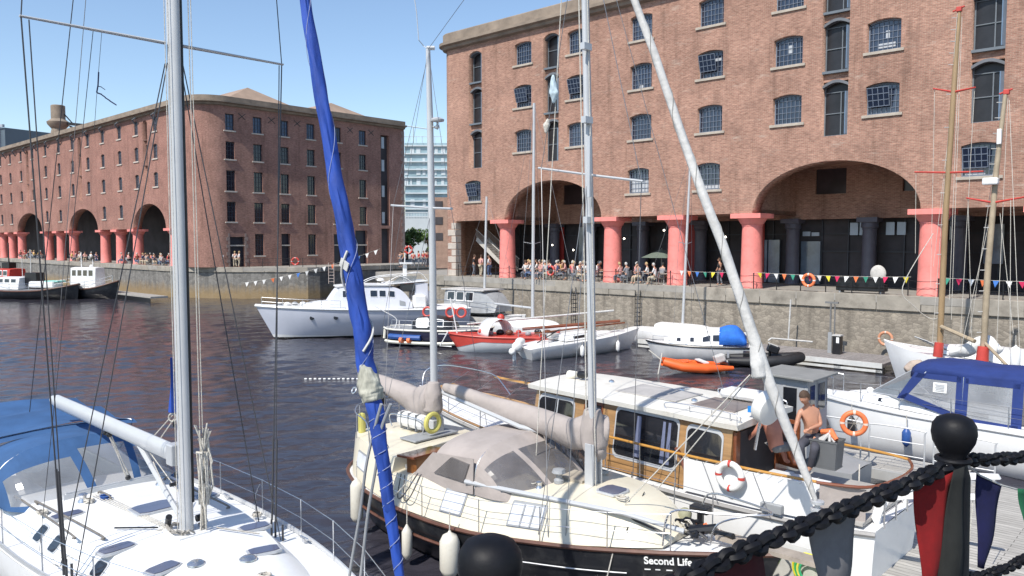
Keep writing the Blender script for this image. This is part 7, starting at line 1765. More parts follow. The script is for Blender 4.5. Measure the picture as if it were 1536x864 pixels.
# ---------------------------------------------------------------- people
def skin_mesh(name, J, E, sub=1):
    """J: name -> (pos, radius) ; E: list of (a,b). First key is the root."""
    keys = list(J.keys()); idx = {k: i for i, k in enumerate(keys)}
    me = bpy.data.meshes.new(name + '_sk'); me.from_pydata([tuple(J[k][0]) for k in keys], [(idx[a], idx[b]) for a, b in E], [])
    o = bpy.data.objects.new('tmp', me); COL.objects.link(o)
    md = o.modifiers.new('s', 'SKIN'); md.use_smooth_shade = True
    if not me.skin_vertices: 
        me.attributes  # layer is created by the modifier
    for i, k in enumerate(keys):
        r = J[k][1]; r = (r, r) if not hasattr(r, '__len__') else r
        me.skin_vertices[0].data[i].radius = r; me.skin_vertices[0].data[i].use_root = (i == 0)
    s = o.modifiers.new('d', 'SUBSURF'); s.levels = sub; s.render_levels = sub
    dg = bpy.context.evaluated_depsgraph_get(); dg.update()
    out = bpy.data.meshes.new_from_object(o.evaluated_get(dg)); out.name = name
    bpy.data.objects.remove(o); bpy.data.meshes.remove(me)
    out.polygons.foreach_set('use_smooth', [True] * len(out.polygons))
    return out
def mesh_obj(name, me, m, parent=None):
    me.materials.clear(); me.materials.append(m); o = bpy.data.objects.new(name, me); COL.objects.link(o)
    if parent: child(o, parent)
    return o
def add_head(me, c, r, fwd, up=Vector((0, 0, 1))):
    """append a head with brow, nose, ears and chin to a mesh"""
    f = Vector(fwd).normalized(); s = up.cross(f).normalized(); u = f.cross(s)
    b = MB(); n = 16; m_ = 10; rings = []
    for i in range(m_ + 1):
        t = math.pi * i / m_; rg = []
        for k in range(n):
            a = 2 * math.pi * k / n; q = Vector((math.sin(t) * math.cos(a), math.sin(t) * math.sin(a), -math.cos(t)))
            w = 1.0 - (.22 * max(0, -q.z)) ; x = q.x * 1.02 * (1 + .08 * max(0, q.x) * max(0, -q.z)); y = q.y * .80 * w; z = q.z * 1.22
            if q.x > .85 and abs(q.z + .05) < .25: x *= 1.10
            rg.append(Vector(c) + (f * x + s * y + u * z) * r)
        rings.append(rg)
    b.loft(rings)
    nose = Vector(c) + f * r * 1.04 - u * r * .05; b.loft([[nose + u * r * .3, nose + u * r * .3 + s * .01, nose + u * r * .3 - s * .01], [nose + f * r * .22 - u * r * .12, nose + s * r * .16 - u * r * .16, nose - s * r * .16 - u * r * .16]])
    for sd in (-1, 1): b.ball(Vector(c) + s * sd * r * .80 - u * r * .02, r * .22, 8, 5, (.7, .4, 1.2)); b.ball(Vector(c) + f * r * .90 + s * sd * r * .3 + u * r * .12, r * .09, 6, 4)
    b.ball(Vector(c) + f * r * .93 - u * r * .50, r * .16, 8, 4, (.5, 1.2, .35))
    import bmesh
    bm = bmesh.new(); bm.from_mesh(me)
    vs = [bm.verts.new(v) for v in b.v]
    for fc in b.f:
        try: bm.faces.new([vs[i] for i in fc]).smooth = True
        except Exception: pass
    bmesh.ops.recalc_face_normals(bm, faces=bm.faces); bm.to_mesh(me); bm.free()
def hair_mesh(c, r, fwd, up=Vector((0, 0, 1)), low=-.1, seed=0):
    f = Vector(fwd).normalized(); s = up.cross(f).normalized(); u = f.cross(s); rnd = random.Random(seed); b = MB(); n = 16; rings = []
    for i in range(8):
        t = math.pi * (.0 + .62 * i / 7); rg = []
        for k in range(n):
            a = 2 * math.pi * k / n; back = -math.cos(a); tt = t * (1 if back > -.2 else .62)
            q = Vector((math.sin(tt) * math.cos(a), math.sin(tt) * math.sin(a) * .84, math.cos(tt) * 1.24)) * (1.08 + rnd.uniform(-.03, .04)); rg.append(Vector(c) + (f * q.x + s * q.y + u * q.z) * r)
        rings.append(rg)
    b.loft(rings, cap=False); return b
SKIN = mat('skin', (.52, .29, .20), .55, .08, 6); SKIN2 = mat('tanned_skin', (.50, .25, .16), .5, .10, 5); HAIR = mat('brown_hair', (.07, .04, .025), .8, .3, 20)
FLESH = mat('reddened_skin', (.46, .19, .13), .5, .10, 5)
SH = [mat('shirt_white', (.72, .70, .68), .9), mat('shirt_pink', (.62, .32, .30), .9), mat('shirt_navy', (.05, .07, .15), .9), mat('shirt_ochre', (.55, .36, .12), .9), mat('shirt_grey', (.25, .25, .27), .9), mat('shirt_red', (.55, .05, .06), .9), mat('shirt_black', (.03, .03, .035), .9)]
SHN = ['white', 'pink', 'navy', 'ochre', 'grey', 'red', 'black']
TR_ = [mat('trousers_grey', (.16, .17, .2), .9), mat('trousers_sand', (.45, .38, .28), .9), mat('trousers_denim', (.08, .12, .22), .9)]
HR = [HAIR, mat('blond_hair', (.42, .30, .15), .8), mat('grey_hair', (.45, .44, .42), .8), mat('black_hair', (.02, .018, .016), .8)]
def person_meshes(kind):
    if kind == 'seated':
        J = {'pel': ((0, 0, .50), (.15, .12)), 'spi': ((-.02, 0, .74), (.14, .11)), 'che': ((.0, 0, .98), (.16, .12)), 'nec': ((.04, 0, 1.16), .06), 'hea': ((.06, 0, 1.24), .055),
             'sL': ((.0, .18, 1.06), .065), 'eL': ((.10, .25, .80), .045), 'hL': ((.34, .14, .80), .035), 'sR': ((.0, -.18, 1.06), .065), 'eR': ((.10, -.25, .80), .045), 'hR': ((.34, -.12, .82), .035),
             'pL': ((.06, .10, .48), .10), 'kL': ((.42, .13, .50), .07), 'aL': ((.40, .13, .10), .045), 'tL': ((.54, .13, .04), .04), 'pR': ((.06, -.10, .48), .10), 'kR': ((.42, -.13, .50), .07), 'aR': ((.44, -.13, .10), .045), 'tR': ((.58, -.13, .04), .04)}
        hc = (.09, 0, 1.33)
    else:
        J = {'pel': ((0, 0, .95), (.14, .11)), 'spi': ((0, 0, 1.15), (.14, .10)), 'che': ((.0, 0, 1.36), (.16, .11)), 'nec': ((.02, 0, 1.50), .055), 'hea': ((.03, 0, 1.58), .05),
             'sL': ((0, .19, 1.42), .06), 'eL': ((.02, .26, 1.14), .042), 'hL': ((.16, .22, .92), .035), 'sR': ((0, -.19, 1.42), .06), 'eR': ((-.02, -.26, 1.14), .042), 'hR': ((.08, -.24, .88), .035),
             'pL': ((0, .10, .90), .10), 'kL': ((.08, .11, .50), .07), 'aL': ((.02, .12, .10), .045), 'tL': ((.15, .12, .04), .04), 'pR': ((0, -.10, .90), .10), 'kR': ((.02, -.11, .50), .07), 'aR': ((-.12, -.12, .10), .045), 'tR': ((.02, -.12, .04), .04)}
        hc = (.05, 0, 1.67)
    E = [('pel', 'spi'), ('spi', 'che'), ('che', 'nec'), ('nec', 'hea'), ('che', 'sL'), ('sL', 'eL'), ('eL', 'hL'), ('che', 'sR'), ('sR', 'eR'), ('eR', 'hR'), ('pel', 'pL'), ('pL', 'kL'), ('kL', 'aL'), ('aL', 'tL'), ('pel', 'pR'), ('pR', 'kR'), ('kR', 'aR'), ('aR', 'tR')]
    body = skin_mesh('body', J, E); add_head(body, hc, .105, (1, 0, -.1))
    def grow(keys, ed, f): return {k: (J[k][0], tuple(x * f for x in J[k][1]) if hasattr(J[k][1], '__len__') else J[k][1] * f) for k in keys}, ed
    a, e = grow(['che', 'spi', 'pel', 'sL', 'eL', 'sR', 'eR'], [('che', 'spi'), ('spi', 'pel'), ('che', 'sL'), ('sL', 'eL'), ('che', 'sR'), ('sR', 'eR')], 1.16); shirt = skin_mesh('shirt', a, e)
    a, e = grow(['pel', 'pL', 'kL', 'pR', 'kR', 'aL', 'aR'], [('pel', 'pL'), ('pL', 'kL'), ('kL', 'aL'), ('pel', 'pR'), ('pR', 'kR'), ('kR', 'aR')], 1.17); tr = skin_mesh('trousers', a, e)
    hb = hair_mesh(hc, .105, (1, 0, -.1)); ho = hb.build('hair', HAIR, None, smooth=True); hm = ho.data; bpy.data.objects.remove(ho)
    for m_, mm in ((body, SKIN), (shirt, SH[0]), (tr, TR_[0]), (hm, HAIR)): m_.materials.clear(); m_.materials.append(mm)
    return body, shirt, tr, hm
PM_ = {'seated': person_meshes('seated'), 'standing': person_meshes('standing')}
def person(kind, loc, rz, si, ti, hi, label, group=None, parts=True):
    body, shirt, tr, hm = PM_[kind]
    o = bpy.data.objects.new('person', body); COL.objects.link(o); o.location = loc; o.rotation_euler = (0, 0, math.radians(rz)); tag(o, label, 'person', group)
    for nm, me, mm in (('shirt', shirt, SH[si]), ('trousers', tr, TR_[ti]), ('hair', hm, HR[hi])):
        c = bpy.data.objects.new(nm, me); COL.objects.link(c); c.parent = o; c.material_slots[0].link = 'OBJECT'; c.material_slots[0].material = mm
    return o
# furniture prototypes
def cafe_chair(loc, rz, first=[None]):
    if first[0] is None:
        r = empty('cafe_chair', 'slatted metal cafe chair under the arcade', 'chair', loc, rz, 'cafe chairs on the quay')
        b = MB(); b.b2(-.2, .2, -.2, .2, .43, .46); b.build('seat', GREYP, r)
        b = MB(); b.slab([(-.22, -.2, .5), (-.22, .2, .5), (-.28, .2, .85), (-.28, -.2, .85)], (-.02, 0, 0)); b.build('backrest', GREYP, r)
        for x in (-.18, .18):
            for y in (-.18, .18): b = MB(); b.tube([(x, y, 0), (x, y, .43)], .015, 4); b.build('leg', STEEL, r)
        first[0] = r; return r
    c = copy_tree(first[0]); c.location = loc; c.rotation_euler = (0, 0, math.radians(rz)); return c
def cafe_table(loc, first=[None]):
    if first[0] is None:
        r = empty('cafe_table', 'small round pale cafe table under the arcade', 'table', loc, 0, 'cafe tables on the quay')
        b = MB(); b.lathe([(.36, .70), (.36, .73)], n=16); b.build('tabletop', mat('table_top', (.5, .46, .4), .5), r)
        b = MB(); b.tube([(0, 0, 0), (0, 0, .7)], .03); b.lathe([(.22, 0), (.2, .03)], n=12); b.build('pedestal', GREYP, r); first[0] = r; return r
    c = copy_tree(first[0]); c.location = loc; return c
rnd = random.Random(31)
def crowd(frame, rot, spans, ys, where, grp, n_std=0, dens=.62, zoff=0.012):
    def relabel(o, kind): o['label'] = kind + ' ' + where; o['group'] = ('chairs ' if 'chair' in kind else 'tables ') + where
    for (a, c) in spans:
        s = a; k = 0
        while s < c:
            for y in ys:
                if rnd.random() < .12: continue
                p = frame @ Vector((s + rnd.uniform(-.18, .18), y + rnd.uniform(-.25, .25), zoff)); rz = rot + rnd.choice([0, 180, 90, -90, 20, 200]) + rnd.uniform(-25, 25)
                si = rnd.choices(range(7), [9, 4, 3, 3, 4, 2, 3])[0]
                hi = rnd.randrange(4); hn = ('brown haired', 'blond', 'grey haired', 'black haired')[hi]; art = 'an' if SHN[si][0] == 'o' else 'a'
                person('seated', p, rz, si, rnd.randrange(3), hi, 'seated %s visitor in %s %s top %s' % (hn, art, SHN[si], where), '%s, %s in %s tops' % (grp, hn, SHN[si]))
                relabel(cafe_chair(p + Vector((0, 0, 0)), rz), 'metal cafe chair')
            if k % 2 == 0: relabel(cafe_table(frame @ Vector((s + .3, sum(ys) / len(ys) + .1, zoff))), 'small round cafe table')
            s += dens + rnd.uniform(0, .25); k += 1
crowd(MR, HD, [(-19.6, -11.6)], (-.05, .9, 2.0), 'under the first wide arch', 'seated people under the first arch')
crowd(MR, HD, [(-9.5, -6.2)], (-.05, 1.0), 'between the second and third coral columns', 'seated people by the coral columns')
crowd(ML, HD, [(-8.8, -.4)], (-.1, 1.1), 'under the far warehouse arch nearest its corner', 'seated people at the far warehouse', dens=.9)
crowd(ML, HD, [(-32, -22), (-57, -45), (-14.6, -10.8)], (.1,), 'along the far warehouse arcade', 'seated people along the far arcade', dens=1.2)
for fr, s, y, kind, rz, si, ti, l in ((MR, -23.4, .4, 'standing', 90, 1, 1, 'person in a pink top standing by the metal stair'), (MR, -22.3, .3, 'standing', 200, 0, 2, 'person in a white top standing left of the first coral column'),
        (MR, -24.6, .8, 'standing', 40, 6, 0, 'person in a black top by the foot of the stair'), (MR, -2.9, 2.2, 'standing', 180, 6, 0, 'person in a black top walking between the third and fourth coral columns')):
    person(kind, fr @ Vector((s, y, .012)), HD + rz, si, ti, 0, l)
for px, l, si in ((331, 'person in white standing left of the far corner doorway', 0), (351, 'person in white standing right of the far corner doorway', 0), (357, 'person in pale clothes beside the far corner doorway', 0)):
    p = at_d(px, 392, 87.3); person('standing', (p.x, 87.6, 3.512), rnd.uniform(0, 360), si, 1, 1, l)
for k in range(9):
    p = at_d(610 + k * 4.6, 392, 92 + rnd.uniform(-4, 8)); si = rnd.randrange(7)
    person('standing', (p.x, 90 + rnd.uniform(-4, 8), 3.49), rnd.uniform(0, 360), si, 0, 3, 'person in %s %s top in the gap between the warehouses' % ('an' if si == 3 else 'a', SHN[si]), 'people in the gap in %s tops' % SHN[si])
gl = bpy.data.meshes
# parasol, sofa, signs under the arcade
PA_ = empty('parasol', 'closed green grey cafe parasol between the second and third coral columns', 'parasol', MR @ Vector((-7.6, 2.6, 0.01)), HD)
b = MB(); b.tube([(0, 0, 0), (0, 0, 2.4)], .03); b.build('pole', GREYP, PA_); b = MB(); b.lathe([(1.45, 1.75), (1.4, 1.78), (.05, 2.35)], n=8, cap=False); b.build('canopy', mat('parasol_green', (.13, .16, .13), .9), PA_)
SO = empty('bench_seat', 'black upholstered bench behind the quay railing', 'bench', MR @ Vector((6.7, .5, .01)), HD)
b = MB(); b.b2(-1.3, 1.3, -.35, .35, .12, .5); b.build('seat', BLACK, SO, bevel=.04); b = MB(); b.b2(-1.3, 1.3, -.4, -.28, .3, .9); b.build('backrest', BLACK, SO, bevel=.05)
for x in (-1.1, 1.1): b = MB(); b.b2(x - .05, x + .05, -.3, .3, 0, .12); b.build('leg', GREYP, SO)
OV = empty('egg_chair', 'pale oval object standing at a dark inner column', 'chair', MR @ Vector((6.6, 3.5, .01)), HD)
b = MB(); b.ball((0, 0, 1.0), .5, 16, 10, (.9, .35, 1.0)); b.build('shell', GREYC, OV, smooth=True); b = MB(); b.tube([(0, 0, 0), (0, 0, .55)], .06); b.build('stand', GREYP, OV)
SG_ = empty('wall_sign', 'dark board lettered TO beside the right coral column', 'sign', MR @ Vector((10.0, 3.2, 0.01)), HD)
b = MB(); b.b2(-1.2, .2, .02, .06, .1, 3.0); b.build('board', BLACK, SG_)
Ms = Matrix.Translation((-.55, 0.0, 2.25)) @ Matrix.Rotation(math.pi / 2, 4, 'X')
text('TO', 'lettering', .42, mat('letter_cream', (.6, .55, .4), .6), Ms, SG_)
b = MB(); b.b2(-.5, .1, 0, .019, .5, 1.2); b.build('poster', GREYC, SG_)
LAMP = mat('lit_bulb', (1, .9, .75), .5, emit=6)
for k, (s, y, z) in enumerate(((-19.2, 4.5, 2.6), (-17.4, 5, 2.2), (-14.2, 5, 2.2), (-12.6, 4.5, 3.1), (-12.1, 4.5, 3.1), (-8.3, 4, 3.7), (-7.0, 5, 3.0), (-4.0, 5, 3.2), (-4.1, 5, 2.4))):
    o = empty('pendant_lamp', 'small round lit lamp hanging inside the arcade', 'lamp', MR @ Vector((s, y, z)), 0, 'lit lamps in the arcade'); b = MB(); b.ball((0, 0, 0), .07, 8, 6); b.build('bulb', LAMP, o); b = MB(); b.tube([(0, 0, .07), (0, 0, .9)], .01, 4); b.build('cable', BLACK, o)
# quay railing and bunting
RA = empty('quay_railing', 'black post and chain railing along the dock edge below the arches', 'railing', MR @ Vector((-25.5, -.15, .01)), HD)
pst = [i * 1.45 for i in range(31)]
first = None
for x in pst:
    if first is None: b = MB(); b.tube([(0, 0, 0), (0, 0, .9)], .03, 6); b.ball((0, 0, .93), .05, 8, 6); first = b.build('post', BLACK, RA); 
    else:
        c = first.copy(); COL.objects.link(c); c.parent = RA; c.location = (x, 0, 0)
for z in (.84, .45):
    b = MB()
    for a, c in zip(pst, pst[1:]): b.tube(catenary((a, 0, z), (c, 0, z), .07, 6), .014, 4)
    b.build('chain', BLACK, RA)
RA2 = empty('quay_railing', 'thin black railing in front of the far warehouse side wall', 'railing', (-35.5, 87.6, 3.51), 0)
first = None
for k in range(10):
    if first is None: b = MB(); b.tube([(0, 0, 0), (0, 0, 1.0)], .035, 5); first = b.build('post', BLACK, RA2)
    else: c = first.copy(); COL.objects.link(c); c.parent = RA2; c.location = (k * 1.5, 0, 0)
for z in (.95, .5): b = MB(); b.tube([(0, 0, z), (13.5, 0, z)], .015, 4); b.build('chain', BLACK, RA2)
BC_ = [mat('flag_' + n, c, .85, .08) for n, c in (('white', (.75, .74, .72)), ('orange', (.75, .18, .06)), ('blue', (.05, .17, .50)), ('green', (.05, .30, .20)), ('yellow', (.75, .62, .05)), ('crimson', (.55, .02, .09)))]
def bunting(name, label, a, c, sag, sp, size, cols, seed=1):
    rn = random.Random(seed); a = Vector(a); c = Vector(c); o = empty(name, label, 'bunting', a, 0); pts = catenary(Vector((0, 0, 0)), c - a, sag, 24)
    b = MB(); b.tube(pts, .010, 4); b.build('string', ROPE, o)
    L_ = (c - a).length; n = int(L_ / sp); d = (c - a).normalized()
    for k in range(n):
        t = (k + .5) / n; p = pts[0].lerp(pts[-1], t) - Vector((0, 0, sag * 4 * t * (1 - t))); sw = rn.uniform(-.06, .06); nn = Vector((-d.y, d.x, 0)) * rn.uniform(-.08, .08)
        b = MB(); b.slab([p - d * size * .42, p + d * size * .42, p + d * sw + nn - Vector((0, 0, size))], (0, .006, 0)); b.build('flag', BC_[cols[k % len(cols)]], o)
    return o
def rq(s, z): return MR @ Vector((s, -.22, z))
bunting('bunting', 'coloured bunting between the third and fourth coral columns', rq(-4.6, 1.02), rq(-.65, 1.0), .06, .5, .34, (0, 1, 2, 3, 4, 5), 1)
bunting('bunting', 'coloured bunting between the fourth and fifth coral columns, past the orange lifebuoy', rq(.75, 1.02), rq(9.45, 1.02), .07, .5, .34, (4, 5, 0, 1, 3, 0, 5, 0), 2)
bunting('bunting', 'coloured bunting behind the two wooden masts', rq(10.9, 1.02), rq(18.5, 1.02), .07, .52, .34, (3, 5, 0, 1, 2, 0, 5, 0, 1), 3)
bunting('bunting', 'pale bunting slung low across the dock in front of the far wall', (-29.2, 84.5, 1.9), (-14.2, 84, 5.6), .45, .95, .5, (0, 0, 0, 1, 0, 0, 2), 4)
lifebuoy(rq(4.05, .62) + Vector((-.1, -.1, 0.05)), 'orange lifebuoy on the quay railing between the fourth and fifth coral columns', .33, .085, RZ(HD) @ RX(90), LIFEO, 4, mat('buoy_band', (.75, .66, .6), .5))
lifebuoy(rq(-15.4, .72), 'red lifebuoy in front of the crowd under the first arch', .33, .08, RZ(HD) @ RX(90), RED, 4, GREYC)
lifebuoy(at_d(443, 392, 87.5), 'small red lifebuoy on the railing before the far warehouse side wall', .38, .1, RX(90), RED, 4, GREYC)
lifebuoy(at_d(613, 375, 90), 'red lifebuoy seen near the far warehouse quoined corner', .4, .12, RX(90), RED, 4, GREYC)
# iron ladders on the walls
def ladder(label, p, rz, h, w=.4, m=BLACK):
    o = empty('wall_ladder', label, 'ladder', p, rz)
    for x in (-w / 2, w / 2): b = MB(); b.tube([(x, 0, 0), (x, 0, h)], .03, 5); b.build('rail', m, o)
    for k in range(int(h / .3)): b = MB(); b.tube([(-w / 2, 0, .2 + k * .3), (w / 2, 0, .2 + k * .3)], .018, 4); b.build('rung', m, o)
pl = at_d(499, 428, 74); ladder('pale ladder at the end of the nearer dock wall', (pl.x, 73.5, 2.4), 0, 2.0, .5, mat('pale_ladder', (.55, .45, .40), .7))
for s, l in ((-13.0, 'iron ladder on the rubble wall below the first arch'), (16.5, 'iron ladder on the rubble wall at the far right'), (-7.5, 'iron ladder on the rubble wall below the second coral column')):
    ladder(l, MR @ Vector((s, -.50, -3.3)), HD, 2.9)
# the two men on the wooden boat
def man(label, J, hc, fwd, skinm, trm, hand_dirs, legs, hair=True, up=Vector((0, 0, 1)), hr=.115):
    base = Vector(J['pel'][0]); 
    JJ = {k: (Vector(v[0]) - base, v[1]) for k, v in J.items()}
    E = [('pel', 'spi'), ('spi', 'che'), ('che', 'nec'), ('nec', 'hea'), ('che', 'sL'), ('sL', 'eL'), ('eL', 'hL'), ('che', 'sR'), ('sR', 'eR'), ('eR', 'hR'), ('pel', 'pL'), ('pL', 'kL'), ('kL', 'aL'), ('aL', 'tL'), ('pel', 'pR'), ('pR', 'kR'), ('kR', 'aR'), ('aR', 'tR')]
    body = skin_mesh('body', JJ, E, 2); add_head(body, Vector(hc) - base, hr, fwd, up)
    # hands: palm and five fingers
    import bmesh
    b = MB()
    for side in ('L', 'R'):
        h = JJ['h' + side][0]; d = (h - JJ['e' + side][0]).normalized(); sx = d.cross(Vector((0, 0, 1))).normalized(); n_ = sx.cross(d)
        b.tube([h - d * .02, h + d * .03, h + d * .08], [.028, .040, .034], 8, sy=.55)
        for i, L_ in enumerate((.062, .072, .068, .052)):
            o_ = sx * (i - 1.5) * .019; b.tube([h + d * .075 + o_, h + d * (.075 + L_ * .6) + o_ - n_ * .008, h + d * (.075 + L_) + o_ - n_ * .03], [.009, .009, .007], 6)
        b.tube([h + d * .02 + sx * .03, h + d * .05 + sx * .055 - n_ * .01, h + d * .08 + sx * .06 - n_ * .02], [.011, .010, .008], 6)
    bm = bmesh.new(); bm.from_mesh(body); vs = [bm.verts.new(v) for v in b.v]
    for fc in b.f: bm.faces.new([vs[i] for i in fc]).smooth = True
    bmesh.ops.recalc_face_normals(bm, faces=bm.faces); bm.to_mesh(body); bm.free()
    body.materials.clear(); body.materials.append(skinm); o = bpy.data.objects.new('person', body); COL.objects.link(o); o.location = base; tag(o, label, 'person')
    T = {k: (JJ[k][0], tuple(x * 1.15 for x in JJ[k][1]) if hasattr(JJ[k][1], '__len__') else JJ[k][1] * 1.2) for k in ['pel', 'pL', 'kL', 'pR', 'kR'] + (['aL', 'aR'] if legs == 'long' else [])}
    T['wai'] = (JJ['pel'][0].lerp(JJ['spi'][0], .35), tuple(x * 1.07 for x in JJ['pel'][1]))
    ed = [('pel', 'wai'), ('pel', 'pL'), ('pL', 'kL'), ('pel', 'pR'), ('pR', 'kR')] + ([('kL', 'aL'), ('kR', 'aR')] if legs == 'long' else [])
    tr = skin_mesh('trousers', T, ed, 2); c = mesh_obj('trousers' if legs == 'long' else 'shorts', tr, trm); c.parent = o
    if hair: hb = hair_mesh(Vector(hc) - base, hr, fwd, up); c = hb.build('hair', HAIR, None, smooth=True); c.parent = o
    return o
def D(x, y, d): return at_d(x, y, d)
d = 15.5
man('shirtless man in dark trousers standing by the grey bin', {
    'pel': (D(1220, 655, d), (.15, .12)), 'spi': (D(1217, 638, d), (.145, .11)), 'che': (D(1213, 622, d), (.17, .12)), 'nec': (D(1211, 609, d - .04), .062), 'hea': (D(1209, 602, d - .08), .055),
    'sR': (D(1200, 618, d + .02), .062), 'eR': (D(1195, 636, d - .05), .045), 'hR': (D(1192, 648, d - .3), .032), 'sL': (D(1226, 617, d), .065), 'eL': (D(1231, 637, d - .08), .048), 'hL': (D(1213, 644, d - .28), .032),
    'pR': (D(1213, 658, d - .05), .10), 'kR': (D(1200, 668, d - .45), .075), 'aR': (D(1205, 700, d - .3), .05), 'tR': (D(1201, 704, d - .45), .04), 'pL': (D(1226, 658, d - .05), .10), 'kL': (D(1222, 672, d - .45), .075), 'aL': (D(1215, 702, d - .3), .05), 'tL': (D(1211, 706, d - .45), .04)},
    D(1207, 596, d - .12), (-.75, -.55, -.42), SKIN2, mat('charcoal_trousers', (.06, .06, .075), .9, .2, 6), None, 'long')
d = 15.1
man('shirtless man in grey shorts sitting with his back to us behind the white dome', {
    'pel': (D(1164, 668, d), (.16, .12)), 'spi': (D(1161, 653, d - .02), (.15, .11)), 'che': (D(1157, 636, d), (.17, .12)), 'nec': (D(1154, 622, d + .06), .065), 'hea': (D(1151, 616, d + .12), .058),
    'sL': (D(1143, 632, d + .02), .065), 'eL': (D(1133, 648, d + .05), .048), 'hL': (D(1120, 661, d + .3), .034), 'sR': (D(1172, 632, d), .065), 'eR': (D(1178, 650, d + .02), .048), 'hR': (D(1184, 662, d + .25), .034),
    'pL': (D(1158, 670, d + .05), .10), 'kL': (D(1172, 666, d + .42), .075), 'aL': (D(1178, 690, d + .4), .048), 'tL': (D(1184, 693, d + .5), .04), 'pR': (D(1170, 670, d + .02), .10), 'kR': (D(1188, 670, d + .35), .075), 'aR': (D(1192, 693, d + .3), .048), 'tR': (D(1199, 696, d + .36), .04)},
    D(1149, 611, d + .15), (-.5, .8, -.2), FLESH, mat('grey_shorts', (.17, .165, .165), .9, .2, 6), None, 'short')
BN = empty('storage_bin', 'dark grey plastic bin full of gear beside the standing man', 'bin', D(1240, 700, 15.2), HD)
b = MB(); b.slab([(-.24, -.2, 0), (.24, -.2, 0), (.24, .2, 0), (-.24, .2, 0)], (0, 0, .02))
b.loft([[Vector((x * w, y * w, z)) for x, y in ((-.24, -.2), (.24, -.2), (.24, .2), (-.24, .2))] for w, z in ((.95, .0), (1.08, .52), (1.14, .53), (1.14, .57))], cap=False); b.build('tub', mat('bin_grey', (.12, .125, .13), .5, .1, 3), BN)
b = MB(); rn = random.Random(3)
for k in range(8): a = rn.uniform(0, 6.3); b.tube([(.15 * math.cos(a), .12 * math.sin(a), .5), (.05, 0, .66 + rn.uniform(-.05, .08)), (.17 * math.cos(a + 2), .13 * math.sin(a + 2), .52)], .03, 6)
b.build('folded_net', GREYC, BN, smooth=True); b = MB(); b.tube([(-.15, .1, .66), (.05, .05, .70), (.2, -.05, .58)], [.05, .07, .04], 8); b.build('red_bag', LIFEO, BN, smooth=True)

# ---------------------------------------------------------------- iron posts, chain and flags in front
IRON = mat('black_iron', (.006, .006, .008), .55, .3, 14, .08, 30, spec=.25)
def bollard(label, x, ytop, d, r):
    t = at_d(x, ytop, d); o = empty('bollard', label, 'bollard', (t.x, t.y, 4.7), 0); h = t.z - 4.7
    b = MB(); k = r / .085
    b.lathe([(.10 * k, 0), (.10 * k, .05), (.075 * k, .08), (.066 * k, h - .26), (.050 * k, h - .20), (.046 * k, h - .175), (.062 * k, h - .15), (.080 * k, h - .115), (.0865 * k, h - .08), (.083 * k, h - .045), (.066 * k, h - .018), (.035 * k, h - .004), (.002, h)], n=32); b.build('post', IRON, o, smooth=50)
    b = MB(); b.torus((0, 0, h - .19), .06 * k, .012, None, 24, 8); b.build('neck_ring', IRON, o, smooth=True)
    return o, t
o1, t1_ = bollard('black iron post with a rounded head, at the bottom right', 1432, 621, 3.2, .085)
o2, t2_ = bollard('black domed post head cut by the bottom edge of the view', 735, 804, 2.0, .085)
b = MB(); c = at_d(1409, 841, 3.12); b.lathe([(.018, 0), (.018, .01), (.01, .018), (.002, .02)], c - o1.location, 12, RX(90)); b.build('bolt', mat('worn_iron', (.12, .12, .12), .4), o1)
q = land('near_quay', [(-8, 1.2), (10, 1.2), (10, -20), (-8, -20)], 4.7)
q2 = land('near_quay', [(1.0, 1.2), (1.0, 4.2), (10, 4.2), (10, 1.2)], 4.695)
bpy.data.objects.remove(q2)
for o_, t_, r_ in ((o1, t1_, .25), (o2, t2_, .25)):
    b = MB(); b.b2(-.35, .35, -.45, .35, -.3, 0); b.build('stone_base', COPING, o_)
def chain(label, path, link=.052, r=.0125, w=.024):
    pts = []
    for a, c in zip(path, path[1:]):
        n = 14
        for k in range(n): pts.append(Vector(a).lerp(Vector(c), k / n))
    pts.append(Vector(path[-1]))
    # arc length resample
    L_ = [0]
    for a, c in zip(pts, pts[1:]): L_.append(L_[-1] + (c - a).length)
    n = int(L_[-1] / (link * .62)); out = []
    j = 0
    for k in range(n + 1):
        s = L_[-1] * k / n
        while j < len(L_) - 2 and L_[j + 1] < s: j += 1
        out.append(pts[j].lerp(pts[j + 1], (s - L_[j]) / max(1e-6, L_[j + 1] - L_[j])))
    o = empty('chain', label, 'chain', out[0], 0); b = MB()
    for k in range(n):
        a, c = out[k], out[k + 1]; t = (c - a).normalized(); m_ = (a + c) / 2; e1 = t.cross(Vector((0, 0, 1))).normalized(); e2 = t.cross(e1); e = (e1 * math.cos(k * 1.35) + e2 * math.sin(k * 1.35))
        f = t.cross(e); rings = []
        for i in range(12):
            A_ = 2 * math.pi * i / 12; cx = math.cos(A_) * link * .52; cy = math.sin(A_) * w; rd = (t * math.cos(A_) * w + e * math.sin(A_) * link * .52).normalized()
            rings.append([m_ + t * cx + e * cy + (rd * math.cos(B) + f * math.sin(B)) * r - o.location for B in [2 * math.pi * q / 6 for q in range(6)]])
        b.loft(rings, loop=True)
    b.build('links', IRON, o, smooth=True); return o
def bez(pts, n=5):
    P = [Vector(p) for p in pts]; out = []
    for i in range(len(P) - 1):
        p0 = P[max(0, i - 1)]; p1 = P[i]; p2 = P[i + 1]; p3 = P[min(len(P) - 1, i + 2)]
        for k in range(n): t = k / n; out.append(0.5 * (2 * p1 + (p2 - p0) * t + (2 * p0 - 5 * p1 + 4 * p2 - p3) * t * t + (3 * p1 - p0 - 3 * p2 + p3) * t ** 3))
    return out + [P[-1]]
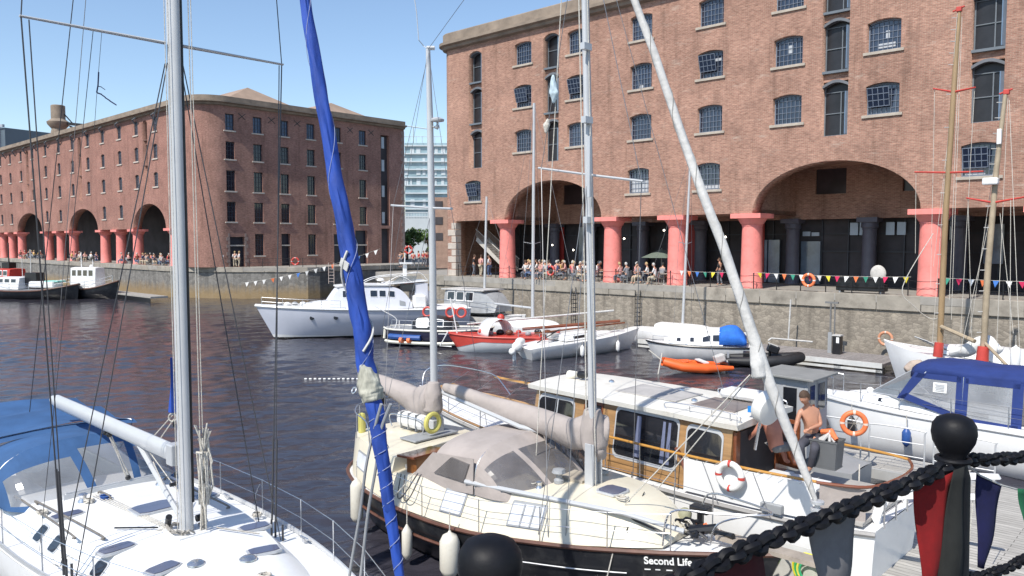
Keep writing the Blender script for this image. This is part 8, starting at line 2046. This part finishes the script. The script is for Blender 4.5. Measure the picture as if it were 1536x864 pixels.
C1 = [at_d(*g) for g in ((1418, 700, 3.14), (1372, 722, 3.0), (1330, 740, 2.9), (1270, 764, 2.75), (1205, 790, 2.62), (1150, 812, 2.5), (1090, 838, 2.4), (1030, 868, 2.3), (950, 895, 2.2), (860, 905, 2.1), (765, 900, 2.03))]
chain('heavy black chain sagging from the iron post down to the bottom edge', bez(C1), .058, .0150, .024)
chain('black chain running right from the head of the iron post', bez([at_d(1450, 690, 3.22), at_d(1490, 689, 3.3), at_d(1540, 684, 3.45), at_d(1640, 660, 3.8)]), .050, .0125, .021)
chain('lower black chain rising to the right from the iron post', bez([at_d(1442, 868, 3.2), at_d(1480, 862, 3.3), at_d(1515, 850, 3.4), at_d(1540, 836, 3.5), at_d(1600, 800, 3.7)]), .042, .010, .017)
def pennant(label, pts, m, d0, tip=None, mats2=None):
    """pts: pixel polygon (x, y, depth)"""
    P = [at_d(*p) for p in pts]; o = empty('bunting_flag', label, 'flag', P[0], 0); A0, B0, C0, D0 = P; b = MB(); n = 10; gr = []
    for i in range(n + 1):
        t = i / n; row = []
        for j in range(7):
            s = j / 6; p = A0.lerp(B0, s).lerp(D0.lerp(C0, s), t); p = p + Vector((0, .018 * math.sin(s * 5 + t * 3) * t + .01 * math.sin(t * 7), 0)); row.append(p - o.location)
        gr.append(row)
    b.loft(gr, closed=False); f = b.build('cloth', m, o, smooth=True); md = f.modifiers.new('t', 'SOLIDIFY'); md.thickness = .002; return o
FM = mat('shaded_maroon_cloth', (.05, .004, .006), .9, .15, 20); FG = mat('shaded_grey_cloth', (.15, .145, .15), .9, .1, 30); FR = mat('shaded_red_cloth', (.18, .002, .003), .9, .15, 20); FB = mat('shaded_navy_cloth', (.005, .006, .05), .9, .2, 20); FN = mat('shaded_green_cloth', (.01, .11, .05), .9, .2, 20)  # cloth colours darkened to stand in for shade on these flags
pennant('maroon flag with painted-in shade hanging from the chain at the bottom edge', [(985, 870, 2.34), (1144, 816, 2.52), (1152, 905, 2.52), (1120, 960, 2.44)], FM, 2.4)
pennant('plain grey flag with painted-in shade hanging from the sagging chain', [(1212, 792, 2.70), (1286, 762, 2.84), (1272, 905, 2.84), (1236, 905, 2.74)], FG, 2.7)
pennant('red and black flag overlapping the iron post', [(1370, 736, 3.06), (1430, 708, 3.10), (1404, 905, 3.10), (1388, 905, 3.06)], FR, 3.0)
pennant('black flag lying against the iron post, beside the red one', [(1431, 706, 3.08), (1447, 700, 3.10), (1443, 905, 3.10), (1400, 905, 3.08)], mat('black_cloth', (.012, .013, .012), .9, .2, 20), 3.0)
pennant('narrow navy flag right of the iron post', [(1465, 709, 3.3), (1503, 728, 3.35), (1482, 852, 3.35), (1468, 852, 3.3)], FB, 3.3)
pennant('green flag at the right edge beyond the iron post', [(1527, 733, 3.4), (1580, 738, 3.5), (1560, 850, 3.5), (1543, 812, 3.4)], FN, 3.4)
bs = empty('flag_string', 'thin pale string carrying the flags past the iron post', 'string', at_d(1371, 736, 3.06), 0)
b = MB(); b.tube([at_d(1365, 738, 3.05) - bs.location, at_d(1404, 722, 3.1) - bs.location, at_d(1420, 698, 3.12) - bs.location], .003, 5); b.tube([at_d(1448, 695, 3.2) - bs.location, at_d(1470, 713, 3.3) - bs.location, at_d(1503, 728, 3.35) - bs.location, at_d(1540, 738, 3.45) - bs.location], .004, 5); b.build('string', GREYC, bs)
